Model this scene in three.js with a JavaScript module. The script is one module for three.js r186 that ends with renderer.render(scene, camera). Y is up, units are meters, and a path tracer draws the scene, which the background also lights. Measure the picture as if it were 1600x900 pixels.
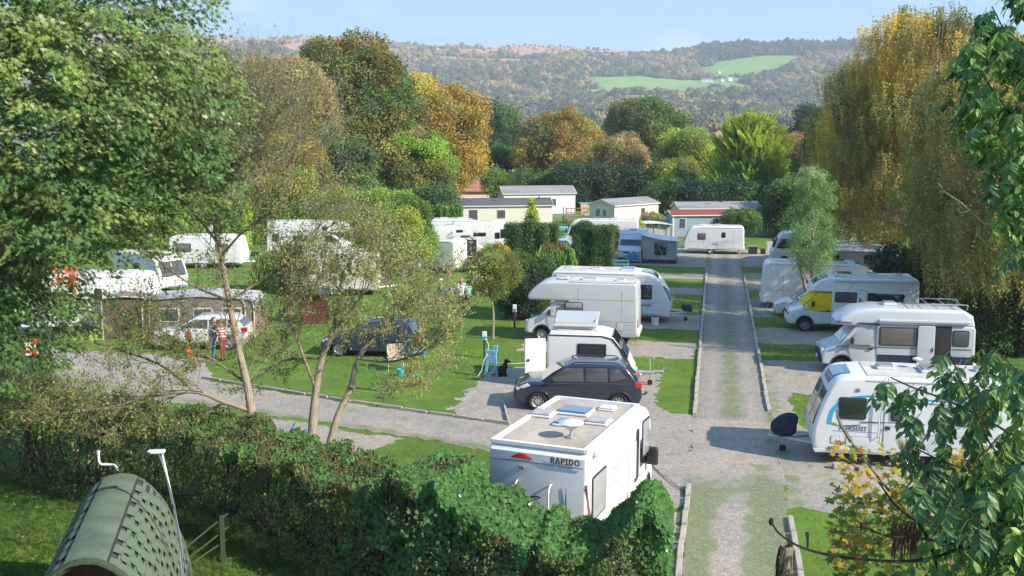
import * as THREE from 'three';
import { RoundedBoxGeometry } from 'three/addons/geometries/RoundedBoxGeometry.js';
import { mergeGeometries, mergeVertices, toCreasedNormals } from 'three/addons/utils/BufferGeometryUtils.js';
import { MarchingCubes } from 'three/addons/objects/MarchingCubes.js';
import { FontLoader } from 'three/addons/loaders/FontLoader.js';
import { TextGeometry } from 'three/addons/geometries/TextGeometry.js';
import { createNoise2D, createNoise3D } from 'simplex-noise';

// ---------- camera, sky, sun, exposure ----------
const scene = new THREE.Scene();
const EYE = 9.0, FOC = 1600, PITCH = Math.atan(232 / FOC);
const camera = new THREE.PerspectiveCamera(2 * Math.atan(450 / FOC) * 180 / Math.PI, 16 / 9, 0.1, 9000);
camera.position.set(0, EYE, 0);
camera.lookAt(0, EYE - Math.tan(PITCH) * 10, -10);
const renderer = new THREE.WebGLRenderer({ antialias: true });
renderer.toneMapping = THREE.LinearToneMapping;
renderer.toneMappingExposure = 1.95;
renderer.shadowMap.enabled = true;
const SUN = new THREE.Vector3(0.83, 0.64, 0.47).normalize();
const sun = new THREE.DirectionalLight(new THREE.Color().setRGB(1, 0.92, 0.79), 4.4);
sun.position.copy(SUN).multiplyScalar(200); sun.target.position.set(0, 0, -50);
sun.position.add(sun.target.position);
sun.castShadow = true; sun.shadow.mapSize.set(4096, 4096);
Object.assign(sun.shadow.camera, { left: -120, right: 120, top: 120, bottom: -120, near: 1, far: 500 });
scene.add(sun, sun.target);

function mulberry(seed) {
  let a = seed >>> 0;
  return () => { a = (a + 0x6d2b79f5) | 0; let t = Math.imul(a ^ (a >>> 15), 1 | a); t = (t + Math.imul(t ^ (t >>> 7), 61 | t)) ^ t; return ((t ^ (t >>> 14)) >>> 0) / 4294967296; };
}
const n2 = createNoise2D(mulberry(11)), n3 = createNoise3D(mulberry(12));
const fbm = (x, y, o = 4) => { let s = 0, a = 0.5; for (let i = 0; i < o; i++) { s += a * n2(x, y); x *= 2.03; y *= 2.03; a *= 0.5; } return s; };
const clamp = (x, a = 0, b = 1) => Math.min(b, Math.max(a, x));
const lerp = (a, b, t) => a + (b - a) * t;
const sstep = (a, b, x) => { const t = clamp((x - a) / (b - a)); return t * t * (3 - 2 * t); };

{ // sky: pale blue air with a few thin clouds, the same all round
  const W = 1024, H = 512, d = new Float32Array(W * H * 4);
  for (let j = 0; j < H; j++) for (let i = 0; i < W; i++) {
    const el = ((j + 0.5) / H - 0.5) * Math.PI, az = ((i + 0.5) / W - 0.5) * 2 * Math.PI;
    const x = Math.cos(az) * Math.cos(el), y = Math.sin(el), z = Math.sin(az) * Math.cos(el);
    const h = Math.pow(clamp(1 - Math.max(y, 0)), 3.2);
    const k = Math.max(0, x * SUN.x + y * SUN.y + z * SUN.z), glow = 0.12 * k ** 4 + 0.35 * k ** 24;
    const c = [lerp(0.11, 0.285, h), lerp(0.25, 0.445, h), lerp(0.49, 0.63, h)];
    const q = 1 / (Math.max(y, 0) + 0.12), cl = sstep(0.22, 0.75, fbm(x * q * 1.3 + 3.1, z * q * 1.3 + 7.7, 5) + 0.5 * fbm(x * q * 0.5, z * q * 0.5, 2)) * 0.4;
    const o = (j * W + i) * 4;
    for (let m = 0; m < 3; m++) { const v = c[m] + glow * [1, 0.95, 0.85][m]; d[o + m] = lerp(v, [0.66, 0.64, 0.65][m], y > 0 ? cl : 0); }
    d[o + 3] = 1;
  }
  const t = new THREE.DataTexture(d, W, H, THREE.RGBAFormat, THREE.FloatType);
  t.mapping = THREE.EquirectangularReflectionMapping; t.magFilter = THREE.LinearFilter; t.needsUpdate = true;
  scene.background = t; scene.environment = t;
}
scene.fog = new THREE.FogExp2(new THREE.Color().setRGB(0.84, 0.92, 1.0), 0.00023);

// ---------- helpers ----------
const P3 = (x, y, z) => new THREE.Vector3(x, y, z);
const DEG = Math.PI / 180;
const RO = [4.5, -21.5], RR = [0.196, -0.981], RN = [0.981, 0.196];           // the track: origin, along it, across it to the right
const ST = (s, t) => [RO[0] + s * RR[0] + t * RN[0], RO[1] + s * RR[1] + t * RN[1]];
const toST = (x, z) => { const a = x - RO[0], b = z - RO[1]; return [a * RR[0] + b * RR[1], a * RN[0] + b * RN[1]]; };
const TRACK = Math.atan2(0.981, 0.196);                                        // heading of the track away from the camera (rotation.y of a thing whose front is +x)
const used = {};
const numbered = (n) => { const k = used[n] = (used[n] ?? -1) + 1; return k ? n + '_' + String(k).padStart(3, '0') : n; };
function tag(o, label, category, group) { o.userData.label = label; if (category) o.userData.category = category; if (group) o.userData.group = group; return o; }
function thing(name, label, category, x, z, turn = 0, group, y = 0) {
  const o = new THREE.Group(); o.name = numbered(name); o.position.set(x, y, z); o.rotation.y = turn; scene.add(o);
  return tag(o, label, category, group);
}
function clean(g) {
  if (g.index) g = g.toNonIndexed();
  for (const k of Object.keys(g.attributes)) if (!['position', 'normal', 'uv', 'color'].includes(k)) g.deleteAttribute(k);
  if (!g.attributes.normal) g.computeVertexNormals();
  if (!g.attributes.uv) g.setAttribute('uv', new THREE.Float32BufferAttribute(new Float32Array(g.attributes.position.count * 2), 2));
  g.morphAttributes = {}; g.groups = []; return g;
}
const join = (gs) => { gs = [].concat(gs).filter(Boolean).map(clean); return gs.length === 1 ? gs[0] : mergeGeometries(gs); };
function part(name, gs, m, parent, label) {
  const o = new THREE.Mesh(Array.isArray(gs) ? join(gs) : gs, m); o.name = parent ? name : numbered(name);
  o.castShadow = o.receiveShadow = true; (parent || scene).add(o); if (label) o.userData.label = label; return o;
}
function structure(name, gs, m) { const o = part(name, gs, m); o.userData.kind = 'structure'; return o; }
function copy(src, label, x, z, turn, y = 0) {
  const c = src.clone(); c.name = numbered(src.name.replace(/_\d+$/, '')); c.userData = { ...src.userData }; if (label) c.userData.label = label;
  c.position.set(x, y, z); c.rotation.y = turn; scene.add(c); return c;
}
const TR = (g, x = 0, y = 0, z = 0) => g.translate(x, y, z);
const box = (w, h, d, x = 0, y = 0, z = 0) => new THREE.BoxGeometry(w, h, d).translate(x, y, z);
const rbox = (w, h, d, x = 0, y = 0, z = 0, r = 0.02, s = 2) => new RoundedBoxGeometry(w, h, d, s, Math.min(r, w / 2.01, h / 2.01, d / 2.01)).translate(x, y, z);
const cyl = (r, h, x = 0, y = 0, z = 0, n = 14, r2) => new THREE.CylinderGeometry(r2 ?? r, r, h, n).translate(x, y, z);
const zcyl = (r, h, x = 0, y = 0, z = 0, n = 18) => new THREE.CylinderGeometry(r, r, h, n).rotateX(Math.PI / 2).translate(x, y, z);
const tube = (pts, r, n = 6, seg) => new THREE.TubeGeometry(new THREE.CatmullRomCurve3(pts.map((p) => p.isVector3 ? p : P3(...p)), false, 'catmullrom', 0.3), seg ?? pts.length * 5, r, n);
const bar = (a, b, r = 0.02, n = 6) => { const A = P3(...a), B = P3(...b), l = A.distanceTo(B); return new THREE.CylinderGeometry(r, r, l, n).applyQuaternion(new THREE.Quaternion().setFromUnitVectors(P3(0, 1, 0), B.clone().sub(A).normalize())).translate((A.x + B.x) / 2, (A.y + B.y) / 2, (A.z + B.z) / 2); };
const beam = (a, b, w, h) => { const A = P3(...a), B = P3(...b), l = A.distanceTo(B); return new THREE.BoxGeometry(w, l, h).applyQuaternion(new THREE.Quaternion().setFromUnitVectors(P3(0, 1, 0), B.clone().sub(A).normalize())).translate((A.x + B.x) / 2, (A.y + B.y) / 2, (A.z + B.z) / 2); };
function prism(pts, width, bevel = 0.04, z = 0, crease = 0.7, segs = 3) {                    // a side outline in x, y drawn out across z
  const sh = new THREE.Shape(pts.map((p) => new THREE.Vector2(p[0], p[1])));
  const b = Math.min(bevel, width / 2.2);
  const g = b > 0 ? new THREE.ExtrudeGeometry(sh, { depth: width - 2 * b, bevelEnabled: true, bevelThickness: b, bevelSize: b, bevelOffset: -b, bevelSegments: segs, steps: 1 }).translate(0, 0, -width / 2 + b + z)
    : new THREE.ExtrudeGeometry(sh, { depth: width, bevelEnabled: false }).translate(0, 0, -width / 2 + z);
  return toCreasedNormals(clean(g), crease);
}
function arch(cx, r, y, n = 12) { const a = []; const y0 = Math.acos(clamp((y - r * 0.95) / r, -1, 1)); for (let i = 0; i <= n; i++) { const q = Math.PI - i / n * Math.PI; a.push([cx + r * Math.cos(q), y + Math.max(0, r * 1.02 * Math.sin(q))]); } return a; }
const rrect = (x, y, w, h, r = 0.06, n = 4) => { const p = []; r = Math.min(r, w / 2.1, h / 2.1); for (const [cx, cy, a0] of [[x + w / 2 - r, y + h / 2 - r, 0], [x - w / 2 + r, y + h / 2 - r, 90], [x - w / 2 + r, y - h / 2 + r, 180], [x + w / 2 - r, y - h / 2 + r, 270]]) for (let i = 0; i <= n; i++) { const a = (a0 + 90 * i / n) * DEG; p.push([cx + r * Math.cos(a), cy + r * Math.sin(a)]); } return p; };
function strap(pts, width, th = 0.015, lift = 0.002, bevel = 0) {                      // a sheet lying on an outline (left of its direction is outside)
  const nrm = pts.map((p, i) => { const a = pts[Math.max(0, i - 1)], b = pts[Math.min(pts.length - 1, i + 1)], l = Math.hypot(b[0] - a[0], b[1] - a[1]); return [-(b[1] - a[1]) / l, (b[0] - a[0]) / l]; });
  const up = pts.map((p, i) => [p[0] + nrm[i][0] * (lift + th), p[1] + nrm[i][1] * (lift + th)]), dn = pts.map((p, i) => [p[0] + nrm[i][0] * (lift - 0.01), p[1] + nrm[i][1] * (lift - 0.01)]).reverse();
  return prism([...up, ...dn], width, bevel);
}
const smooth = (pts, k = 3) => new THREE.CatmullRomCurve3(pts.map((p) => P3(p[0], p[1], 0)), false, 'centripetal').getPoints((pts.length - 1) * k).map((v) => [v.x, v.y]);
function warp(g, f) { const p = g.attributes.position, v = P3(0, 0, 0); for (let i = 0; i < p.count; i++) { v.fromBufferAttribute(p, i); f(v); p.setXYZ(i, v.x, v.y, v.z); } p.needsUpdate = true; return g; }
function limb(pts, r0, r1, sides = 7) {                                               // a tapered branch
  const n = pts.length, pos = [], uv = [], idx = []; let len = 0, ref = P3(0.3, 0.1, 0.95);
  for (let i = 0; i < n; i++) {
    const d = pts[Math.min(n - 1, i + 1)].clone().sub(pts[Math.max(0, i - 1)]).normalize(), r = lerp(r0, r1, i / (n - 1));
    if (Math.abs(d.dot(ref)) > 0.95) ref = P3(0.9, 0.2, 0.1);
    const a = ref.clone().cross(d).normalize(), b = d.clone().cross(a); if (i) len += pts[i].distanceTo(pts[i - 1]);
    for (let k = 0; k <= sides; k++) { const q = k / sides * 2 * Math.PI, w = r; pos.push(pts[i].x + (a.x * Math.cos(q) + b.x * Math.sin(q)) * w, pts[i].y + (a.y * Math.cos(q) + b.y * Math.sin(q)) * w, pts[i].z + (a.z * Math.cos(q) + b.z * Math.sin(q)) * w); uv.push(k / sides, len); }
  }
  for (let i = 0; i < n - 1; i++) for (let k = 0; k < sides; k++) { const a = i * (sides + 1) + k, b = a + sides + 1; idx.push(a, a + 1, b, a + 1, b + 1, b); }
  const g = new THREE.BufferGeometry(); g.setAttribute('position', new THREE.Float32BufferAttribute(pos, 3)); g.setAttribute('uv', new THREE.Float32BufferAttribute(uv, 2)); g.setIndex(idx); g.computeVertexNormals(); return clean(g);
}
function tris(list) { const g = new THREE.BufferGeometry(); g.setAttribute('position', new THREE.Float32BufferAttribute(list, 3)); g.computeVertexNormals(); return clean(g); }
const _m = new THREE.Matrix4(), _q = new THREE.Quaternion(), _e = new THREE.Euler(), _c = new THREE.Color();
function scatter(name, geo, m, list, parent, kind) {                                   // list of { p, e (Euler) or q, s (number or Vector3), c }
  const o = new THREE.InstancedMesh(geo, m, list.length); o.name = parent ? name : numbered(name); o.castShadow = o.receiveShadow = true;
  list.forEach((l, i) => {
    const q = l.q || _q.setFromEuler(_e.set(...(l.e || [0, 0, 0])));
    o.setMatrixAt(i, _m.compose(l.p, q, l.s?.isVector3 ? l.s : P3(1, 1, 1).multiplyScalar(l.s ?? 1)));
    o.setColorAt(i, _c.setRGB(...(l.c || [1, 1, 1])));
  });
  if (kind) o.userData.kind = kind; (parent || scene).add(o); return o;
}
const jig = (c, r, a = 0.2, hue = 0.08) => { const k = 1 + (r() - 0.5) * 2 * a; return [c[0] * k * (1 + (r() - 0.5) * 2 * hue), c[1] * k * (1 + (r() - 0.5) * hue), c[2] * k * (1 + (r() - 0.5) * 2 * hue)]; };

// ---------- textures and materials ----------
function dataTex(w, h, f, srgb = true, rep) {
  const d = new Uint8Array(w * h * 4);
  for (let j = 0; j < h; j++) for (let i = 0; i < w; i++) { const c = f(i, j), o = (j * w + i) * 4; for (let k = 0; k < 3; k++) { const v = clamp(Array.isArray(c) ? c[k] : c); d[o + k] = 255 * (srgb ? (v <= 0.0031308 ? v * 12.92 : 1.055 * v ** (1 / 2.4) - 0.055) : v); } d[o + 3] = 255; }
  const t = new THREE.DataTexture(d, w, h); t.wrapS = t.wrapT = THREE.RepeatWrapping; t.magFilter = THREE.LinearFilter; if (srgb) t.colorSpace = THREE.SRGBColorSpace; if (rep) t.repeat.set(...rep); t.needsUpdate = true; return t;
}
// tiling noise: a torus walk would be slow, so blend the four wrapped corners
function tileNoise(N, scale, oct, seed) {
  const a = new Float32Array(N * N);
  for (let j = 0; j < N; j++) for (let i = 0; i < N; i++) { const u = i / N, v = j / N, f = (x, y) => fbm(x * scale + seed, y * scale + seed * 1.7, oct); a[j * N + i] = f(u, v) * (1 - u) * (1 - v) + f(u - 1, v) * u * (1 - v) + f(u, v - 1) * (1 - u) * v + f(u - 1, v - 1) * u * v; }
  return a;
}
const rt = mulberry(77);
const M = {};
const mk = (name, c, rough = 0.6, o = {}) => { const m = new (o.phys ? THREE.MeshPhysicalMaterial : THREE.MeshStandardMaterial)({ name, roughness: rough, side: THREE.DoubleSide }); if (typeof c === 'string') m.color.set(c); else m.color.setRGB(...c); delete o.phys; Object.assign(m, o); M[name] = m; return m; };
{
  const N = 512, a = tileNoise(N, 3, 4, 3.3), b = tileNoise(N, 24, 2, 9.1), st = tileNoise(N, 10, 3, 5.7);
  // worn paint: rain streaks, chalky patches
  const grime = dataTex(N, N, (i, j) => { const k = 1 - 0.05 * Math.max(0, a[j * N + i] * 2) - 0.05 * Math.max(0, st[((j >> 3) % N) * N + i]) - 0.02 * b[j * N + i]; return [k, k * 0.995, k * 0.98]; }, true, [0.25, 0.25]);
  const roof = dataTex(N, N, (i, j) => { const k = clamp(0.85 + a[j * N + i] * 0.5 + b[j * N + i] * 0.18); return [k, k * 0.98, k * 0.95]; }, true, [0.3, 0.3]);
  const rgh = dataTex(N, N, (i, j) => clamp(0.42 + a[j * N + i] * 0.25 + b[j * N + i] * 0.15), false, [0.25, 0.25]);
  mk('white_paint', [0.68, 0.68, 0.68], 1, { map: grime, roughnessMap: rgh });
  mk('cream_paint', [0.58, 0.54, 0.47], 1, { map: grime, roughnessMap: rgh });
  mk('silver_paint', [0.45, 0.465, 0.49], 1, { map: grime, roughnessMap: rgh });
  mk('grey_panel', [0.34, 0.35, 0.365], 1, { map: grime, roughnessMap: rgh });
  mk('roof_white', [0.55, 0.54, 0.51], 0.8, { map: roof });
  mk('roof_beige', [0.46, 0.40, 0.34], 0.9, { map: roof });
  mk('canvas_grey', [0.40, 0.40, 0.41], 0.95, { map: roof });
  mk('canvas_brown', [0.13, 0.095, 0.075], 0.95, { map: roof });
  mk('canvas_taupe', [0.24, 0.20, 0.17], 0.95, { map: roof });
  mk('concrete', [0.42, 0.39, 0.35], 0.95, { map: roof, bumpMap: dataTex(N, N, (i, j) => clamp(0.5 + b[j * N + i] * 0.6), false, [1.5, 1.5]), bumpScale: 0.006 });
  mk('bark', [0.30, 0.25, 0.185], 0.95, { map: dataTex(256, 256, (i, j) => { const k = clamp(0.75 + 0.6 * st[(j >> 1) * N + (i * 2) % N] + 0.3 * b[j * N + i]); return [k, k * 0.98, k * 0.94]; }, true, [2, 0.7]), bumpMap: dataTex(256, 256, (i, j) => clamp(0.5 + st[(j >> 1) * N + (i * 2) % N] * 0.9), false, [2, 0.7]), bumpScale: 0.02 });
  M.bark_pale = M.bark.clone(); M.bark_pale.name = 'bark_pale'; M.bark_pale.color.setRGB(0.44, 0.37, 0.28);
  M.bark_dark = M.bark.clone(); M.bark_dark.name = 'bark_dark'; M.bark_dark.color.setRGB(0.07, 0.055, 0.04);
  M.bark_birch = M.bark.clone(); M.bark_birch.name = 'bark_birch'; M.bark_birch.color.setRGB(0.55, 0.53, 0.48);
  const wood = dataTex(256, 256, (i, j) => { const k = clamp(0.8 + 0.5 * st[(i * 2 % N) * N + (j >> 2)] + 0.15 * b[j * N + i]); return [k, k * 0.96, k * 0.9]; }, true, [1, 1]);
  mk('timber', [0.30, 0.22, 0.14], 0.85, { map: wood });
  mk('timber_red', [0.13, 0.035, 0.025], 0.85, { map: wood });
  mk('timber_green', [0.05, 0.075, 0.032], 0.85, { map: wood });
  mk('timber_blue', [0.20, 0.50, 0.78], 0.7, { map: wood });
  mk('timber_teal', [0.16, 0.42, 0.48], 0.7, { map: wood });
}
mk('glass_dark', [0.018, 0.02, 0.024], 0.08, { phys: true, clearcoat: 1, clearcoatRoughness: 0.04 });
mk('glass_mid', [0.07, 0.075, 0.085], 0.1, { phys: true, clearcoat: 1, clearcoatRoughness: 0.05 });
mk('glass_blind', [0.34, 0.35, 0.36], 0.25, { phys: true, clearcoat: 0.8, clearcoatRoughness: 0.1 });
mk('glass_roof', [0.06, 0.14, 0.26], 0.12, { phys: true, clearcoat: 1 });
mk('glass_brown', [0.13, 0.11, 0.10], 0.15, { phys: true, clearcoat: 0.8 });
mk('rubber', [0.018, 0.018, 0.018], 0.8);
mk('trim_dark', [0.03, 0.03, 0.034], 0.5);
mk('trim_grey', [0.20, 0.20, 0.21], 0.5);
mk('alloy', [0.55, 0.56, 0.58], 0.35, { metalness: 0.7 });
mk('steel', [0.45, 0.46, 0.47], 0.5, { metalness: 0.6 });
mk('navy_paint', [0.016, 0.021, 0.038], 0.3, { phys: true, clearcoat: 1, clearcoatRoughness: 0.05 });
mk('black_paint', [0.012, 0.013, 0.016], 0.3, { phys: true, clearcoat: 1 });
mk('blue_paint', [0.018, 0.03, 0.075], 0.35, { phys: true, clearcoat: 1 });
mk('pale_blue_paint', [0.26, 0.46, 0.62], 0.4, { phys: true, clearcoat: 0.7 });
mk('car_white', [0.60, 0.61, 0.62], 0.3, { phys: true, clearcoat: 1 });
mk('car_silver', [0.52, 0.535, 0.56], 0.4, { phys: true, clearcoat: 0.6 });
mk('red_lens', [0.45, 0.012, 0.01], 0.2, { phys: true, clearcoat: 1 });
mk('orange_lens', [0.7, 0.22, 0.02], 0.2, { phys: true, clearcoat: 1 });
mk('clear_lens', [0.6, 0.62, 0.65], 0.08, { phys: true, clearcoat: 1, metalness: 0.3 });
mk('plate_yellow', [0.75, 0.55, 0.02], 0.4); mk('plate_white', [0.75, 0.75, 0.72], 0.4);
mk('stripe_blue', [0.02, 0.17, 0.48], 0.35); mk('stripe_cyan', [0.03, 0.36, 0.62], 0.35); mk('stripe_grey', [0.13, 0.14, 0.16], 0.4); mk('stripe_gold', [0.42, 0.40, 0.16], 0.4); mk('stripe_red', [0.40, 0.02, 0.02], 0.4);
mk('screen_foil', [0.55, 0.57, 0.62], 0.35, { metalness: 0.35, bumpMap: dataTex(256, 256, (i, j) => clamp(0.5 + 0.45 * n2(i / 14, j / 9) + 0.2 * n2(i / 5, j / 5)), false, [1.6, 1.6]), bumpScale: 0.03 });
mk('yellow_cloth', [0.80, 0.56, 0.01], 0.8, { bumpMap: dataTex(128, 128, (i, j) => clamp(0.5 + 0.4 * n2(i / 30, j / 12)), false, [1, 1]), bumpScale: 0.05 });
mk('blue_plastic', [0.06, 0.24, 0.62], 0.4); mk('teal_plastic', [0.02, 0.42, 0.52], 0.4); mk('white_plastic', [0.60, 0.60, 0.60], 0.4); mk('orange_plastic', [0.72, 0.12, 0.02], 0.5); mk('green_metal', [0.05, 0.105, 0.055], 0.6, { map: M.roof_beige.map }); mk('navy_cloth', [0.014, 0.02, 0.045], 0.85); mk('beige_cloth', [0.50, 0.40, 0.28], 0.9);
mk('roof_tile_red', [0.30, 0.13, 0.09], 0.9); mk('roof_felt_grey', [0.25, 0.26, 0.27], 0.9, { map: M.roof_beige.map }); mk('roof_felt_dark', [0.10, 0.10, 0.11], 0.85, { map: M.roof_beige.map }); mk('roof_red', [0.26, 0.055, 0.045], 0.85, { map: M.roof_beige.map });
mk('clad_blue', [0.24, 0.31, 0.35], 0.8, { map: M.white_paint.map }); mk('render_pink', [0.66, 0.52, 0.45], 0.9, { map: M.white_paint.map });
mk('fur_black', [0.009, 0.009, 0.010], 0.75);
mk('body_colours', [1, 1, 1], 0.8, { vertexColors: true });
const leaf = (name, c = [1, 1, 1], tr = 0.35, rough = 0.75) => mk(name, c, rough, { phys: true, transmission: tr, thickness: 0, specularIntensity: 0.5 });
leaf('leaf', [1, 1, 1], 0.5); leaf('leaf_thick', [1, 1, 1], 0.25, 0.45); leaf('needle', [1, 1, 1], 0.2); leaf('grass_blade', [1, 1, 1], 0.35);

// ---------- ground ----------
const inFan = (x, z, a, b, c, d) => { const D = -z, k = x / D; return D > c && D < d && k > a && k < b; };
function hillHeight(x, z) {
  const D = -z; if (D < 140) return 0;
  const K = [[140, 0], [420, -3], [760, 3], [1050, 19], [1280, 33], [1500, 58], [1800, 101], [2100, 158], [2400, 216], [2620, 243], [2800, 252], [4200, 246], [9000, 230]];
  let h = 250; for (let i = 0; i < K.length - 1; i++) if (D >= K[i][0] && D <= K[i + 1][0]) { const t = (D - K[i][0]) / (K[i + 1][0] - K[i][0]); h = lerp(K[i][1], K[i + 1][1], t); break; }
  const k = sstep(900, 1900, D);
  h += k * (14 * n2(x / 520 + 3, D / 600) + 5 * n2(x / 170, D / 210));
  h += sstep(1500, 2500, D) * (18 * sstep(-200, -900, x) - 8 * Math.exp(-(((x - 330) / 330) ** 2)));
  h += 24 * Math.exp(-(((x - 640) / 300) ** 2) - (((D - 2080) / 190) ** 2)) - 26 * Math.exp(-(((x - 560) / 380) ** 2) - (((D - 2650) / 260) ** 2));
  h += sstep(120, 500, Math.abs(x)) * 4 * sstep(200, 500, D);
  return h * 1.0;
}
// what covers the far slopes, by bearing and distance
function cover(x, z) {
  const D = -z, k = x / D, w = 0.012 * n2(x / 120, D / 160), e = 45 * n2(x / 150 + 9, D / 200);
  const d = D + e, q = k + w;
  if (d > 1530 && d < 1905 && q > 0.076 && q < 0.235 - (d - 1640) * 0.00005) return d < 1660 && q < 0.14 ? 'plough' : 'field';
  if (d > 1900 && d < 2100 && q > 0.185 && q < 0.272) return 'field';
  if (d > 1480 && d < 1560 && q > 0.2 && q < 0.26) return 'plough';
  if (d > 1150 && d < 1230 && q > 0.145 && q < 0.2) return 'field';
  if (D > 2140 && q < 0.16) { const v = fbm(x / 190, D / 110, 3) + 0.12 + 0.2 * sstep(2200, 2600, D); if (v > -0.1) return v > 0.3 ? 'heath' : 'bracken'; }
  if (D > 2480 && q < 0.13) return 'heath';
  if (d > 1880 && d < 2010 && q > -0.1 && q < 0.05 && fbm(x / 100 + 5, D / 60, 2) > 0.12) return 'pasture';
  return 'wood';
}
{
  const xs = [], zs = [];
  for (let i = -64; i <= 64; i++) xs.push(Math.sign(i) * (Math.abs(i) * 7 + Math.abs(i) ** 2 * 0.55));
  for (let d = 136; d < 1000; d += 24) zs.push(-d); for (let d = 1000; d < 3000; d += 14) zs.push(-d); for (let d = 3000; d <= 8000; d += 500) zs.push(-d);
  const pos = [], col = [], uv = [], idx = [], tint = { field: [0.15, 0.28, 0.06], pasture: [0.24, 0.25, 0.10], plough: [0.27, 0.15, 0.10], bracken: [0.44, 0.18, 0.11], heath: [0.32, 0.20, 0.14], wood: [0.085, 0.095, 0.045] };
  zs.forEach((z) => xs.forEach((x0) => { const x = x0 * (1 + Math.max(0, -z - 600) / 1500); pos.push(x, hillHeight(x, z) - (z > -150 ? 0.06 : 0), z); const k = -z < 600 ? 'wood' : cover(x, z), c = tint[k], j = 1 + 0.35 * fbm(x / 40, z / 40, 3); col.push(c[0] * j, c[1] * j, c[2] * j); uv.push(x / 30, z / 30); }));
  const W = xs.length; for (let j = 0; j < zs.length - 1; j++) for (let i = 0; i < W - 1; i++) { const a = j * W + i, b = a + W; idx.push(a, a + 1, b, a + 1, b + 1, b); }
  const g = new THREE.BufferGeometry(); g.setAttribute('position', new THREE.Float32BufferAttribute(pos, 3)); g.setAttribute('color', new THREE.Float32BufferAttribute(col, 3)); g.setAttribute('uv', new THREE.Float32BufferAttribute(uv, 2)); g.setIndex(idx); g.computeVertexNormals();
  structure('hills', g, mk('hill_cover', [1, 1, 1], 0.95, { vertexColors: true }));
}
{ // the lawn: one sheet under the whole site
  const N = 1024, a = tileNoise(N, 5, 4, 21.3), b = tileNoise(N, 60, 2, 31.7);
  const tex = dataTex(N, N, (i, j) => { const o = j * N + i, r = rt(), k = 1 + 0.55 * b[o] + 0.35 * a[o] + (r - 0.5) * 0.5; const y = clamp(a[((j + 300) % N) * N + i] * 1.2); return [0.112 * k + 0.06 * y, 0.212 * k + 0.04 * y, 0.012 * k]; }, true, [1 / 5, 1 / 5]);
  mk('lawn_grass', [1, 1, 1], 0.95, { map: tex, vertexColors: true, bumpMap: dataTex(512, 512, (i, j) => clamp(0.5 + b[(j * 2) * N + i * 2] * 0.6 + (rt() - 0.5) * 0.5), false, [1 / 2.2, 1 / 2.2]), bumpScale: 0.05 });
  const X0 = -90, X1 = 90, Z0 = 40, Z1 = -140, S = 0.8, nx = Math.round((X1 - X0) / S), nz = Math.round((Z0 - Z1) / S), pos = [], col = [], uv = [], idx = [];
  for (let j = 0; j <= nz; j++) for (let i = 0; i <= nx; i++) {
    const x = X0 + (X1 - X0) * i / nx, z = Z0 + (Z1 - Z0) * j / nz, [s, t] = toST(x, z);
    let k = 1 + 0.28 * fbm(x / 6, z / 6, 3) + 0.14 * n2(x / 1.4, z / 1.4); const dry = sstep(0.1, 0.5, fbm(x / 4 + 50, z / 4, 3)) * 0.5;
    const stripe = 0.05 * Math.sign(Math.sin(s * 3.2)) * (Math.abs(t) < 16 ? 1 : 0); k += stripe;
    pos.push(x, 0, z); col.push(k * (1 + 0.5 * dry), k * (1 + 0.08 * dry), k); uv.push(x, z);
  }
  for (let j = 0; j < nz; j++) for (let i = 0; i < nx; i++) { const p = j * (nx + 1) + i, q = p + nx + 1; idx.push(p, p + 1, q, p + 1, q + 1, q); }
  const g = new THREE.BufferGeometry(); g.setAttribute('position', new THREE.Float32BufferAttribute(pos, 3)); g.setAttribute('color', new THREE.Float32BufferAttribute(col, 3)); g.setAttribute('uv', new THREE.Float32BufferAttribute(uv, 2)); g.setIndex(idx); g.computeVertexNormals();
  structure('lawn', g, M.lawn_grass);
}
const S0 = -9, S1 = 66, T0 = -34, T1 = 14;
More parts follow.
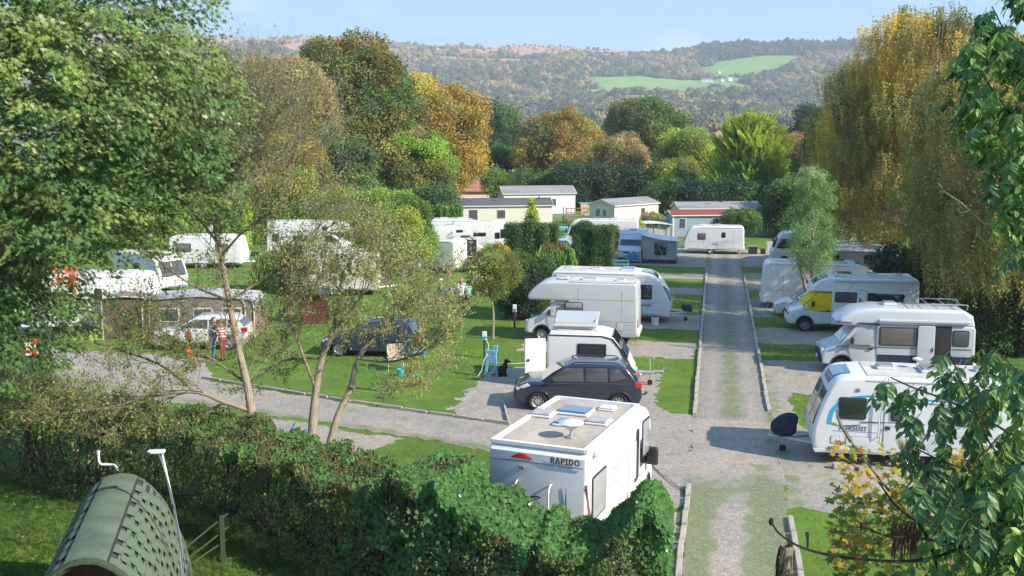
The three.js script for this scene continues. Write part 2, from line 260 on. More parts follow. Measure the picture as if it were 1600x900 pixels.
{ // gravel: stones, with moss and grass creeping in, mapped once over the whole of the tracks and pads
  const N = 2048, rg = mulberry(5), a = tileNoise(512, 9, 4, 2.2);
  const tex = dataTex(N, N, (i, j) => {
    const t = T0 + (T1 - T0) * (i + 0.5) / N, s = S0 + (S1 - S0) * (j + 0.5) / N, f = fbm(s * 0.9, t * 0.9, 4), f2 = fbm(s * 3.2 + 40, t * 3.2, 3), w = fbm(s * 0.25 + 9, t * 0.25, 2);
    const fine = (rg() - 0.5);
    let k = 0.88 + 0.18 * f + 0.16 * f2 + fine * 0.42; if (fine > 0.42) k += 0.3;
    let c = [0.34 * k, 0.298 * k, 0.258 * k];
    if (w > 0.1) c = [c[0] * 1.1, c[1] * 1.06, c[2] * 1.02];
    let moss = -0.35;
    const u = t - 0.47, on = Math.abs(u) < 1.32;
    if (on) {
      if (s < 6.4) moss = -0.25 + 0.5 * sstep(6.2, 4.2, s + 0.8 * f) + 0.42 * Math.exp(-(((u - 0.75) / 0.38) ** 2)) + 0.32 * sstep(5.5, 3.5, s) * Math.exp(-(((u + 0.9) / 0.35) ** 2)) - 0.65 * Math.exp(-(((u + 0.2 - 0.05 * s) / 0.3) ** 2)) * sstep(4.6, 1.5, s);
      else if (s < 11) moss = -0.25 + 0.3 * Math.exp(-(((u - 1.1) / 0.35) ** 2));
      else moss = -0.14 + 0.46 * Math.exp(-(((u - 0.05) / 0.34) ** 2)) * (s < 22 ? 1 : 0.7) + 0.42 * sstep(0.9, 1.3, Math.abs(u));
      if (s > 5 && Math.abs(Math.abs(u) - 0.62) < 0.25) k *= 1.04;
      if (s > 11) c = c.map((v) => v * lerp(0.84, 0.92, sstep(28, 45, s)) * (1 + 0.14 * Math.exp(-(((Math.abs(u) - 0.66) / 0.2) ** 2))));  // birch shade over the far track put into the gravel colour; wheel lines paler
    } else if (t > 1.7 && t < 3.4) moss = -0.02 + 0.25 * sstep(2.6, 1.7, t);
    else if (t < -0.75 && t > -3 && s > 6) moss = -0.12;
    else if (t < -5 && s < 13) { const d = (s - (9.01 - (t + 6.39) * 0.3)); moss = -0.2 + 0.5 * Math.exp(-((d + 2.6) ** 2) / 0.12) + 0.2 * Math.exp(-((d + 0.8) ** 2) / 0.3); }
    const mm = sstep(0.02, 0.34, moss + 0.55 * f + 0.35 * f2 + fine * 0.25);
    const gk = 1 + fine * 0.7 + 0.3 * f2;
    c = [lerp(c[0], 0.115 * gk, mm * 0.72), lerp(c[1], 0.16 * gk, mm * 0.72), lerp(c[2], 0.045 * gk, mm * 0.72)];
    if (rg() < 0.0012) c = [0.36, 0.20, 0.06];
    return c;
  });
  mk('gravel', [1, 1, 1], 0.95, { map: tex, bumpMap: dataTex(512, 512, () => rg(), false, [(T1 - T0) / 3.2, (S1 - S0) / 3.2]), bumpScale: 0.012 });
}
const LEVEL = { pad: 1, yard: 1, path: 2, parking_ground: 3, junction: 4, track: 5 };
function gravel(name, poly, rough = 0.13) {                                       // poly of [s, t]; the outline wanders as a gravel edge does
  const pts = [];
  for (let i = 0; i < poly.length; i++) { const a = poly[i], b = poly[(i + 1) % poly.length], L = Math.hypot(b[0] - a[0], b[1] - a[1]), n = Math.max(1, Math.ceil(L / 0.16)); for (let k = 0; k < n; k++) { const s = lerp(a[0], b[0], k / n), t = lerp(a[1], b[1], k / n), j = rough * (1.5 * n2(s * 0.9, t * 0.9) + n2(s * 4, t * 4)); pts.push([s + j, t + j * 0.8 * Math.sign(n2(s, t * 2 + 9))]); } }
  const sh = new THREE.Shape(pts.map(([s, t]) => { const p = ST(s, t); return new THREE.Vector2(p[0], -p[1]); }));
  const g = new THREE.ShapeGeometry(sh).rotateX(-Math.PI / 2); g.translate(0, 0.002 + 0.004 * LEVEL[name], 0);
  const p = g.attributes.position, uv = g.attributes.uv; for (let i = 0; i < p.count; i++) { const [s, t] = toST(p.getX(i), p.getZ(i)); uv.setXY(i, (t - T0) / (T1 - T0), (s - S0) / (S1 - S0)); }
  return structure(name, g, M.gravel);
}
gravel('path', [[3.4, -3.6], [5.4, -4.6], [6.9, -8.3], [8.86, -15.05], [9.4, -17], [9, -30], [17, -30], [16.5, -21], [12.6, -18.5], [10.67, -12.35], [9.01, -6.39], [8.3, -3.5], [5, -2]], 0.1);
gravel('parking_ground', [[4.4, -10.4], [6.9, -9.3], [8.5, -15], [5.6, -15.6], [3.4, -13]], 0.12);
gravel('parking_ground', [[-4, -5.4], [4.2, -5.2], [4.6, -3.5], [4, -0.9], [-4, -1]], 0.14);
gravel('pad', [[8.6, -7.4], [10.4, -8.9], [17.2, -8.7], [17.2, -2.0], [15.2, -2.2], [12, -1.9], [10.8, -1.0], [6.5, -0.7], [5.2, -3.5], [8.2, -4.2]], 0.18);
gravel('junction', [[2.6, -4.5], [11.6, -4.2], [11.4, -0.6], [2.7, -0.6]], 0.2);
gravel('pad', [[20.4, -8.4], [24.0, -8.6], [23.6, -0.9], [20.2, -1.0]]);
gravel('pad', [[26.8, -9], [31.4, -9], [31.2, -0.7], [26.8, -0.7]]);
gravel('pad', [[38.3, -7.2], [41.1, -7.2], [40.9, -0.7], [38.2, -0.7]], 0.08);
gravel('pad', [[44.9, -7.2], [47.6, -7.2], [47.9, -0.7], [45.2, -0.7]], 0.08);
gravel('yard', [[52.4, -10], [64, -9], [65, 9], [53, 9], [52.4, 1.5], [51.5, -0.7]], 0.12);
gravel('pad', [[3.2, 1.65], [2.6, 9.5], [9.9, 10], [9.6, 3.0], [11.2, 2.4], [11.6, 1.65]], 0.16);
gravel('pad', [[11.5, 1.7], [11.5, 2.5], [15.0, 2.6], [15.1, 10.5], [20.7, 10.5], [20.7, 1.7]], 0.15);
gravel('pad', [[24.2, 1.7], [24.1, 10.5], [28.1, 10.5], [28.2, 1.7]]);
gravel('pad', [[31.2, 1.7], [31.0, 11], [37.6, 11], [37.4, 1.7]]);
gravel('pad', [[40.5, 1.7], [40.5, 12], [49, 12], [49, 1.7]], 0.1);
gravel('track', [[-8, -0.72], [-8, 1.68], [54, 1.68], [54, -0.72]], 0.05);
{ // concrete edging stones along the track and path
  const st = [0.86, 0.9, 0.82].map((l) => rbox(l, 0.14, 0.13, 0, 0, 0, 0.018, 1)), rk = mulberry(91);
  const run = (a, b, gaps = [], sc = 1) => {
    const k = new THREE.Group(); k.name = numbered('kerb'); k.userData.kind = 'structure'; scene.add(k);
    const A = ST(...a), B = ST(...b), L = Math.hypot(B[0] - A[0], B[1] - A[1]), n = Math.floor(L / 0.92), th = Math.atan2(-(B[1] - A[1]), B[0] - A[0]);
    for (let i = 0; i < n; i++) { const f = (i + 0.5) / n; if (gaps.some(([p, q]) => f * L > p && f * L < q)) continue; const o = part('edging_stone', st[i % 3], M.concrete, k); o.position.set(lerp(A[0], B[0], f) + (rk() - 0.5) * 0.03, 0.03 + rk() * 0.025, lerp(A[1], B[1], f)); o.rotation.set((rk() - 0.5) * 0.05, th + (rk() - 0.5) * 0.03, 0); o.scale.set(L / n / 0.92, 1, sc); }
  };
  run([-4.5, -0.8], [4.2, -0.72], [[6.3, 7.0]]); run([11.3, -0.74], [51, -0.76]);
  run([-4, 1.72], [2.4, 1.72]); run([12.2, 1.7], [47, 1.72]);
  run([13.0, -19.2], [10.67, -12.35], [], 0.6); run([10.67, -12.35], [9.01, -6.39], [], 0.6); run([9.03, -6.5], [11.6, -7.2], [], 0.5);
  run([3.9, -6.5], [3.0, -1.4], [], 0.6);
}

// ---------- wheels, windows, lamps: parts that many vehicles share ----------
const tyreGeo = new Map(), rimGeo = new Map();
function wheel(parent, x, z, r = 0.32, w = 0.2, spokes = 5, m = M.alloy) {
  const key = r + '/' + w, rk = key + '/' + spokes;
  if (!tyreGeo.has(key)) tyreGeo.set(key, new THREE.LatheGeometry([[r * 0.62, -w / 2], [r * 0.9, -w / 2], [r, -w * 0.34], [r, w * 0.34], [r * 0.9, w / 2], [r * 0.62, w / 2], [r * 0.6, 0], [r * 0.62, -w / 2]].map((p) => new THREE.Vector2(...p)), 26).rotateX(Math.PI / 2));
  if (!rimGeo.has(rk)) {
    const gs = [new THREE.LatheGeometry([[r * 0.02, w * 0.30], [r * 0.16, w * 0.42], [r * 0.18, w * 0.30]].map((p) => new THREE.Vector2(...p)), 12).rotateX(Math.PI / 2), new THREE.LatheGeometry([[r * 0.54, w * 0.1], [r * 0.56, w * 0.46], [r * 0.64, w * 0.5]].map((p) => new THREE.Vector2(...p)), 26).rotateX(Math.PI / 2)];
    for (let i = 0; i < spokes; i++) gs.push(new THREE.BoxGeometry(r * 0.48, r * (spokes > 6 ? 0.12 : 0.2), w * 0.1).translate(r * 0.34, 0, w * 0.36).rotateZ(i / spokes * 2 * Math.PI));
    rimGeo.set(rk, join(gs));
  }
  const g = new THREE.Group(); g.name = 'wheel'; g.position.set(x, r, z); if (z < 0) g.rotation.y = Math.PI; parent.add(g);
  part('tyre', tyreGeo.get(key), M.rubber, g); part('rim', rimGeo.get(rk), m, g);
  const hub = part('brake_disc', zcyl(r * 0.55, w * 0.2, 0, 0, 0, 16), M.trim_dark, g); return g;
}
// a window let into a flat side: dark seal and a pane set proud of it; side is -1 or 1, half the half width
function win(parent, x, y, w, h, half, side, o = {}) {
  const f = part(o.name || 'window', prism(rrect(x, y, w, h, o.r ?? 0.07), 0.03, 0.008, side * (half + 0.008)), o.frame || M.trim_dark, parent);
  part('pane', prism(rrect(x, y, w - 0.09, h - 0.09, (o.r ?? 0.07) * 0.7), 0.012, 0.004, side * (half + 0.0255)), o.pane || M.glass_dark, f); if (o.warp) { warp(f.geometry, o.warp); warp(f.children[0].geometry, o.warp); }
  if (o.blind) part('blind', prism(rrect(x, y + h * 0.22, w - 0.12, h * 0.42, 0.02), 0.006, 0.001, side * (half + 0.0335)), M.glass_blind, f);
  return f;
}
function hatch(parent, x, z, y, w, d, m = M.glass_blind, h = 0.09) { const f = part('roof_hatch', rbox(w, h, d, x, y + h / 2, z, 0.03), M.white_plastic, parent); part('dome', rbox(w * 0.86, 0.05, d * 0.86, x, y + h + 0.02, z, 0.024), m, f); return f; }
const door = (parent, x, y, w, h, half, side, m = M.white_paint) => { const d = part('door', prism(rrect(x, y, w, h, 0.07), 0.02, 0.006, side * (half + 0.004)), m, parent); part('handle', rbox(0.14, 0.09, 0.03, x + w * 0.36, y - h * 0.08, side * (half + 0.026), 0.01), M.trim_dark, d); part('seal', prism(rrect(x, y, w + 0.035, h + 0.035, 0.08), 0.012, 0.003, side * (half + 0.002)), M.trim_grey, d); return d; };
const decal = (name, parent, pts, half, side, m, th = 0.006) => part(name, prism(pts, th, 0, side * (half + th / 2 + 0.001)), m, parent);
const band = (a, b, t0, t1 = t0) => { const up = [], dn = []; const n = 14; const [c] = [b]; for (let i = 0; i <= n; i++) { const f = i / n, p = [(1 - f) ** 2 * a[0] + 2 * f * (1 - f) * c[0][0] + f * f * c[1][0], (1 - f) ** 2 * a[1] + 2 * f * (1 - f) * c[0][1] + f * f * c[1][1]], th = lerp(t0, t1, f) / 2; const dx = 2 * (1 - f) * (c[0][0] - a[0]) + 2 * f * (c[1][0] - c[0][0]), dy = 2 * (1 - f) * (c[0][1] - a[1]) + 2 * f * (c[1][1] - c[0][1]), l = Math.hypot(dx, dy) || 1; up.push([p[0] - dy / l * th, p[1] + dx / l * th]); dn.push([p[0] + dy / l * th, p[1] - dx / l * th]); } return [...up, ...dn.reverse()]; };
// clip the flat underside of an outline with wheel arches: give the corner points of the bottom run, front to back
const bottom = (x0, x1, y, arches) => { const out = [[x0, y]]; for (const [cx, r] of arches) out.push(...(x0 > x1 ? arch(cx, r, y).reverse() : arch(cx, r, y))); out.push([x1, y]); return out; };
const font = await new FontLoader().loadAsync('fonts/droid/droid_sans_bold.typeface.json');
const text = (s, size, th = 0.006) => { const g = clean(new TextGeometry(s, { font, size, depth: th, curveSegments: 3, bevelEnabled: false })); g.computeBoundingBox(); g.translate(-(g.boundingBox.min.x + g.boundingBox.max.x) / 2, 0, 0); return g; };
const mirror = (parent, x, y, half, side, big = 1) => { const m = part('mirror', [rbox(0.13, 0.30 * big, 0.2 * big, x, y, side * (half + 0.16 * big), 0.05), bar([x, y - 0.05, side * half * 0.97], [x, y - 0.05, side * (half + 0.1)], 0.03)], M.trim_dark, parent); return m; };

// ---------- vehicles: front is +x, side -1 is the near side ----------
function cab(p, xn, xb, W, o = {}) {
  const paint = o.paint || M.white_paint, half = W / 2, taper = (v) => { v.z *= 1 - 0.13 * clamp((v.x - (xn - 0.95)) / 0.95) - 0.10 * clamp((v.y - 1.2) / 0.7); };
  const top = o.top ?? 1.9, wx = xn - (o.axle ?? 0.78), r = o.r ?? 0.37;
  const out = [[xb, 0.42], [xb, top], [xn - 1.34, top], [xn - 0.70, 1.2], [xn - 0.16, 1.0], [xn - 0.03, 0.82], [xn, 0.62], [xn - 0.04, 0.4], ...bottom(xn - 0.1, xb, 0.36, [[wx, r]]).slice(0, -1)];
  part('cab', warp(prism(out, W, 0.09, 0, 0.8), taper), paint, p);
  const ws = part('windscreen', warp(strap([[xn - 1.33, top - 0.05], [xn - 0.98, 1.52], [xn - 0.71, 1.24]], W * 0.86, 0.014, 0.006), taper), o.screen || M.glass_dark, p);
  part('wiper', bar([xn - 0.72, 1.27, -0.5], [xn - 0.95, 1.52, 0.05], 0.012), M.trim_dark, ws);
  for (const s of [-1, 1]) {
    const d = part('cab_door', warp(prism([[xn - 1.95, 0.5], [xn - 1.95, top - 0.12], [xn - 1.42, top - 0.12], [xn - 1.0, 1.3], [xn - 1.0, 0.95], [xn - 1.12, 0.5]], 0.016, 0.004, s * (half + 0.003)), taper), paint, p);
    part('side_window', warp(prism([[xn - 1.9, 1.2], [xn - 1.9, top - 0.18], [xn - 1.45, top - 0.18], [xn - 0.95, 1.24], [xn - 0.95, 1.2]], 0.02, 0.004, s * (half + 0.01)), taper), o.side || M.glass_dark, d);
    part('handle', warp(rbox(0.16, 0.08, 0.03, xn - 1.8, 1.04, s * (half + 0.02), 0.01), taper), M.trim_dark, d);
    part('headlight', warp(rbox(0.24, 0.2, 0.3, xn - 0.11, 0.86, s * (half - 0.2), 0.05), taper), M.clear_lens, p);
    part('wheel_arch', warp(prism([...arch(wx, r + 0.05, 0.36), ...arch(wx, r, 0.36).reverse()], 0.03, 0, s * (half + 0.004)), taper), o.archm || M.trim_dark, p);
    mirror(p, xn - 1.12, 1.36, half * 0.92, s, o.mirror ?? 0.9);
    wheel(p, wx, s * (half - 0.16), o.wr ?? 0.32, 0.2, o.spokes ?? 5, o.rim);
  }
  part('bumper', warp(rbox(0.3, 0.34, W * 0.97, xn - 0.1, 0.56, 0, 0.09), taper), o.bumper || paint, p);
  part('grille', rbox(0.03, 0.14, W * 0.5, xn - 0.005, 0.78, 0, 0.01), M.trim_dark, p);
  part('number_plate', box(0.012, 0.1, 0.5, xn + 0.056, 0.56, 0), M.plate_white, p);
  part('underbody', box(xn - xb - 0.2, 0.2, W * 0.75, (xn + xb) / 2, 0.42, 0), M.trim_dark, p);
}
function rearKit(p, xr, W, y = 0.75) { for (const s of [-1, 1]) part('tail_light', rbox(0.03, 0.34, 0.1, xr - 0.008, y, s * (W / 2 - 0.16), 0.012), M.red_lens, p); part('rear_bumper', rbox(0.12, 0.22, W * 0.98, xr - 0.02, 0.48, 0, 0.05), M.white_plastic, p); part('number_plate', box(0.012, 0.11, 0.5, xr - 0.09, 0.52, 0), M.plate_yellow, p); }

function caravan(x, z, turn, o) {                                                // hitch and sloping nose at +x
  const L = o.L, W = o.W ?? 2.1, H = o.H ?? 2.4, f = L / 2, r = -L / 2, half = W / 2, p = thing('caravan', o.label, 'caravan', x, z, turn, o.group);
  const q = o.nose ?? 0.9, ax = o.axle ?? -0.1, b = 0.42, rr = o.rear ?? 0.15;
  const prof = [[r + 0.03, b], [r, 0.95], [r + rr * 0.4, H * 0.7], [r + rr, H - 0.14], [r + rr + 0.2, H], [f - q - 0.55, H], [f - q * 0.72, H - 0.14], [f - q * 0.4, H * 0.78], [f - q * 0.14, H * 0.56], [f, H * 0.38], [f - 0.01, b + 0.12], [f - 0.1, b]];
  const arches = [[ax, 0.36]];
  part('body', prism([prof[0], prof[1], ...smooth(prof.slice(2, 5)), ...smooth(prof.slice(5, 11), 4), prof[11], ...bottom(f - 0.15, r + 0.1, b, arches)], W, 0.09, 0, 0.6, 4), o.paint || M.white_paint, p);
  part('skirt', prism([[r + 0.02, b - 0.06], [r + 0.0, b + 0.05], ...arch(ax, 0.37, b + 0.02).map((a) => [a[0], a[1]]), [f - 0.02, b + 0.05], [f - 0.08, b - 0.06], ...arch(ax, 0.42, b - 0.05).reverse().map((a) => [a[0], Math.max(a[1] + 0.05, b - 0.06)])].filter((a) => a[1] > 0), W + 0.02, 0.0), M.white_plastic, p);
  const top = prof.slice(3, 7).map((a) => [...a]);
  part('roof', strap([[r + rr + 0.24, H], [f - q - 0.6, H]], W * 0.86, 0.02, 0.0), M.roof_white, p);
  if (o.noseGlass) {
    const g = part('front_window', strap(smooth([[f - q * 0.45, H * 0.81], [f - q * 0.14, H * 0.56], [f - 0.02, H * 0.44]], 4), W * 0.84, 0.02, 0.014), o.noseGlass, p);
    if (o.skylight) part('skylight', strap(smooth([[f - q - 0.2, H - 0.03], [f - q * 0.72, H - 0.12], [f - q * 0.55, H * 0.86]], 4), W * 0.5, 0.02, 0.016), M.glass_roof, p);
    part('window_bar', strap(smooth([[f - q * 0.45, H * 0.81], [f - q * 0.14, H * 0.56], [f - 0.02, H * 0.44]], 4), 0.05, 0.03, 0.018), o.paint || M.white_paint, g);
  }
  for (const [s, wx, wy, ww, wh, pane, blind] of o.windows || []) win(p, wx, wy, ww, wh, half, s, { pane, blind });
  for (const [s, dx, dw] of o.doors || []) { door(p, dx, 1.28, dw ?? 0.62, 1.62, half, s, o.paint); win(p, dx, 1.62, 0.34, 0.52, half + 0.014, s, { pane: M.glass_mid }); }
  for (const [s, sx, sy, sw, sh, m] of o.flats || []) { const l = part('locker', prism(rrect(sx, sy, sw, sh, 0.03), 0.016, 0.004, s * (half + 0.006)), m || M.white_plastic, p); part('seal', prism(rrect(sx, sy, sw + 0.03, sh + 0.03, 0.03), 0.008, 0, s * (half + 0.003)), M.trim_grey, l); }
  for (const [hx, hz, hw, hm] of o.hatches || [[-0.3, 0, 0.6], [1.0, 0.2, 0.4]]) hatch(p, hx, hz, H + 0.01, hw, hw, hm);
  for (const s of [-1, 1]) { wheel(p, ax, s * (half - 0.12), 0.31, 0.18, o.spokes ?? 6); part('grab_handle', tube([[f - 0.02, 1.1, s * (half - 0.12)], [f + 0.07, 1.06, s * (half - 0.12)], [f + 0.07, 0.8, s * (half - 0.12)], [f, 0.76, s * (half - 0.12)]], 0.018, 5), M.white_plastic, p); part('corner_steady', bar([r + 0.5, 0.4, s * 0.7], [r + 0.3, 0.02, s * 0.7], 0.025), M.steel, p); }
  rearKit(p, r + 0.03, W, 0.8);
  for (const s of [-1, 1]) for (const q of [-0.32, 0.17]) part('panel_joint', prism(rrect(q * L, H * 0.52, 0.014, H * 0.66, 0.005), 0.006, 0, s * (half + 0.002)), M.grey_panel, p);
  for (const s of [-1, 1]) part('panel_joint', prism(rrect(-0.1, 1.0, L * 0.84, 0.016, 0.006), 0.006, 0, s * (half + 0.003)), M.grey_panel, p);
  part('awning_rail', prism([[r + rr + 0.25, H - 0.10], [f - q - 0.55, H - 0.10], [f - q - 0.55, H - 0.13], [r + rr + 0.25, H - 0.13]], W + 0.016, 0), M.grey_panel, p);
  part('underbody', box(L * 0.9, 0.14, W * 0.8, 0, 0.4, 0), M.trim_dark, p);
  const h = part('hitch', [beam([f - 0.3, 0.42, -0.5], [f + 0.75, 0.44, -0.05], 0.06, 0.09), beam([f - 0.3, 0.42, 0.5], [f + 0.75, 0.44, 0.05], 0.06, 0.09), rbox(0.5, 0.08, 0.1, f + 0.9, 0.47, 0, 0.03), bar([f + 0.72, 0.1, 0.02], [f + 0.72, 0.85, 0.02], 0.03)], M.steel, p);
  part('jockey_wheel', zcyl(0.1, 0.07, f + 0.72, 0.1, 0.02), M.rubber, h);
  return p;
}
function motorhome(x, z, turn, o) {                                              // coach-built: house on a van's cab
  const L = o.L, W = o.W ?? 2.1, H = o.H ?? 2.65, f = L / 2, r = -f, half = W / 2, p = thing('motorhome', o.label, 'motorhome', x, z, turn, o.group);
  const paint = o.paint || M.white_paint, xb = f - 2.0, ax = o.axle ?? r + 1.5, b = 0.42, rk = o.rk ?? 0.05;
  let front;
  if (o.kind === 'overcab') front = [[xb + 0.5, H], [f - 0.9, H - 0.03], [f - 0.5, H - 0.2], [f - 0.18, H - 0.55], [f - 0.14, H - 0.72], [f - 0.22, H - 0.8], [xb + 0.05, H - 0.82], [xb + 0.05, b]];
  else if (o.kind === 'aclass') front = [[f - 1.3, H], [f - 0.75, H - 0.12], [f - 0.45, H - 0.5], [f - 0.16, 1.25], [f, 1.05], [f, 0.5], [f - 0.1, b]];
  else front = [[xb - 0.1, H], [f - 1.75, H - 0.04], [f - 1.35, H - 0.2], [f - 1.08, H - 0.48], [f - 1.0, 1.98], [xb + 0.05, 1.94], [xb + 0.05, b]];
  front = o.kind === 'overcab' ? [...smooth(front.slice(0, 6), 4), ...front.slice(6)] : o.kind === 'aclass' ? [...smooth(front.slice(0, 5), 4), ...front.slice(5)] : [...smooth(front.slice(0, 5), 4), ...front.slice(5)];
  const arches = o.kind === 'aclass' ? [[f - 0.95, 0.36], [ax, 0.36]] : [[ax, 0.36]];
  part('body', prism([[r, b], [r + rk, H - 0.12], [r + rk + 0.12, H], ...front, ...bottom(front.at(-1)[0] - 0.05, r + 0.1, b - 0.02, arches)], W, 0.06), paint, p);
  part('roof', rbox(Math.min(L - 2.2, L * 0.6), 0.03, W * 0.88, r + 0.25 + Math.min(L - 2.2, L * 0.6) / 2, H + 0.012, 0, 0.012), o.roof || M.roof_white, p);
  if (o.kind === 'aclass') {
    part('windscreen', strap([[f - 0.72, H - 0.18], [f - 0.45, H - 0.52], [f - 0.18, 1.3]], W * 0.9, 0.016, 0.004), o.screen || M.glass_dark, p);
    for (const s of [-1, 1]) { wheel(p, f - 0.95, s * (half - 0.14), 0.32); part('headlight', rbox(0.1, 0.2, 0.3, f - 0.02, 0.8, s * (half - 0.3), 0.04), M.clear_lens, p); mirror(p, f - 0.2, 1.75, half, s); part('side_window', prism([[f - 1.35, 1.3], [f - 1.35, 2.0], [f - 0.62, 2.0], [f - 0.35, 1.3]], 0.02, 0.004, s * (half + 0.006)), M.glass_dark, p); }
  } else cab(p, f, xb - 0.1, W * 0.91, { paint, ...o.cab });
  for (const s of [-1, 1]) { wheel(p, ax, s * (half - 0.13), 0.32, 0.2, o.cab?.spokes ?? 5, o.cab?.rim); }
  for (const [s, wx, wy, ww, wh, pane, blind] of o.windows || []) win(p, wx, wy, ww, wh, half, s, { pane, blind });
  for (const [s, dx, dw, win2] of o.doors || []) { door(p, dx, 1.28, dw ?? 0.6, 1.62, half, s, o.doorm || paint); if (win2 !== 0) win(p, dx, 1.62, 0.32, 0.5, half + 0.014, s, { pane: M.glass_mid }); }
  for (const [s, sx, sy, sw, sh, m] of o.flats || []) { const l = part('locker', prism(rrect(sx, sy, sw, sh, 0.03), 0.016, 0.004, s * (half + 0.006)), m || M.white_plastic, p); part('seal', prism(rrect(sx, sy, sw + 0.03, sh + 0.03, 0.03), 0.008, 0, s * (half + 0.003)), M.trim_grey, l); }
  for (const [hx, hz, hw, hm, hd] of o.hatches || []) hatch(p, hx, hz, H + 0.02, hw, hd ?? hw, hm);
  for (const [s, y, m, x0, x1, th] of o.stripes || []) decal('stripe', p, rrect((x0 + x1) / 2, y, x1 - x0, th ?? 0.05, 0.02), half, s, m);
  if (o.roll) part('awning_roll', rbox(o.roll[2] - o.roll[1], 0.14, 0.12, (o.roll[1] + o.roll[2]) / 2, H - 0.1, o.roll[0] * (half + 0.05), 0.05), M.white_plastic, p);
  for (const s of [-1, 1]) { for (const q of [-0.36, 0.02]) part('panel_joint', prism(rrect(q * L, H * 0.55, 0.014, H * 0.72, 0.005), 0.006, 0, s * (half + 0.002)), M.grey_panel, p); part('panel_joint', prism(rrect(-L * 0.18, 0.9, L * 0.58, 0.016, 0.006), 0.006, 0, s * (half + 0.003)), M.grey_panel, p); }
  rearKit(p, r, W, 0.95); part('underbody', box(L * 0.8, 0.16, W * 0.8, -0.2, 0.4, 0), M.trim_dark, p); part('skirt', prism([[r + 0.05, b - 0.05], [r + 0.05, b + 0.1], [ax - 0.4, b + 0.1], [ax - 0.4, b - 0.05]], W + 0.012, 0), M.grey_panel, p);
  return p;
}
function car(name, x, z, turn, o) {                                              // hatchbacks, estates and off-roaders
  const L = o.L, W = o.W, H = o.H, f = L / 2, r = -f, half = W / 2, p = thing(name, o.label, 'car', x, z, turn, o.group), paint = o.paint;
  const fx = f - (o.fo ?? 0.85), rx = r + (o.ro ?? 0.78), R = o.R ?? 0.34, belt = o.belt ?? 0.95, cl = o.clear ?? 0.22;
  const plan = (v) => { v.z *= 1 - 0.16 * clamp((v.x - (f - 0.75)) / 0.75) ** 2 - 0.12 * clamp((r + 0.6 - v.x) / 0.6) ** 2 - 0.03 * clamp((belt - 0.3 - v.y) / 0.3); };
  const hood = o.hood ?? 0.86, wsb = f - (o.wsb ?? 1.05), wst = f - (o.wst ?? 1.9), re = r + (o.re ?? 0.45), rb = r + (o.rb ?? 0.1);
  part('body', warp(prism([[r + 0.06, cl + 0.12], [r, 0.5], [r + 0.02, 0.75], [rb, belt + 0.04], [wsb - 0.3, belt + 0.03], [wsb, belt], [f - 0.55, hood + 0.02], [f - 0.2, hood - 0.1], [f - 0.04, hood - 0.24], [f, 0.45], [f - 0.05, cl + 0.08], ...bottom(f - 0.12, r + 0.1, cl, [[fx, R + 0.05], [rx, R + 0.05]])], W, 0.1, 0, 0.9, 4), plan), paint, p);
  const ho = H, tumble = (v) => { plan(v); v.z *= 1 - 0.24 * clamp((v.y - belt) / (H - belt)); };
  part('cabin', warp(prism([[rb + 0.02, belt - 0.06], [re - 0.02, ho - 0.16], [re + 0.2, ho - 0.04], [wst - 0.75, ho], [wst - 0.2, ho - 0.02], [wst, ho - 0.08], [wsb, belt - 0.02], [wsb, belt - 0.06]], W - 0.05, 0.07, 0, 0.9, 3), tumble), paint, p);
  const ws = part('windscreen', warp(strap([[wst + 0.03, ho - 0.1], [(wst + wsb) / 2, (ho + belt) / 2 - 0.01], [wsb - 0.03, belt + 0.02]], W * 0.9, 0.012, 0.004), tumble), M.glass_dark, p);
  part('rear_window', warp(strap([[rb + 0.06, belt + 0.06], [re - 0.0, ho - 0.18]], W * 0.78, 0.012, 0.004), tumble), M.glass_dark, p);
  const bp = o.pillars || [[wsb - 0.25, wst - 0.28, wst - 0.32], [wst - 0.38, wst - 1.15], [wst - 1.21, re + 0.12]];
  for (const s of [-1, 1]) {
    const zz = s * (half - 0.012), yb = belt + 0.03, yt = ho - 0.13;
    const shapes = [[[wst - 0.62, yb], [wst - 0.6, yt], [wst - 0.04, yt], [wsb - 0.2, yb]], [[wst - 1.42, yb], [wst - 1.40, yt + 0.0], [wst - 0.68, yt], [wst - 0.70, yb]], [[Math.min(rb + 0.42, wst - 1.6), yb + 0.12], [Math.min(re + 0.28, wst - 1.55), yt - 0.02], [wst - 1.48, yt], [wst - 1.50, yb]]];
    for (const q of shapes) part('side_window', warp(prism(q, 0.014, 0.003, zz), tumble), M.glass_mid, p);
    part('headlight', warp(prism([[f - 0.62, hood - 0.1], [f - 0.5, hood - 0.02], [f - 0.1, hood - 0.2], [f - 0.14, hood - 0.3]], 0.2, 0.03, s * (half - 0.095)), plan), M.clear_lens, p);
    part('tail_light', warp(rbox(0.26, 0.22, 0.16, rb + 0.04, belt - 0.08, s * (half - 0.07), 0.05), plan), M.red_lens, p);
    for (const cx of [fx, rx]) { wheel(p, cx, s * (half - 0.12), R - 0.02, 0.2, o.spokes ?? 7); if (o.archm) part('wheel_arch', warp(prism([...arch(cx, R + 0.1, 0.3), ...arch(cx, R + 0.05, 0.3).reverse()], 0.04, 0.01, s * (half - 0.004)), plan), o.archm, p); }
    for (const q of [wst - 0.18, wst - 1.0]) part('door_seam', warp(prism(rrect(q, 0.62, 0.012, 0.6, 0.003), 0.006, 0, s * (half + 0.001)), plan), M.trim_dark, p);
    for (const hx of [wst - 0.86, wst - 1.6]) part('door_handle', warp(rbox(0.2, 0.045, 0.03, hx, belt - 0.12, s * (half + 0.008), 0.012), plan), paint, p);
    part('sill', warp(rbox(fx - rx - 2 * R - 0.14, 0.1, 0.05, (fx + rx) / 2, cl + 0.09, s * (half - 0.01), 0.02), plan), M.trim_dark, p);
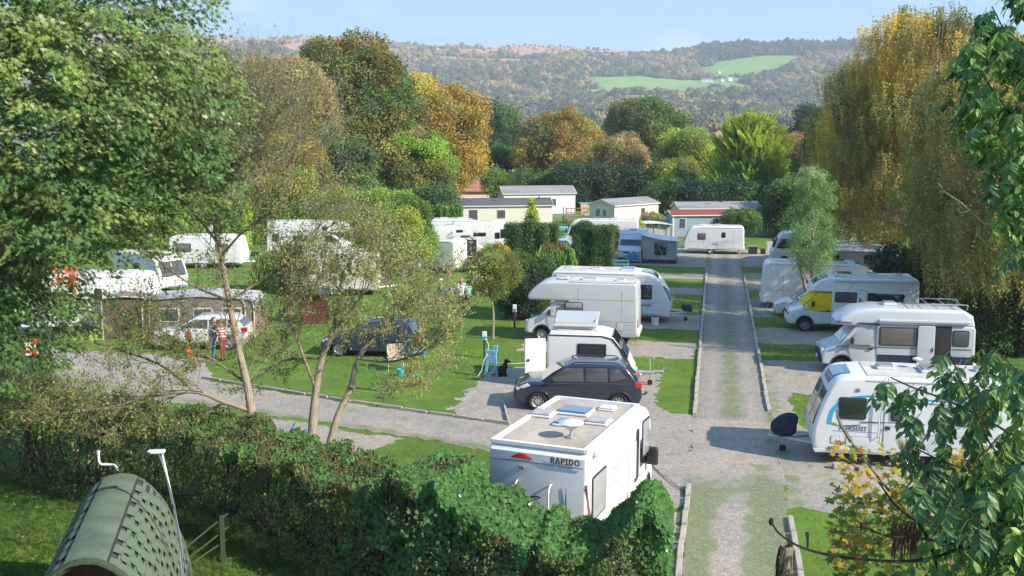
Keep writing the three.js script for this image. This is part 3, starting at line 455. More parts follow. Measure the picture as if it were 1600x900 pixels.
    part('mirror', rbox(0.16, 0.14, 0.2, wsb - 0.42, belt + 0.1, s * (half + 0.06), 0.05), o.mirrorm || M.trim_dark, p);
    if (o.rails) part('roof_rail', warp(tube([[re + 0.25, ho - 0.06, s * (half - 0.1)], [re + 0.4, ho + 0.03, s * (half - 0.1)], [wst - 0.4, ho + 0.045, s * (half - 0.1)], [wst - 0.2, ho - 0.03, s * (half - 0.1)]], 0.02, 5), tumble), M.trim_dark, p);
  }
  part('grille', warp(rbox(0.05, 0.18, W * 0.5, f - 0.02, 0.52, 0, 0.02), plan), M.trim_dark, p);
  part('number_plate', [box(0.012, 0.11, 0.5, f + 0.005, 0.38, 0)], M.plate_white, p); part('number_plate', [box(0.012, 0.11, 0.5, r - 0.006, 0.62, 0)], M.plate_yellow, p);
  part('underbody', box(L * 0.86, 0.16, W * 0.74, 0, cl + 0.16, 0), M.trim_dark, p);
  return p;
}
const LEFTWARD = TRACK + Math.PI / 2, RIGHTWARD = TRACK - Math.PI / 2;           // nose towards the left of the picture, and towards the right
const at = (s, t) => ST(s, t);

{ // white overcab motorhome across the track on the left
  const [x, z] = at(23.6, -6.0);
  const p = motorhome(x, z, LEFTWARD, { kind: 'overcab', L: 5.05, W: 2.1, H: 2.72, label: 'white overcab motorhome with silver screen cover and thin gold lines, left of the track', paint: M.silver_paint,
    cab: { side: M.screen_foil, screen: M.screen_foil, spokes: 8, paint: M.car_white }, windows: [[-1, 0.3, 1.62, 0.82, 0.5, M.glass_brown, 1], [1, -0.6, 1.6, 0.9, 0.5]], doors: [[1, -1.4]],
    flats: [[-1, -0.35, 1.12, 0.4, 0.14], [-1, -1.75, 0.82, 0.28, 0.34, M.silver_paint]], hatches: [[0.9, 0.1, 0.45], [-0.3, 0, 0.7], [-1.7, -0.2, 0.4]],
    stripes: [[-1, 2.0, M.stripe_gold, -2.4, 2.0, 0.03], [-1, 1.05, M.grey_panel, -2.4, 0.4, 0.025], [-1, 0.72, M.stripe_gold, -2.4, 0.5, 0.03]] });
  part('ladder', [0.55, 0.9].map((q) => tube([[-2.56, 0.8, -q], [-2.6, 0.9, -q], [-2.6, 2.4, -q], [-2.4, 2.75, -q], [-2.3, 2.74, -q]], 0.016, 5)).concat([0.9, 1.2, 1.5, 1.8, 2.1, 2.4].map((y) => bar([-2.6, y, -0.55], [-2.6, y, -0.9], 0.013))), M.steel, p);
  part('roof_rail', [tube([[0.3, 2.74, -0.95], [0.3, 2.82, -0.95], [-2.2, 2.82, -0.95], [-2.2, 2.74, -0.95]], 0.015, 5)], M.white_plastic, p);
}
{ // caravan behind it, nose to the track
  const [x, z] = at(29.4, -5.35);
  const p = caravan(x, z, RIGHTWARD, { L: 6.1, W: 2.15, H: 2.5, nose: 1.25, axle: -0.2, label: 'white caravan with curved glazed nose behind the overcab motorhome, hitch to the track', noseGlass: M.glass_roof, skylight: 1,
    windows: [[1, 1.75, 1.55, 0.78, 0.72, M.glass_dark], [1, 0.3, 1.55, 0.7, 0.6], [1, -1.9, 1.55, 1.0, 0.6]], flats: [[1, 1.75, 0.9, 0.7, 0.08, M.grey_panel]], hatches: [[0.9, 0, 0.75, M.glass_roof], [-0.7, 0.1, 0.45], [-2.1, 0, 0.4]] });
  part('hitch_cover', warp(rbox(0.5, 0.36, 0.3, 3.85, 0.66, 0, 0.08), (v) => { if (v.y > 0.7) { v.x -= 0.06 * (v.y - 0.5) * 4; v.z *= 0.5; } }), M.trim_dark, p);
  const [wx, wz] = at(27.75, -3.0); const w = thing('water_barrel', 'small white water container beside the caravan nose behind the overcab motorhome', 'water container', wx, wz); part('barrel', cyl(0.19, 0.36, 0, 0.2, 0, 16), M.white_plastic, w); part('cap', cyl(0.06, 0.05, 0, 0.4, 0), M.trim_grey, w); part('handle', tube([[-0.15, 0.36, 0], [-0.1, 0.52, 0], [0.1, 0.52, 0], [0.15, 0.36, 0]], 0.012, 5), M.steel, w);
}
{ // little wedge caravan with its roof hatch up
  const [x, z] = at(15.35, -4.65), turn = RIGHTWARD + 0.04, p = thing('caravan', 'small white wedge caravan with lifted roof flap behind the dark car', 'caravan', x, z, turn), half = 0.9, r = -1.55, f = 1.7;
  part('body', prism([[r, 0.4], [r + 0.02, 1.9], [r + 0.12, 1.98], [0.55, 1.98], [0.85, 1.88], [1.15, 1.5], [f - 0.1, 0.55], [f, 0.42], ...bottom(f - 0.1, r + 0.1, 0.34, [[-0.2, 0.34]])], 1.8, 0.05), M.white_paint, p);
  part('front_panel', strap([[0.82, 1.93], [1.13, 1.53], [1.36, 1.14]], 1.5, 0.025, 0.004), M.glass_dark, p); part('front_locker', strap([[1.38, 1.1], [1.62, 0.6]], 1.5, 0.02, 0.004), M.silver_paint, p);
  part('edge_trim', [prism([[0.5, 1.94], [0.86, 1.86], [1.15, 1.5], [f - 0.06, 0.5], [f - 0.12, 0.5], [1.08, 1.49], [0.8, 1.82], [0.5, 1.9]], 1.83, 0), prism([[r + 0.06, 1.95], [0.5, 1.95], [0.5, 1.91], [r + 0.06, 1.91]], 1.83, 0)], M.trim_dark, p);
  win(p, 0.1, 1.42, 1.05, 0.46, half, 1, { pane: M.glass_dark, r: 0.04 }); part('window_stay', prism([...rrect(0.1, 1.42, 0.86, 0.3, 0.03)], 0.02, 0, 0.925), M.trim_dark, p);
  part('roof', rbox(1.9, 0.06, 1.6, -0.5, 2.0, 0, 0.03), M.white_plastic, p);
  const fl = part('roof_flap', rbox(1.62, 0.05, 1.45, -0.55, 2.38, -0.15, 0.02).rotateX(0), M.silver_paint, p); warp(fl.geometry, (v) => { v.y += (0.3 - v.z) * 0.22 - 0.1; });
  part('flap_canvas', [box(1.5, 0.34, 0.02, -0.55, 2.18, 0.42), box(0.02, 0.42, 1.0, -1.29, 2.2, -0.1), box(0.02, 0.42, 1.0, 0.19, 2.2, -0.1)], M.cream_paint, p);
  part('roof_seam', [bar([-1.2, 2.06, 0.5], [0.1, 2.04, 0.5], 0.02), bar([0.25, 2.05, 0.5], [0.3, 2.05, -0.6], 0.02)], M.white_plastic, p);
  const d = part('rear_door', rbox(0.05, 1.5, 0.78, 0, 1.05, 0.39, 0.04), M.white_paint, p, 'white rear door standing open'); d.position.set(r - 0.05, 0, 0.86); d.rotation.y = -1.25; part('handle', cyl(0.05, 0.03, 0, 0, 0).rotateZ(Math.PI / 2).translate(0.04, 1.0, 0.65), M.trim_dark, d);
  for (const s of [-1, 1]) { wheel(p, -0.2, s * (half - 0.1), 0.28, 0.16, 5); part('tail_light', rbox(0.03, 0.2, 0.1, r - 0.01, 0.7, s * 0.75, 0.01), M.red_lens, p); }
  const h = part('hitch', [beam([1.4, 0.42, -0.4], [2.3, 0.45, -0.04], 0.06, 0.1), beam([1.4, 0.42, 0.4], [2.3, 0.45, 0.04], 0.06, 0.1), rbox(0.7, 0.09, 0.14, 2.0, 0.5, 0.2, 0.02), rbox(0.4, 0.09, 0.1, 2.5, 0.5, 0, 0.03), bar([2.2, 0.1, 0.08], [2.2, 1.0, 0.08], 0.026), tube([[2.2, 0.98, 0.08], [2.3, 1.05, 0.08], [2.36, 0.98, 0.08]], 0.014, 5), bar([2.5, 0.5, 0], [2.8, 0.66, 0], 0.02)], M.steel, p); part('jockey_wheel', zcyl(0.1, 0.07, 2.2, 0.1, 0.08), M.rubber, h);
}
{ // dark estate car in front of it
  const [x, z] = at(11.95, -4.7);
  car('parked_car', x, z, Math.PI - 0.07, { L: 4.32, W: 1.76, H: 1.58, paint: M.navy_paint, label: 'dark blue-black family estate car parked nose left behind the near motorhome', rails: 1, archm: M.navy_paint, hood: 0.96, belt: 0.99, wsb: 0.95, wst: 1.75, re: 0.5, rb: 0.1, spokes: 9 });
  const p = scene.children.at(-1); part('tow_bar', [bar([-2.1, 0.42, 0], [-2.32, 0.42, 0], 0.03), new THREE.SphereGeometry(0.05, 10, 8).translate(-2.34, 0.48, 0)], M.trim_dark, p);
}
{ // the near motorhome seen from behind and above
  const turn = TRACK - 0.20, L = 6.0, hx = Math.cos(turn), hz = -Math.sin(turn), [rx, rz] = at(-2.15, -3.66), x = rx + hx * L / 2, z = rz + hz * L / 2;
  const p = motorhome(x, z, turn, { kind: 'low', L, W: 2.14, H: 2.78, rk: 0.04, label: 'large white motorhome seen from behind over the hedge, dirty beige roof', roof: M.roof_beige, axle: -1.2,
    cab: { screen: M.glass_dark, mirror: 1.5, spokes: 5 }, windows: [[1, -2.15, 1.72, 0.95, 0.95, M.glass_blind], [1, 0.75, 1.72, 0.22, 1.2, M.glass_dark], [1, 1.45, 1.95, 0.62, 0.9, M.glass_blind], [-1, -1.5, 1.7, 1.0, 0.6]], doors: [[1, 0.35, 0.6, 0]],
    flats: [[1, -0.9, 0.8, 0.5, 0.5, M.white_paint]], roll: [1, -2.6, 0.9] });
  const R = -L / 2, H = 2.78, half = 1.07;
  part('roof_rim', [box(3.9, 0.07, 0.11, R + 2.05, H + 0.035, half - 0.07), box(3.9, 0.07, 0.11, R + 2.05, H + 0.035, -half + 0.07), box(0.11, 0.07, 2.02, R + 0.14, H + 0.034, 0), box(0.1, 0.07, 2.02, R + 4.0, H + 0.034, 0)], M.white_paint, p);
  hatch(p, R + 2.85, -0.15, H + 0.03, 0.62, 0.78, M.glass_roof, 0.06); hatch(p, R + 2.35, -0.75, H + 0.03, 0.5, 0.52, M.canvas_grey, 0.06); hatch(p, R + 2.25, 0.6, H + 0.03, 0.5, 0.52, M.canvas_grey, 0.05); hatch(p, R + 1.85, -0.02, H + 0.03, 0.45, 0.5, M.glass_roof, 0.05); hatch(p, R + 3.4, 0.45, H + 0.03, 0.35, 0.4, M.white_plastic, 0.04);
  const ds = part('satellite_dish', new THREE.SphereGeometry(0.34, 28, 10, 0, Math.PI * 2, 0, 0.9).scale(1, 0.55, 1).translate(0, 0.2, 0), M.white_plastic, p); ds.position.set(R + 0.95, H + 0.03, 0.42); part('mast', [cyl(0.035, 0.24, 0, 0.13, 0), cyl(0.11, 0.04, 0, 0.02, 0)], M.steel, ds); part('dish_back', new THREE.CylinderGeometry(0.266, 0.1, 0.13, 24).translate(0, 0.26, 0), M.white_plastic, ds);
  part('brake_light', (() => { const q = []; for (let i = 0; i <= 12; i++) q.push([lerp(-0.24, 0.24, i / 12), 0.1 * Math.sin(i / 12 * Math.PI)]); return prism(q, 0.03, 0.006).rotateY(-Math.PI / 2).translate(R + 0.012, H - 0.23, -0.32); })(), M.red_lens, p);
  part('rear_camera', rbox(0.08, 0.07, 0.14, R - 0.02, H - 0.4, -0.3, 0.02), M.trim_grey, p);
  part('lettering', text('RAPIDO', 0.125).rotateY(-Math.PI / 2).translate(R + 0.018, H - 0.26, 0.62), M.trim_dark, p);
  part('rear_seam', [box(0.01, 0.02, 2.0, R + 0.018, H - 0.3, 0)], M.trim_grey, p);
  const rk = part('bike_rack', [-0.42, 0.32].map((q) => tube([[R, 1.0, q], [R - 0.12, 1.02, q], [R - 0.14, 1.9, q], [R - 0.02, 2.06, q], [R + 0.02, 2.06, q]], 0.022, 6)).concat([1.3, 1.1].map((y) => bar([R - 0.13, y, -0.42], [R - 0.13, y, 0.32], 0.018))), M.white_plastic, p);
  const line = (pts, r, m) => part('line_drawing', tube(pts.map(([q, y]) => [R + 0.0 + (2.78 - y) * 0.016, y, q]), r, 5), m, p);
  line([[-0.75, 1.55], [-0.66, 1.78], [-0.58, 1.62], [-0.5, 1.83], [-0.42, 1.58]], 0.011, M.trim_dark); line([[-0.7, 1.4], [-0.55, 1.5], [-0.5, 1.36], [-0.35, 1.48]], 0.009, M.trim_grey); line([[-0.2, 1.72], [0.0, 1.78], [0.1, 1.76]], 0.012, M.trim_dark); line([[-0.15, 1.52], [0.02, 1.6], [0.15, 1.42], [0.12, 1.28]], 0.01, M.trim_grey); line([[-0.4, 1.34], [-0.15, 1.38], [-0.35, 1.24], [-0.1, 1.26]], 0.012, M.trim_dark); line([[-0.15, 1.6], [-0.05, 1.64], [-0.02, 1.58]], 0.02, M.stripe_red);
  part('fin_stripe', prism([[0, 1.2], [-0.08, 1.2], [-0.035, 2.08]], 0.01, 0).rotateY(-Math.PI / 2).translate(R + 0.012, 0, 0.68), M.stripe_grey, p);
  part('swoosh', prism(band([-2.95, 2.15], [[-2.7, 0.75], [-1.35, 0.95]], 0.05, 0.09), 0.008, 0, half + 0.005), M.stripe_grey, p); part('swoosh', prism(band([-2.96, 2.1], [[-2.78, 0.6], [-1.6, 0.86]], 0.04, 0.05), 0.008, 0, half + 0.007), M.stripe_red, p);
 
  for (const k of [-0.15, 0.02]) part('filler_cap', prism(rrect(k, 0.9 + k, 0.16, 0.22, 0.05), 0.014, 0.003, half + 0.006), M.trim_grey, p);
  part('graphic', [tube([[-1.2, 2.0, half + 0.004], [-0.9, 1.85, half + 0.004], [-1.1, 1.7, half + 0.004], [-0.8, 1.55, half + 0.004]], 0.008, 5), tube([[-0.95, 2.0, half + 0.004], [-0.75, 1.95, half + 0.004], [-0.8, 1.75, half + 0.004]], 0.008, 5)], M.trim_grey, p);
}
{ // high-top camper van, right of the track
  const [x, z] = at(19.55, 6.7), L = 5.6, W = 1.95, half = W / 2, f = L / 2, r = -f, p = thing('campervan', 'silver and navy high-top camper van with open side door, right of the track', 'camper van', x, z, LEFTWARD + 0.03);
  cab(p, f, f - 2.1, W, { paint: M.silver_paint, bumper: M.navy_cloth, top: 2.02, side: M.glass_blind, screen: M.glass_mid, rim: M.steel, spokes: 4 });
  part('body', prism([[r, 0.4], [r + 0.02, 1.9], [r + 0.1, 2.0], [f - 2.0, 2.0], [f - 2.0, 0.4], ...bottom(f - 2.05, r + 0.1, 0.38, [[r + 1.15, 0.37]])], W, 0.06), M.silver_paint, p);
  part('high_top', warp(prism([[r + 0.03, 1.98], [r + 0.12, 2.4], [r + 0.45, 2.6], [f - 2.6, 2.62], [f - 1.9, 2.62], [f - 1.2, 2.5], [f - 0.7, 2.25], [f - 0.52, 2.06], [f - 0.6, 1.94], [f - 1.2, 1.9], [f - 1.4, 1.98]], W + 0.02, 0.14, 0, 1.0, 4), (v) => { v.z *= 1 - 0.06 * clamp((v.y - 1.9) / 0.7) - 0.1 * clamp((v.x - f + 1.3) / 0.8); }), M.car_silver, p);
  part('roof_band', warp(prism([[f - 2.1, 2.03], [f - 0.75, 2.06], [f - 0.55, 2.08], [f - 0.55, 2.03], [f - 2.1, 1.98]], W + 0.05, 0), (v) => { v.z *= 1 - 0.1 * clamp((v.x - f + 1.3) / 0.8); }), M.trim_dark, p);
  part('awning_roll', rbox(3.3, 0.12, 0.12, r + 1.9, 2.16, -half - 0.05, 0.04), M.silver_paint, p);
  decal('lower_panel', p, [[f - 2.05, 0.42], [f - 2.05, 0.84], [r + 0.06, 0.84], [r + 0.06, 0.42], ...bottom(r + 0.2, f - 2.1, 0.42, [[r + 1.15, 0.4]])], half, -1, M.navy_cloth);
  decal('stripe', p, rrect(-0.4, 1.12, 4.5, 0.06, 0.01), half, -1, M.stripe_grey); decal('stripe', p, rrect(1.6, 1.12, 1.3, 0.06, 0.01), half, -1, M.stripe_grey, 0.03);
  win(p, 0.0, 1.56, 1.4, 0.72, half, -1, { pane: M.glass_brown }); win(p, r + 0.55, 1.55, 0.6, 0.62, half, -1, { pane: M.glass_mid }); win(p, -0.2, 1.55, 1.3, 0.7, half, 1, {});
  const d = part('sliding_door', prism(rrect(-1.0, 1.2, 0.62, 1.62, 0.06), 0.05, 0.015, -half - 0.07), M.silver_paint, p, 'sliding side door pushed back'); part('handle', rbox(0.05, 0.16, 0.03, -1.24, 1.1, -half - 0.11, 0.01), M.trim_dark, d);
  part('doorway', prism(rrect(-1.62, 1.2, 0.6, 1.6, 0.04), 0.012, 0.003, -half - 0.004), M.rubber, p);
  for (const s of [-1, 1]) wheel(p, r + 1.15, s * (half - 0.14), 0.32, 0.2, 4, M.steel);
  const rr2 = part('roof_rack', [-0.75, 0.75].map((q) => tube([[r + 0.35, 2.6, q], [r + 0.3, 2.78, q], [r + 0.5, 2.8, q], [r + 2.2, 2.78, q], [r + 2.3, 2.64, q]], 0.02, 5)).concat([0.5, 1.1, 1.7, 2.2].map((k) => bar([r + k, 2.78, -0.75], [r + k, 2.78, 0.75], 0.018))), M.steel, p);
  hatch(p, r + 3.0, 0.1, 2.62, 0.5, 0.5, M.glass_blind); rearKit(p, r, W, 0.9);
}
{ // low-profile motorhome with a yellow screen cover
  const [x, z] = at(28.4, 6.15);
  const p = motorhome(x, z, LEFTWARD + 0.02, { kind: 'low', L: 5.85, W: 2.1, H: 2.62, label: 'white low-profile motorhome with yellow cover over its windscreen, right of the track', cab: { bumper: M.car_white, wr: 0.33, spokes: 8, side: M.yellow_cloth, rim: M.trim_grey, paint: M.car_white },
    windows: [[-1, 0.35, 1.72, 1.0, 0.5, M.glass_mid], [-1, -1.6, 1.62, 1.3, 0.6, M.glass_dark], [1, -1, 1.6, 1, 0.6]], flats: [[-1, -0.3, 1.3, 0.5, 1.5, M.white_paint], [-1, -0.3, 1.6, 0.16, 0.18, M.trim_dark]], hatches: [[0.35, 0, 0.75, M.glass_dark], [-0.9, 0.1, 0.5], [-2.1, 0, 0.4]], roll: [-1, -2.7, 0.9], stripes: [[-1, 1.02, M.trim_dark, 0.9, 1.5, 0.03]] });
  part('doorway', prism(rrect(-0.82, 1.45, 0.42, 1.0, 0.03), 0.014, 0.003, -1.056), M.rubber, p);
  part('skylight', strap([[1.1, 2.58], [1.5, 2.47], [1.78, 2.22]], 1.2, 0.02, 0.006), M.glass_dark, p);
  const sc = part('screen_cover', [strap([[2.925 - 1.36, 1.88], [2.925 - 1.0, 1.53], [2.925 - 0.68, 1.22]], 1.76, 0.035, 0.02), ...[-1, 1].map((s) => prism([[2.925 - 2.05, 1.1], [2.925 - 1.98, 1.88], [2.925 - 1.36, 1.9], [2.925 - 0.66, 1.2], [2.925 - 0.72, 1.06], [2.925 - 1.3, 1.02]], 0.03, 0.01, s * 0.95))], M.yellow_cloth, p); part('cover_patch', rbox(0.16, 0.2, 0.02, 2.925 - 0.82, 1.22, -0.972, 0.01), M.white_plastic, sc);
  part('fog_lamp', cyl(0.06, 0.03, 0, 0, 0).rotateZ(Math.PI / 2).translate(2.96, 0.5, -0.6), M.clear_lens, p);
}
{ // near caravan on the right, with a navy hitch cover
  const [x, z] = at(7.9, 5.3), L = 5.4;
  const p = caravan(x, z, LEFTWARD + 0.0, { L, W: 2.15, H: 2.56, nose: 0.8, axle: 0.02, label: 'white caravan with blue swoosh stripes and navy hitch cover, beside the near track', noseGlass: M.glass_dark, skylight: 1, spokes: 5,
    windows: [[-1, 1.67, 1.66, 0.74, 0.62, M.glass_dark], [-1, -1.5, 1.6, 1.0, 0.6]], doors: [[-1, 0.5, 0.66]], flats: [[-1, 1.5, 0.72, 0.62, 0.26], [-1, 2.1, 0.74, 0.22, 0.2], [-1, 0.5, 1.2, 0.62, 0.03, M.grey_panel]], hatches: [[0.7, 0.1, 0.5], [-0.6, 0, 0.8], [-1.9, 0.2, 0.4]] });
  const half = 1.075, sd = (pts, m, k = 0) => decal('stripe', p, pts.map((q) => [Math.max(-2.6, q[0] - 0.45), q[1]]), half + k * 0.002, -1, m);
  sd(band([2.72, 1.18], [[2.75, 1.95], [1.75, 2.02]], 0.13, 0.05), M.stripe_cyan); sd(band([1.75, 2.03], [[0.6, 2.0], [-3.0, 1.9]], 0.05, 0.03), M.stripe_cyan, 1); sd(band([2.5, 1.9], [[1.6, 1.97], [-0.5, 1.86]], 0.025, 0.02), M.stripe_grey, 2); sd(band([2.66, 1.2], [[2.5, 1.12], [1.9, 1.2]], 0.02, 0.03), M.stripe_grey, 3); sd(band([1.9, 1.28], [[1.0, 1.32], [0.2, 1.3]], 0.035, 0.02), M.stripe_grey, 4);
  part('lettering', text('PURSUIT', 0.13, 0.008).rotateY(Math.PI).translate(1.63, 1.03, -half - 0.002), M.stripe_grey, p);
  part('grab_rail', [tube([[0.97, 0.9, -half - 0.01], [0.97, 0.92, -half - 0.07], [0.97, 1.84, -half - 0.07], [0.91, 1.92, -half - 0.06], [0.75, 1.94, -half - 0.02]], 0.018, 6)], M.white_plastic, p);
  part('water_inlet', prism(rrect(1.55, 2.18, 0.12, 0.1, 0.02), 0.02, 0.004, -half - 0.008), M.trim_grey, p);
  const hc = part('hitch_cover', (() => { const g = new THREE.SphereGeometry(0.5, 18, 12); return warp(g, (v) => { v.y *= v.y > 0 ? 0.9 : 0.55; v.x *= 0.75; v.z *= 0.5; if (v.y > 0.1) v.x -= (v.y - 0.1) * 0.55; v.x += 0.03 * Math.sin(v.z * 30); v.x += L / 2 + 0.72; v.y += 0.72; }); })(), M.navy_cloth, p);
  part('roof_aerial', [cyl(0.02, 0.2, -0.2, 2.72, 0.3), new THREE.SphereGeometry(0.14, 16, 8).scale(1, 0.35, 1).translate(-0.2, 2.84, 0.3)], M.white_plastic, p);
  part('awning_lamp', tube([[0.9, 2.3, -half - 0.01], [0.75, 2.3, -half - 0.03], [0.6, 2.3, -half - 0.01]], 0.02, 5), M.white_plastic, p);
  const blk = thing('wheel_chock', 'pale levelling block under the near right caravan', 'levelling block', ...at(6.55, 3.3)); part('block', rbox(0.34, 0.16, 0.2, 0, 0.09, 0, 0.02), M.concrete, blk); part('wedge', prism([[0.17, 0.01], [0.42, 0.01], [0.17, 0.14]], 0.18, 0.01), M.concrete, blk);
}
{ // caravan with dark flashes further up on the right
  const [x, z] = at(35.1, 5.35);
  const p = caravan(x, z, RIGHTWARD, { L: 6.1, W: 2.15, H: 2.5, nose: 1.1, axle: -0.5, label: 'white caravan with dark angled flashes behind the young tree, right of the track', noseGlass: M.glass_dark, skylight: 1, windows: [[1, 1.9, 1.5, 0.7, 0.6], [1, 0.2, 1.55, 0.62, 0.55, M.glass_mid], [-1, 0, 1.5, 1, 0.6]], hatches: [[-1.2, 0.1, 0.5], [0.9, 0.2, 0.7, M.glass_dark]] });
  decal('flash', p, [[-1.1, 1.85], [-0.9, 1.86], [-0.55, 1.35], [-0.2, 1.28], [-0.65, 1.27]], 1.075, 1, M.stripe_grey); decal('flash', p, [[0.2, 1.1], [0.7, 1.0], [0.3, 1.02]], 1.075, 1, M.stripe_grey);
}
{ const [x, z] = at(31.9, 4.75); car('parked_car', x, z, LEFTWARD, { L: 3.95, W: 1.7, H: 1.48, paint: M.car_white, label: 'small white hatchback partly hidden by the motorhome with yellow cover', re: 0.5, wsb: 0.85, wst: 1.65, hood: 0.9, mirrorm: M.car_white }); }
{ const [x, z] = at(58.2, 5.3); const p = car('parked_car', x, z, TRACK - 0.35, { L: 4.1, W: 1.78, H: 1.75, paint: M.black_paint, label: 'black off-road car with spare wheel on its back, far end of the track', clear: 0.34, R: 0.4, belt: 1.08, hood: 1.06, wsb: 1.2, wst: 1.7, re: 0.15, rb: 0.04 }); const w = wheel(p, 0, 0, 0.36, 0.2, 5); w.name = 'spare_wheel'; w.rotation.y = -Math.PI / 2; w.position.set(-2.16, 1.0, 0); }
motorhome(...at(54.2, 6.5), LEFTWARD, { kind: 'aclass', L: 5.6, W: 2.1, H: 2.45, label: 'white rounded motorhome facing the far end of the track from the right', screen: M.glass_mid, windows: [[-1, 0.6, 1.6, 0.9, 0.5], [-1, -1.4, 1.6, 0.8, 0.5]], hatches: [[0, 0, 0.6]] });
{ const p = caravan(...at(46.5, 8.9), RIGHTWARD, { L: 6.2, W: 2.1, H: 2.4, nose: 0.5, label: 'grey-white caravan with awning rolled along its side under the yellow birches', paint: M.grey_panel, windows: [[1, 0.6, 1.5, 1.0, 0.55], [1, -1.8, 1.5, 0.8, 0.55]] }); part('awning_roof', rbox(3.8, 0.05, 1.3, 0.2, 2.16, 1.65, 0.02), M.white_plastic, p); }
{ const [x, z] = at(42.7, 8.0), p = thing('dome_tent', 'grey dome tent with dark poles in front of the grey-white caravan', 'tent', x, z, RIGHTWARD); part('fabric', warp(new THREE.SphereGeometry(1, 28, 12, 0, Math.PI * 2, 0, Math.PI / 2), (v) => { v.x *= 2.1; v.z *= 1.5; v.y *= 1.35; }), M.canvas_grey, p); for (const a of [0.6, 2.54, Math.PI / 2]) part('pole', tube(Array.from({ length: 11 }, (_, i) => { const q = i / 10 * Math.PI; return [2.12 * Math.cos(q) * Math.cos(a), 1.37 * Math.sin(q), 1.52 * Math.cos(q) * Math.sin(a)]; }), 0.03, 5), M.trim_dark, p); part('door_flap', prism([[-0.4, 0.05], [0.35, 0.05], [0.1, 0.8], [-0.1, 0.8]], 0.02, 0).rotateX(-0.4).translate(0.3, 0.0, 1.52), M.trim_dark, p); }

// a point on the ground (or at a height) under a pixel of the 1600 x 900 photograph, at a given distance along the view
const sp = Math.sin(PITCH), cp = Math.cos(PITCH);
const gx = (px, d) => (px - 800) / FOC * d, gz = (d) => -(d - EYE * sp) / cp;     // x and z of ground at depth d under picture column px

{ // camper van facing the camera with its grey awning
  const [x, z] = at(55.6, -6.35), turn = TRACK + Math.PI - 0.02, L = 5.0, W = 1.9, f = L / 2, r = -f, half = W / 2, p = thing('campervan', 'silver camper van facing down the site beside a grey awning', 'camper van', x, z, turn);
  cab(p, f, f - 2, W, { paint: M.car_silver, top: 2.0, screen: M.glass_dark });
  part('body', prism([[r, 0.4], [r + 0.02, 1.9], [r + 0.1, 2.18], [f - 1.6, 2.2], [f - 1.36, 2.02], [f - 1.9, 1.9], [f - 1.9, 0.4], ...bottom(f - 2, r + 0.1, 0.38, [[r + 1.0, 0.36]])], W, 0.1), M.car_silver, p);
  part('badge', zcyl(0.09, 0.02, 0, 0, 0).rotateY(Math.PI / 2).translate(f + 0.015, 0.8, 0), M.stripe_red, p);
  for (const s of [-1, 1]) { wheel(p, r + 1.0, s * (half - 0.14)); win(p, 0.0, 1.55, 1.2, 0.6, half, s); }
  hatch(p, 0, 0, 2.2, 0.5, 0.5); rearKit(p, r, W);
  const [ax, az] = at(54.6, -4.25), a = thing('drive_away_awning', 'grey drive-away awning with dark window beside the silver camper van', 'awning', ax, az, TRACK + Math.PI);   // local x towards the camera, local -z to the right
  const outline = [[-1.25, 0.02], [-1.25, 1.8], [1.25, 2.0], [1.25, 0.02]];
  const w2 = (v) => { v.y -= v.y > 1.2 ? (0.55 * (-v.z + 1.2) / 2.4) * 0.9 : 0; };
  part('fabric_walls', [box(0.03, 1.95, 2.4, 1.4, 1.0, 0), box(2.9, 1.55, 0.03, -0.05, 0.8, -1.2), box(0.03, 1.9, 2.4, -1.5, 0.95, 0)].map((g, i) => warp(g, (v) => { if (v.y > 1.2) v.y = 2.02 - 0.4 * (1.2 - v.z) / 2.4; })), M.canvas_grey, a);
  part('roof', warp(new THREE.BoxGeometry(3.05, 0.05, 2.6, 8, 1, 8), (v) => { const q = (1.3 - v.z) / 2.6; v.y += 2.1 - 0.42 * q - 0.1 * Math.sin(q * Math.PI); }), M.white_plastic, a);
  const wn = part('window', prism(rrect(0, 1.1, 0.95, 1.0, 0.16), 0.012, 0.003).rotateY(Math.PI / 2).translate(1.43, 0, -0.1), M.trim_grey, a); part('pane', prism(rrect(0, 1.1, 0.85, 0.9, 0.14), 0.01, 0.002).rotateY(Math.PI / 2).translate(1.443, 0, -0.1), M.glass_dark, wn);
  part('mud_flap', [box(0.02, 0.28, 2.4, 1.43, 0.16, 0), box(2.9, 0.28, 0.02, -0.05, 0.16, -1.23)], M.trim_dark, a);
  part('guy_rope', [[1.4, -1.2], [1.4, 0.2], [-0.6, -1.2]].map(([q, w]) => bar([q, 1.6, w], [q + (w > -1 ? 1.2 : 0.3), 0.02, w - 0.9], 0.008)), M.white_plastic, a);
}
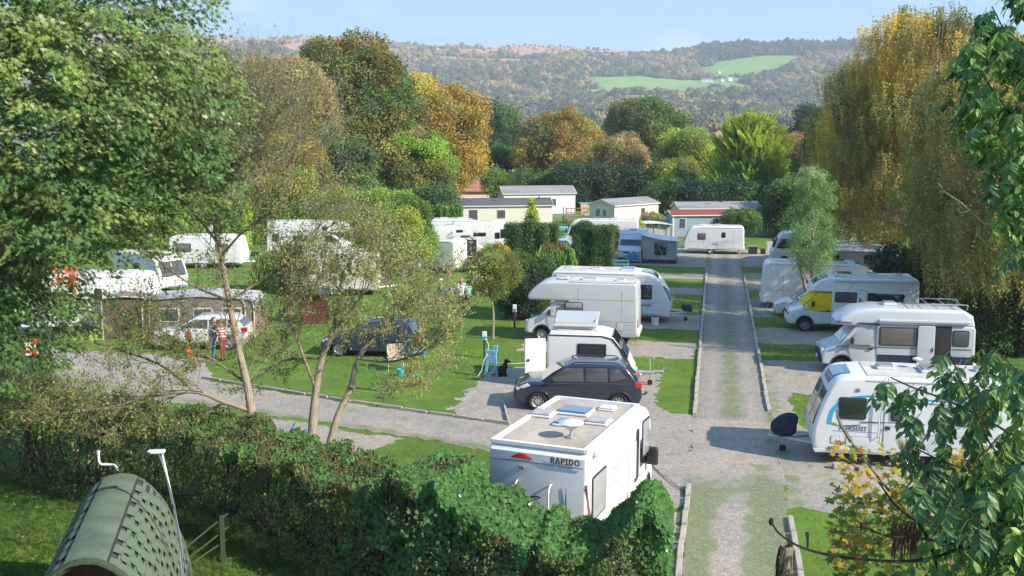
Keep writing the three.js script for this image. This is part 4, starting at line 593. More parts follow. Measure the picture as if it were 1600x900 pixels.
{ // far white caravan across the end of the track
  const p = caravan(...at(61.3, -0.35), LEFTWARD, { L: 4.7, W: 2.0, H: 2.2, nose: 0.75, axle: 0.2, rear: 0.06, label: 'white caravan across the far end of the track before the blue chalet', noseGlass: M.glass_mid, windows: [[-1, 0.95, 1.4, 0.62, 0.5, M.glass_brown], [-1, -0.75, 1.55, 0.3, 0.42, M.glass_dark], [1, 0, 1.4, 1, 0.5]], doors: [], flats: [[-1, -0.1, 0.8, 0.5, 0.1, M.grey_panel]] });
  part('front_skirt', strap([[2.36, 0.85], [2.34, 0.5]], 1.8, 0.02, 0.004), M.grey_panel, p);
  const [bx, bz] = at(61.2, 2.9), b = thing('gas_cabinet', 'dark boxes and white step behind the far white caravan', 'storage box', bx, bz, LEFTWARD); part('box', [rbox(0.7, 0.55, 0.6, 0.2, 0.3, 0, 0.04), rbox(0.4, 0.4, 0.5, -0.6, 0.22, 0.1, 0.04)], M.trim_dark, b); part('lid', rbox(0.74, 0.06, 0.64, 0.2, 0.6, 0, 0.02), M.trim_grey, b); part('board', warp(rbox(0.5, 1.0, 0.05, -1.2, 0.5, 0, 0.02), (v) => { v.x += v.y * 0.1; }), M.white_plastic, b);
}
const clad = (name, c) => mk(name, c, 0.85, { map: dataTex(64, 128, (i, j) => { const k = (j % 32) < 3 ? 0.72 : 1 - 0.04 * n2(i / 9, j / 5); return [k, k, k]; }, true, [1, 1.6]) });
clad('clad_cream', [0.62, 0.59, 0.50]); clad('clad_white', [0.72, 0.72, 0.70]); clad('clad_grey_blue', [0.25, 0.33, 0.37]);
function holidayHome(name, label, cat, x, z, turn, o) {                          // long axis along x; side -1 is towards -z
  const p = thing(name, label, cat, x, z, turn), L = o.L, W = o.W, h = o.h, rise = o.rise ?? 0.6, b = o.base ?? 0.35;
  part('wall', prism([[-W / 2, b], [-W / 2, h], [0, h + rise], [W / 2, h], [W / 2, b]], L, 0).rotateY(Math.PI / 2), o.wall, p);
  const ov = 0.16, pitch = Math.atan2(rise, W / 2), sl = Math.hypot(rise, W / 2) + ov;
  for (const s of [-1, 1]) { const g = new THREE.BoxGeometry(L + 0.3, 0.07, sl).translate(0, 0.05, sl / 2).rotateX(pitch).translate(0, h + rise, 0); if (s < 0) g.rotateY(Math.PI); part('roof', g, o.roof, p); part('gutter', new THREE.BoxGeometry(L + 0.3, 0.1, 0.09).translate(0, h - 0.04, s * (W / 2 + 0.14)), o.trim || M.white_plastic, p); }
  if (o.ridge !== 0) part('ridge', box(L + 0.32, 0.07, 0.2, 0, h + rise + 0.075, 0), o.roof, p);
  part('skirting', box(L - 0.1, b, W - 0.1, 0, b / 2, 0), o.skirt || M.trim_grey, p);
  for (const [s, wx, wy, ww, wh] of o.windows) win(p, wx, wy, ww, wh, W / 2, s, { r: 0.03, frame: o.frame || M.white_plastic, pane: M.glass_mid });
  for (const s of [-1, 1]) {
    const bg = part('bargeboard', [beam([s * (L / 2 + 0.14), h - 0.05, -W / 2 - ov * 0.9], [s * (L / 2 + 0.14), h + rise + 0.03, 0], 0.05, 0.16), beam([s * (L / 2 + 0.14), h - 0.05, W / 2 + ov * 0.9], [s * (L / 2 + 0.14), h + rise + 0.03, 0], 0.05, 0.16)], o.trim || M.white_plastic, p);
    for (const [wz, wy, ww, wh, ss] of o.ends || []) if (ss === s) { const f = part('window', prism(rrect(0, 0, ww, wh, 0.03), 0.04, 0.01).rotateY(Math.PI / 2).translate(s * (L / 2 + 0.012), wy, wz), o.frame || M.white_plastic, p); part('pane', prism(rrect(0, 0, ww - 0.12, wh - 0.12, 0.02), 0.02, 0.004).rotateY(Math.PI / 2).translate(s * (L / 2 + 0.03), wy, wz), M.glass_mid, f); }
  }
  return p;
}
{ // statics and chalets at the far end; turn 0 keeps the long side towards the camera (local +z), +x to the right
  const T = RIGHTWARD * 0.6;
  holidayHome('static_caravan', 'long cream static caravan with dark roof, leftmost of the row', 'static caravan', gx(790, 104) - 0.2, gz(104), 0.16, { L: 9.4, W: 3.4, h: 2.5, rise: 0.55, wall: M.clad_cream, roof: M.roof_felt_dark, windows: [[1, -3.3, 1.6, 0.95, 1.1], [1, -0.5, 1.65, 0.9, 0.9], [1, 2.7, 1.6, 0.8, 1.2]], ends: [[-0.75, 1.6, 1.2, 1.3, 1], [0.75, 1.6, 1.2, 1.3, 1]] });
  const v = scene.children.at(-1); part('roof_vent', [rbox(0.5, 0.1, 0.3, -3.6, 2.92, 0.6, 0.03), rbox(0.5, 0.1, 0.3, -1.0, 2.92, 0.6, 0.03), cyl(0.05, 0.5, 3.6, 3.2, 0.3)], M.trim_dark, v);
  holidayHome('static_caravan', 'white static caravan with grey roof and bright gable behind the golden cypress', 'static caravan', gx(838, 122), gz(122), 0.2, { L: 8.6, W: 3.6, h: 2.75, rise: 0.75, wall: M.clad_white, roof: M.roof_felt_grey, windows: [[1, -2.5, 1.7, 1, 0.9], [1, 1.5, 1.7, 1, 0.9]], ends: [[0, 1.6, 2.0, 1.5, 1]] });
  holidayHome('static_caravan', 'cream and white static caravan with low grey roof, gable end towards the site', 'static caravan', gx(975, 108), gz(108), 0.77, { L: 7.2, W: 3.4, h: 2.35, rise: 0.5, wall: M.clad_cream, roof: M.roof_felt_grey, windows: [[1, 1.0, 1.5, 0.7, 0.9], [-1, 0, 1.5, 1, 0.9]], ends: [[0.2, 1.55, 0.6, 0.7, 1], [-0.6, 1.55, 0.6, 0.7, 1], [0.4, 1.55, 0.6, 0.8, -1], [-0.5, 1.55, 0.6, 0.8, -1]] });
  holidayHome('static_caravan', 'long beige static caravan with grey roof behind the blue chalet', 'static caravan', gx(1117, 100), gz(100), 0.10, { L: 7.9, W: 3.2, h: 2.5, rise: 0.45, wall: M.clad_cream, roof: M.roof_felt_grey, windows: [[1, 2.6, 1.6, 0.8, 0.8]], ends: [[0, 1.6, 1.4, 1.0, 1]] });
  const w = scene.children.at(-1); part('roof_vent', [rbox(0.6, 0.1, 0.3, -1.0, 2.82, 0.6, 0.03), rbox(0.6, 0.1, 0.3, 1.6, 2.82, 0.6, 0.03), cyl(0.06, 0.4, 0.5, 3.1, 0.2)], M.trim_dark, w);
  const c = holidayHome('chalet', 'small blue-grey chalet with dark red roof and white windows', 'chalet', gx(1089, 93.6), gz(93.6), 0.10, { L: 5.2, W: 2.6, h: 2.3, rise: 0.28, wall: M.clad_grey_blue, roof: M.roof_red, skirt: M.timber, windows: [[1, -1.75, 1.55, 0.66, 0.95], [1, 1.3, 1.6, 0.66, 0.9]] });
  part('corner_board', [-2.58, 2.58].map((q) => box(0.14, 1.95, 0.14, q, 1.32, 1.26)), M.white_plastic, c);
  // timber deck and steps by the white gable
  const d = thing('deck', 'timber deck with rails and steps beside the white gable', 'deck', gx(905, 112), gz(112), 0.1);
  for (let i = 0; i < 8; i++) part('plank', box(3.2, 0.05, 0.22, 0, 0.7, -0.9 + i * 0.24), M.timber, d);
  for (const [q, w2] of [[-1.6, 1], [0, 1], [1.6, 1], [1.6, -1], [-1.6, -1]]) part('post', box(0.11, 1.7, 0.11, q, 0.85, w2), M.timber, d);
  part('rail', [box(3.2, 0.09, 0.06, 0, 1.65, 1.04), box(3.2, 0.07, 0.05, 0, 1.2, 1.04), box(0.06, 0.09, 2, 1.6, 1.65, 0)], M.timber, d); for (let i = 0; i < 9; i++) part('baluster', box(0.05, 0.9, 0.04, -1.4 + i * 0.35, 1.2, 1.0), M.timber, d);
  part('screen_panel', box(1.4, 1.3, 0.05, 1.0, 1.4, -1.0), M.beige_cloth, d); part('screen_rail', box(1.8, 0.12, 0.1, 1.0, 2.1, -1.0), M.timber_teal, d); part('steps', [0, 1, 2].map((i) => box(0.9, 0.06, 0.28, -1.1, 0.18 + i * 0.18, 1.75 - i * 0.26)), M.timber, d);
  // canopy beside the chalet
  const m = thing('canopy', 'white and grey sloping canopy left of the blue chalet', 'canopy', gx(1012, 92), gz(92), 0.1);
  part('canopy_roof', warp(new THREE.BoxGeometry(3.8, 0.06, 2.6, 8, 1, 4), (q) => { q.y += 1.85 - 0.35 * (q.x + 1.9) / 3.8 - 0.06 * Math.sin((q.x + 1.9) * 1.6); }), M.white_plastic, m); part('canopy_wall', [warp(new THREE.BoxGeometry(2.7, 1.4, 0.04).translate(0.5, 0.75, 0.9), () => 0)], M.canvas_grey, m); for (const q of [-1.8, -0.6, 0.7, 1.85]) part('post', cyl(0.03, 1.7, q, 0.85, 1.22, 8), M.steel, m);
  part('table', [box(1.4, 0.05, 0.6, -1.0, 0.75, 0.2), box(0.05, 0.72, 0.5, -1.6, 0.37, 0.2), box(0.05, 0.72, 0.5, -0.4, 0.37, 0.2)], M.trim_grey, m);
  // grey board fence on the right of them
  const fe = thing('fence', 'dark grey board fence beyond the black off-road car', 'fence', gx(1200, 96), gz(96), 0.1); for (let i = 0; i < 22; i++) part('board', box(0.24, 1.75 + 0.05 * n2(i, 3), 0.03, -2.9 + i * 0.27, 0.9, (i % 2) * 0.03), M.trim_grey, fe); for (const q of [-2.9, -0.9, 1.1, 3.0]) part('post', box(0.1, 1.9, 0.1, q, 0.95, -0.1), M.timber, fe);
}
// houses beyond the site
function house(label, px, d, y, turn, o) {
  const p = thing('house', label, 'house', gx(px, d), -d, turn, o.group, y), { L, W, h, rise } = o;
  part('wall', prism([[-W / 2, 0], [-W / 2, h], [0, h + rise], [W / 2, h], [W / 2, 0]], L, 0).rotateY(Math.PI / 2), o.wall, p);
  for (const s of [-1, 1]) { const sl = Math.hypot(rise, W / 2) + 0.35, g = new THREE.BoxGeometry(L + 0.6, 0.14, sl).translate(0, 0.08, sl / 2).rotateX(Math.atan2(rise, W / 2)).translate(0, h + rise, 0); if (s < 0) g.rotateY(Math.PI); const f = part('roof', g, o.roof, p); if (s > 0 && o.chimneys) for (const q of o.chimneys) part('chimney', box(0.9, 1.8, 0.7, q, h + rise + 0.5, 0), o.chm || M.roof_tile_red, f); }
  for (const [x, y2, w, hh] of o.windows || []) { const f = part('window', box(w, hh, 0.1, x, y2, W / 2 + 0.03), M.white_plastic, p); part('pane', box(w - 0.2, hh - 0.2, 0.06, x, y2, W / 2 + 0.09), M.glass_mid, f); }
  if (o.gableWindow) { const f = part('window', box(0.1, 1.2, 1.2, L / 2 + 0.03, h * 0.6, 0), M.white_plastic, p); part('pane', box(0.06, 1.0, 1.0, L / 2 + 0.09, h * 0.6, 0), M.glass_mid, f); }
  return p;
}
const tiles = (n, c) => mk(n, c, 0.9, { map: dataTex(128, 128, (i, j) => { const k = (j % 16) < 3 ? 0.68 : 0.95 + 0.1 * n2(i / 6, Math.floor(j / 16) * 3); return [k, k * 0.97, k * 0.95]; }, true, [0.5, 0.5]) });
tiles('tiles_red', [0.33, 0.15, 0.11]); tiles('tiles_brown', [0.24, 0.15, 0.12]);
{
  const b = house('bungalow with red tiled roof and white gable behind the leftmost static caravan', 728, 150, -0.5, 0.12, { L: 10, W: 7, h: 2.2, rise: 1.9, wall: M.render_pink, roof: M.tiles_red });
  part('porch_gable', prism([[-1.3, 0], [-1.3, 2.0], [0, 3.0], [1.3, 2.0], [1.3, 0]], 2.2, 0).translate(-2.7, 0, 3.2), M.clad_white, b); const pr = part('porch_roof', [beam([-4.2, 1.95, 3.25], [-2.7, 3.15, 3.25], 0.1, 2.6), beam([-1.2, 1.95, 3.25], [-2.7, 3.15, 3.25], 0.1, 2.6)], M.tiles_red, b);
  house('pale pink gabled house end among the dark trees', 1006, 170, -0.6, -1.05, { L: 9, W: 6, h: 3.6, rise: 2.0, wall: M.render_pink, roof: M.tiles_brown, gableWindow: 1 });
  house('brown roofed house glimpsed between the golden trees', 797, 310, -1, 0.5, { L: 12, W: 8, h: 5.6, rise: 3.6, wall: M.render_pink, roof: M.tiles_brown, chimneys: [-3, 3.6], windows: [[-3, 4, 1.4, 1.2], [2.5, 4, 1.4, 1.2]] });
  const hy = (px, d) => hillHeight(gx(px, d), -d);
  house('white farmhouse with brown roof and three chimneys at the foot of the hill', 929, 1290, hy(929, 1290) + 0.5, -0.15, { L: 15, W: 8, h: 5.6, rise: 3.6, wall: M.clad_white, roof: M.tiles_brown, chimneys: [-6, 0, 6], chm: M.clad_white, windows: [[-5, 4, 1.6, 1.5], [0, 4, 1.6, 1.5], [5, 4, 1.6, 1.5], [-5, 1.5, 1.6, 1.5], [5, 1.5, 1.6, 1.5]] });
  house('long low house with orange roof at the foot of the hill', 1057, 1330, hy(1057, 1330) + 1.5, -0.1, { L: 19, W: 8, h: 3.8, rise: 3.2, wall: M.clad_white, roof: M.tiles_red, chimneys: [4], windows: [[-6, 2, 1.8, 1.5], [0, 2, 1.8, 1.5], [6, 2, 1.8, 1.5]] });
  house('small white house right of the orange roofed one', 1088, 1350, hy(1088, 1350) + 2.5, 0.8, { L: 8, W: 6, h: 4, rise: 3, wall: M.clad_white, roof: M.tiles_brown });
  house('long white farm building on the green hillside field', 1099, 1850, hy(1099, 1850), -0.1, { L: 19, W: 8, h: 4.5, rise: 2.4, wall: M.clad_white, roof: M.roof_felt_grey, windows: [[-5, 2.4, 2, 1.6], [4, 2.4, 2, 1.6]] });
  house('small white farmhouse right of the long farm building', 1133, 1865, hy(1133, 1865), 0.6, { L: 10, W: 7, h: 5, rise: 3, wall: M.clad_white, roof: M.roof_felt_grey });
  house('tiny white barn between the two farm buildings', 1122, 1858, hy(1122, 1858), 0.3, { L: 7, W: 6, h: 3.6, rise: 2, wall: M.clad_white, roof: M.roof_felt_grey });
  house('white house alone near the top of the green fields', 1117, 1945, hy(1117, 1945), 0.2, { L: 5, W: 5, h: 4, rise: 2, wall: M.clad_white, roof: M.roof_felt_grey });
}
// telegraph and lamp poles
for (const [px, d, top, label] of [[801, 140, 264, 'grey pole with short top, right of the bungalow'], [776, 148, 262, 'thin grey pole just right of the bungalow roof'], [717, 158, 262, 'grey pole standing behind the bungalow roof'], [856, 145, 269, 'short pale pole below the golden oak'], [949, 150, 257, 'pole with lamp head before the dark conifers']]) {
  const h = EYE - (top - 218) * 0.99 * d / FOC, p = thing('pole', label, 'pole', gx(px, d), gz(d), 0, 'poles beyond the holiday homes'); part('shaft', cyl(0.15, h, 0, h / 2, 0, 8, 0.12), M.concrete, p); part('crossarm', box(0.9, 0.1, 0.1, 0, h - 0.25, 0), M.timber, p); part('insulator', [cyl(0.05, 0.16, -0.38, h - 0.12, 0, 6), cyl(0.05, 0.16, 0.38, h - 0.12, 0, 6)], M.white_plastic, p);
}
// vehicles of the left-hand field
{
  const p = caravan(gx(150, 49), gz(49), 0.12, { L: 6.0, W: 2.2, H: 2.75, nose: 0.5, label: 'large white caravan under the big sycamore, brown awning at its right', windows: [[1, 0.5, 1.75, 0.35, 0.75], [1, 1.75, 1.7, 0.52, 0.55], [1, -1.5, 1.7, 1.1, 0.6]], axle: 1.4 });
  const a = thing('porch_awning', 'dark brown porch awning with pale poles beside the large white caravan', 'awning', gx(203, 47.5), gz(47.5), 0.1);
  part('fabric_walls', [box(1.9, 1.75, 0.03, 0, 0.9, 0.75), box(0.03, 1.75, 1.5, -0.95, 0.9, 0), box(0.03, 1.75, 1.5, 0.95, 0.9, 0)], M.canvas_brown, a); part('roof', strap([[-1.0, 1.74], [-0.9, 1.86], [0, 1.92], [0.9, 1.86], [1.0, 1.74]], 1.6, 0.03), M.canvas_taupe, a); for (const q of [-0.96, 0.96]) part('pole', tube([[q, 0, 0.79], [q, 1.7, 0.79], [q * 0.9, 1.88, 0.79], [0, 1.95, 0.79]], 0.03, 6), M.cream_paint, a); part('door_panel', prism(rrect(0, 0.9, 0.9, 1.5, 0.05), 0.02, 0.004, 0.775), M.canvas_brown, a);
  const b = thing('caravan_awning', 'long taupe awning with grey windows between brown porch and leaning tree', 'awning', gx(322, 48), gz(48), 0.05);
  part('fabric_walls', [prism([[-2.5, 0.05], [-2.5, 1.66], [-2.3, 1.82], [0, 1.96], [2.3, 1.82], [2.5, 1.66], [2.5, 0.05]], 0.04, 0, 1.2), box(0.04, 1.6, 2.4, -2.5, 0.85, 0), box(0.04, 1.6, 2.4, 2.5, 0.85, 0)], M.canvas_taupe, b); part('roof', strap([[-2.6, 1.6], [-2.3, 1.8], [0, 1.95], [2.3, 1.8], [2.6, 1.6]], 2.6, 0.04), M.canvas_grey, b);
  for (const q of [-1.3, 0.2, 1.5]) { const f = part('window', prism(rrect(q, 1.1, 0.9, 0.65, 0.06), 0.02, 0.004, 1.235), M.cream_paint, b); part('pane', prism(rrect(q, 1.1, 0.78, 0.53, 0.05), 0.014, 0.003, 1.247), M.glass_mid, f); } for (const q of [-2.5, -2.2, 2.1, 2.5]) part('pole', tube([[q, 0, 1.26], [q, 1.55, 1.26], [q * 0.94, 1.78, 1.26]], 0.03, 6), M.cream_paint, b);
  car('parked_car', gx(318, 45), gz(45), Math.PI + 0.05, { L: 4.2, W: 1.75, H: 1.45, paint: M.car_white, label: 'white car before the long taupe awning, near the standing people', archm: M.car_white, spokes: 6 });
  caravan(gx(328, 73), gz(73), 0.0, { L: 5.2, W: 2.1, H: 2.3, nose: 0.4, label: 'white caravan with brown window at the foot of the tall hedge, far left', windows: [[1, -1.5, 1.5, 1.1, 0.6, M.glass_brown], [1, 1.2, 1.5, 0.9, 0.6, M.glass_brown]] });
  const d = scene.children.at(-1); part('satellite_dish', new THREE.SphereGeometry(0.3, 14, 8, 0, 6.3, 0, 1.2).rotateX(1.2).translate(0.3, 2.72, 0), M.white_plastic, d);
  caravan(gx(236, 62), gz(62), -0.6, { L: 4.6, W: 2.0, H: 2.3, nose: 0.9, label: 'bright white caravan nose showing below the sycamore leaves', noseGlass: M.glass_mid, windows: [[1, 0, 1.5, 0.8, 0.5]] });
  motorhome(gx(486, 80), gz(80), 0.02, { kind: 'overcab', L: 6.4, W: 2.1, H: 2.75, label: 'white overcab motorhome under the tall green hedge, nose to the right', windows: [[1, -2.5, 1.55, 0.5, 0.6], [1, -0.6, 1.5, 1.1, 0.42], [1, 1.3, 2.25, 0.42, 0.32]], stripes: [[1, 0.95, M.trim_dark, -3, 1, 0.04]], cab: { screen: M.screen_foil } });
  caravan(gx(528, 60.5), gz(60.5), 0.05, { L: 5.2, W: 2.1, H: 2.55, nose: 0.35, paint: M.cream_paint, label: 'cream caravan seen through bare branches, below the overcab motorhome', windows: [[1, -1.6, 1.6, 0.95, 0.62, M.glass_brown], [1, -0.1, 1.6, 0.5, 0.5, M.glass_brown], [1, 0.8, 1.6, 0.28, 0.72]] });
  const w = caravan(gx(676, 71), gz(71), Math.PI - 0.42, { L: 4.4, W: 2.05, H: 2.25, nose: 0.5, rear: 0.02, label: 'white box-shaped caravan tail with sunlit back beside the lawn', windows: [], flats: [[-1, -1.0, 0.9, 0.4, 0.4]], hatches: [[-1.5, 0.1, 0.5]] });
  const m2 = motorhome(gx(704, 77), gz(77), 0.05, { kind: 'low', L: 5.4, W: 2.1, H: 2.6, label: 'white motorhome with dark canopy behind the box-shaped caravan tail', windows: [[1, -1.2, 1.6, 0.9, 0.5], [1, 0.7, 2.3, 0.5, 0.2]], hatches: [[-1.5, 0, 0.5], [0, 0.2, 0.7]], cab: { side: M.glass_dark } });
  part('side_canopy', [box(1.6, 1.5, 0.05, 1.1, 0.95, 1.5), box(0.05, 1.5, 0.5, 1.9, 0.95, 1.3)], M.navy_cloth, m2); part('canopy_pole', [tube([[0.2, 2.3, 1.1], [0.25, 2.1, 1.6], [0.25, 0.2, 1.6]], 0.035, 5), tube([[0.25, 0.9, 1.6], [0.7, 0.6, 1.65], [1.9, 0.4, 1.65]], 0.035, 5)], M.white_plastic, m2);
  caravan(gx(712, 86), gz(86), 0.03, { L: 4.3, W: 2.1, H: 2.45, nose: 0.8, label: 'white caravan with rounded nose just below the leftmost static caravan', windows: [[1, -1.2, 1.5, 0.4, 0.45, M.glass_brown], [1, 0.5, 1.45, 0.6, 0.48]], hatches: [[-1, 0, 0.6], [0.4, 0, 0.5]] });
  motorhome(gx(757, 82), gz(82), 0.05, { kind: 'aclass', L: 5.2, W: 2.1, H: 2.55, label: 'white motorhome with grey window band left of the clipped dark hedge', windows: [[1, -0.4, 1.6, 1.0, 0.3], [1, 1.0, 1.5, 0.4, 0.5]], hatches: [[-1, 0, 0.6]] });
  motorhome(gx(940, 84), gz(84), Math.PI - 0.15, { kind: 'aclass', L: 6.0, W: 2.1, H: 2.55, label: 'white motorhome with big dark windscreen above the twin clipped conifers', windows: [[-1, -0.4, 1.6, 1.0, 0.4]], hatches: [[-1, 0, 0.6]] });
  car('parked_car', gx(873, 78), gz(78), -Math.PI / 2 + 0.2, { L: 3.9, W: 1.7, H: 1.5, paint: M.pale_blue_paint, label: 'pale blue car facing the camera between the clipped hedges' });
  const t = thing('shelter', 'turquoise flat-roofed shelter behind the pale blue car', 'shelter', gx(880, 88), gz(88), 0.1); part('roof', rbox(1.8, 0.18, 1.6, 0, 1.5, 0, 0.04), M.timber_teal, t); for (const [q, w3] of [[-0.8, 0.7], [0.8, 0.7], [-0.8, -0.7], [0.8, -0.7]]) part('post', box(0.09, 1.45, 0.09, q, 0.72, w3), M.timber_teal, t); for (let i = 0; i < 5; i++) part('slat', box(1.6, 0.1, 0.03, 0, 0.2 + i * 0.22, -0.74), M.timber_teal, t); part('bench', box(1.4, 0.06, 0.4, 0, 0.45, -0.4), M.timber, t);
  car('parked_car', gx(585, 43.6), gz(43.6), Math.PI - 0.1, { L: 4.3, W: 1.75, H: 1.5, paint: M.blue_paint, label: 'dark blue car half hidden by the twin-stemmed tree', rails: 1 });
  const sh = thing('shed', 'dark red wooden shed glimpsed through bare branches', 'shed', gx(492, 51), gz(51), 0.1); for (let i = 0; i < 9; i++) part('board', box(0.15, 1.5, 0.03, -0.62 + i * 0.155, 0.76, 0.5), M.timber_red, sh); part('wall', box(1.36, 1.5, 0.9, 0, 0.75, 0), M.timber_red, sh); part('roof', rbox(1.6, 0.07, 1.3, 0, 1.56, 0, 0.02).rotateX(0.08), M.roof_felt_dark, sh);
}
{ // recycling bank by the sycamore, with an orange and white poster
  const p = thing('recycling_bank', 'green metal recycling bank with orange and white poster under the sycamore', 'recycling bank', gx(44, 38.5), gz(38.5), 0.1), w = 1.5, h = 1.75, d = 1.1;
  part('bank_body', rbox(w, h - 0.12, d, 0, h / 2 + 0.06, 0, 0.05), M.green_metal, p); part('lid', warp(rbox(w * 0.98, 0.3, d * 0.98, 0, h + 0.13, 0, 0.06), (v) => { if (v.y > h + 0.2) v.z *= 0.6; }), M.green_metal, p); for (const q of [-0.45, 0, 0.45]) part('rib', box(0.05, 0.7, 0.04, q, 0.5, d / 2 + 0.01), M.green_metal, p);
  part('slot', rbox(0.5, 0.16, 0.03, -0.2, 1.35, d / 2 + 0.012, 0.01), M.rubber, p); part('foot', [box(0.2, 0.12, d, -0.6, 0.06, 0), box(0.2, 0.12, d, 0.6, 0.06, 0)], M.trim_dark, p);
  const N = 128, cv = document.createElement('canvas'); cv.width = cv.height = N; const g = cv.getContext('2d'); g.fillStyle = '#f4efe8'; g.fillRect(0, 0, N, N); g.fillStyle = '#e8431c'; g.fillRect(0, 0, N, 30); g.beginPath(); g.arc(28, 84, 30, 0, 7); g.fill(); g.beginPath(); g.arc(98, 60, 26, 0, 7); g.fill(); g.fillRect(60, 92, 60, 36); g.fillStyle = '#30343c'; g.beginPath(); g.arc(66, 86, 15, 0, 7); g.fill(); g.fillStyle = '#fff'; g.beginPath(); g.arc(98, 56, 12, 0, 7); g.fill(); g.beginPath(); g.arc(28, 80, 12, 0, 7); g.fill();
  const t = new THREE.CanvasTexture(cv); t.colorSpace = THREE.SRGBColorSpace; part('poster', new THREE.PlaneGeometry(0.46, 0.62).translate(0.4, 1.42, d / 2 + 0.018), mk('poster_print', [1, 1, 1], 0.5, { map: t }), p);
}
// site furniture
function hookup(label, x, z, o = {}) { const p = thing('hookup_post', label, 'electric post', x, z, o.turn ?? 0); part('post', rbox(0.1, 0.8, 0.1, 0, 0.4, 0, 0.015), o.m || M.timber_green, p); part('socket_box', rbox(0.2, 0.36, 0.18, 0, 0.95, 0.02, 0.03), M.white_plastic, p); part('socket', [zcyl(0.05, 0.05, -0.04, 0.9, 0.12), zcyl(0.05, 0.05, 0.05, 0.9, 0.12)], o.lens || M.blue_plastic, p); if (o.cable) part('cable', tube(o.cable, 0.014, 5), o.cm || M.white_plastic, p); return p; }
hookup('electric post with white box on the lawn, white cable running to the blue stand', gx(757, 42.6), gz(42.6), { cable: [[0.05, 0.85, 0.14], [0.18, 0.6, 0.25], [0.12, 0.2, 0.5], [0.3, 0.03, 0.8], [1.1, 0.03, 1.2], [1.9, 0.03, 1.0]] });
hookup('electric post with white box and red cable beside the dark round bush', gx(804, 49.5), gz(49.5), { m: M.trim_dark, cable: [[0.03, 0.85, 0.14], [0.12, 0.5, 0.2], [0.2, 0.25, 0.15], [0.12, 0.05, 0.25], [0.9, 0.03, 0.4]], cm: M.stripe_red });
hookup('low white electric post at the edge of the cream caravan pitch', gx(656, 66), gz(66));
function tapStand(label, x, z, turn) { const p = thing('tap_stand', label, 'water tap stand', x, z, turn); part('leg', beam([-0.2, 0, 0.06], [-0.12, 0.66, 0], 0.09, 0.06), M.timber_blue, p); part('leg', beam([0.24, 0, -0.05], [0.16, 0.66, 0], 0.09, 0.06), M.timber_blue, p); part('board', warp(rbox(0.46, 0.34, 0.06, 0, 0.68, 0, 0.015), (v) => { v.y += v.x * 0.35; }), M.timber_blue, p); part('upright', warp(rbox(0.2, 0.5, 0.07, 0.1, 1.0, 0, 0.02), (v) => { v.x += (v.y - 0.75) * 0.2; }), M.timber_blue, p); part('crosspiece', rbox(0.4, 0.12, 0.06, -0.02, 1.0, 0.02, 0.02), M.timber_blue, p); part('tap', [bar([-0.14, 0.92, 0.02], [-0.14, 0.92, 0.18], 0.02), bar([-0.14, 0.93, 0.17], [-0.14, 0.84, 0.17], 0.018)], M.steel, p); part('hose', tube([[-0.14, 0.84, 0.17], [-0.24, 0.6, 0.22], [-0.3, 0.3, 0.2], [-0.42, 0.05, 0.4]], 0.016, 5), M.white_plastic, p); return p; }
tapStand('light blue wooden tap stand beside the black dog', gx(767, 39.2), gz(39.2), -0.3);
tapStand('light blue wooden tap stand half hidden by the open caravan door', gx(837, 39.9), gz(39.9), 0.2);
{ const p = thing('bench', 'light blue wooden bench with open back on the small grey pad', 'bench', ...at(46.9, -6.5), RIGHTWARD + Math.PI / 2 - Math.PI / 2); for (const q of [-0.52, 0.52]) { part('back_post', box(0.07, 0.95, 0.07, q, 0.48, -0.2), M.timber_teal, p); part('leg', box(0.07, 0.45, 0.07, q, 0.22, 0.22), M.timber_teal, p); part('armrest', box(0.07, 0.05, 0.48, q, 0.65, 0), M.timber_teal, p); } for (const y of [0.62, 0.88]) part('back_slat', box(1.1, 0.1, 0.03, 0, y, -0.2), M.timber_teal, p); for (const q of [-0.12, 0.02, 0.16]) part('seat_slat', box(1.1, 0.03, 0.12, 0, 0.46, q), M.timber_teal, p); }
{ const p = thing('barrel_stand', 'turquoise stand with two blue water barrels beside the silver camper van', 'barrel stand', ...at(51.4, -5.95), RIGHTWARD); part('frame', [-0.5, 0.5].flatMap((q) => [box(0.07, 0.9, 0.07, q, 0.45, 0.25), box(0.07, 0.9, 0.07, q, 0.45, -0.25)]).concat([box(1.1, 0.07, 0.6, 0, 0.42, 0), box(1.1, 0.07, 0.06, 0, 0.86, 0.25)]), M.timber_teal, p); for (const q of [-0.22, 0.24]) { const [x, z] = at(51.4, -5.95); const b = thing('water_barrel', q < 0 ? 'left blue water barrel on the turquoise stand' : 'right blue water barrel on the turquoise stand', 'water barrel', x + q, z + 0.02 - q * 0.2, 0, 'blue water barrels', 0.47); part('barrel', cyl(0.19, 0.5, 0, 0.27, 0, 16), M.blue_plastic, b); part('cap', cyl(0.07, 0.06, 0, 0.54, 0), M.white_plastic, b); part('hoop', [new THREE.TorusGeometry(0.19, 0.015, 5, 18).rotateX(Math.PI / 2).translate(0, 0.15, 0), new THREE.TorusGeometry(0.19, 0.015, 5, 18).rotateX(Math.PI / 2).translate(0, 0.4, 0)], M.blue_plastic, b); } }
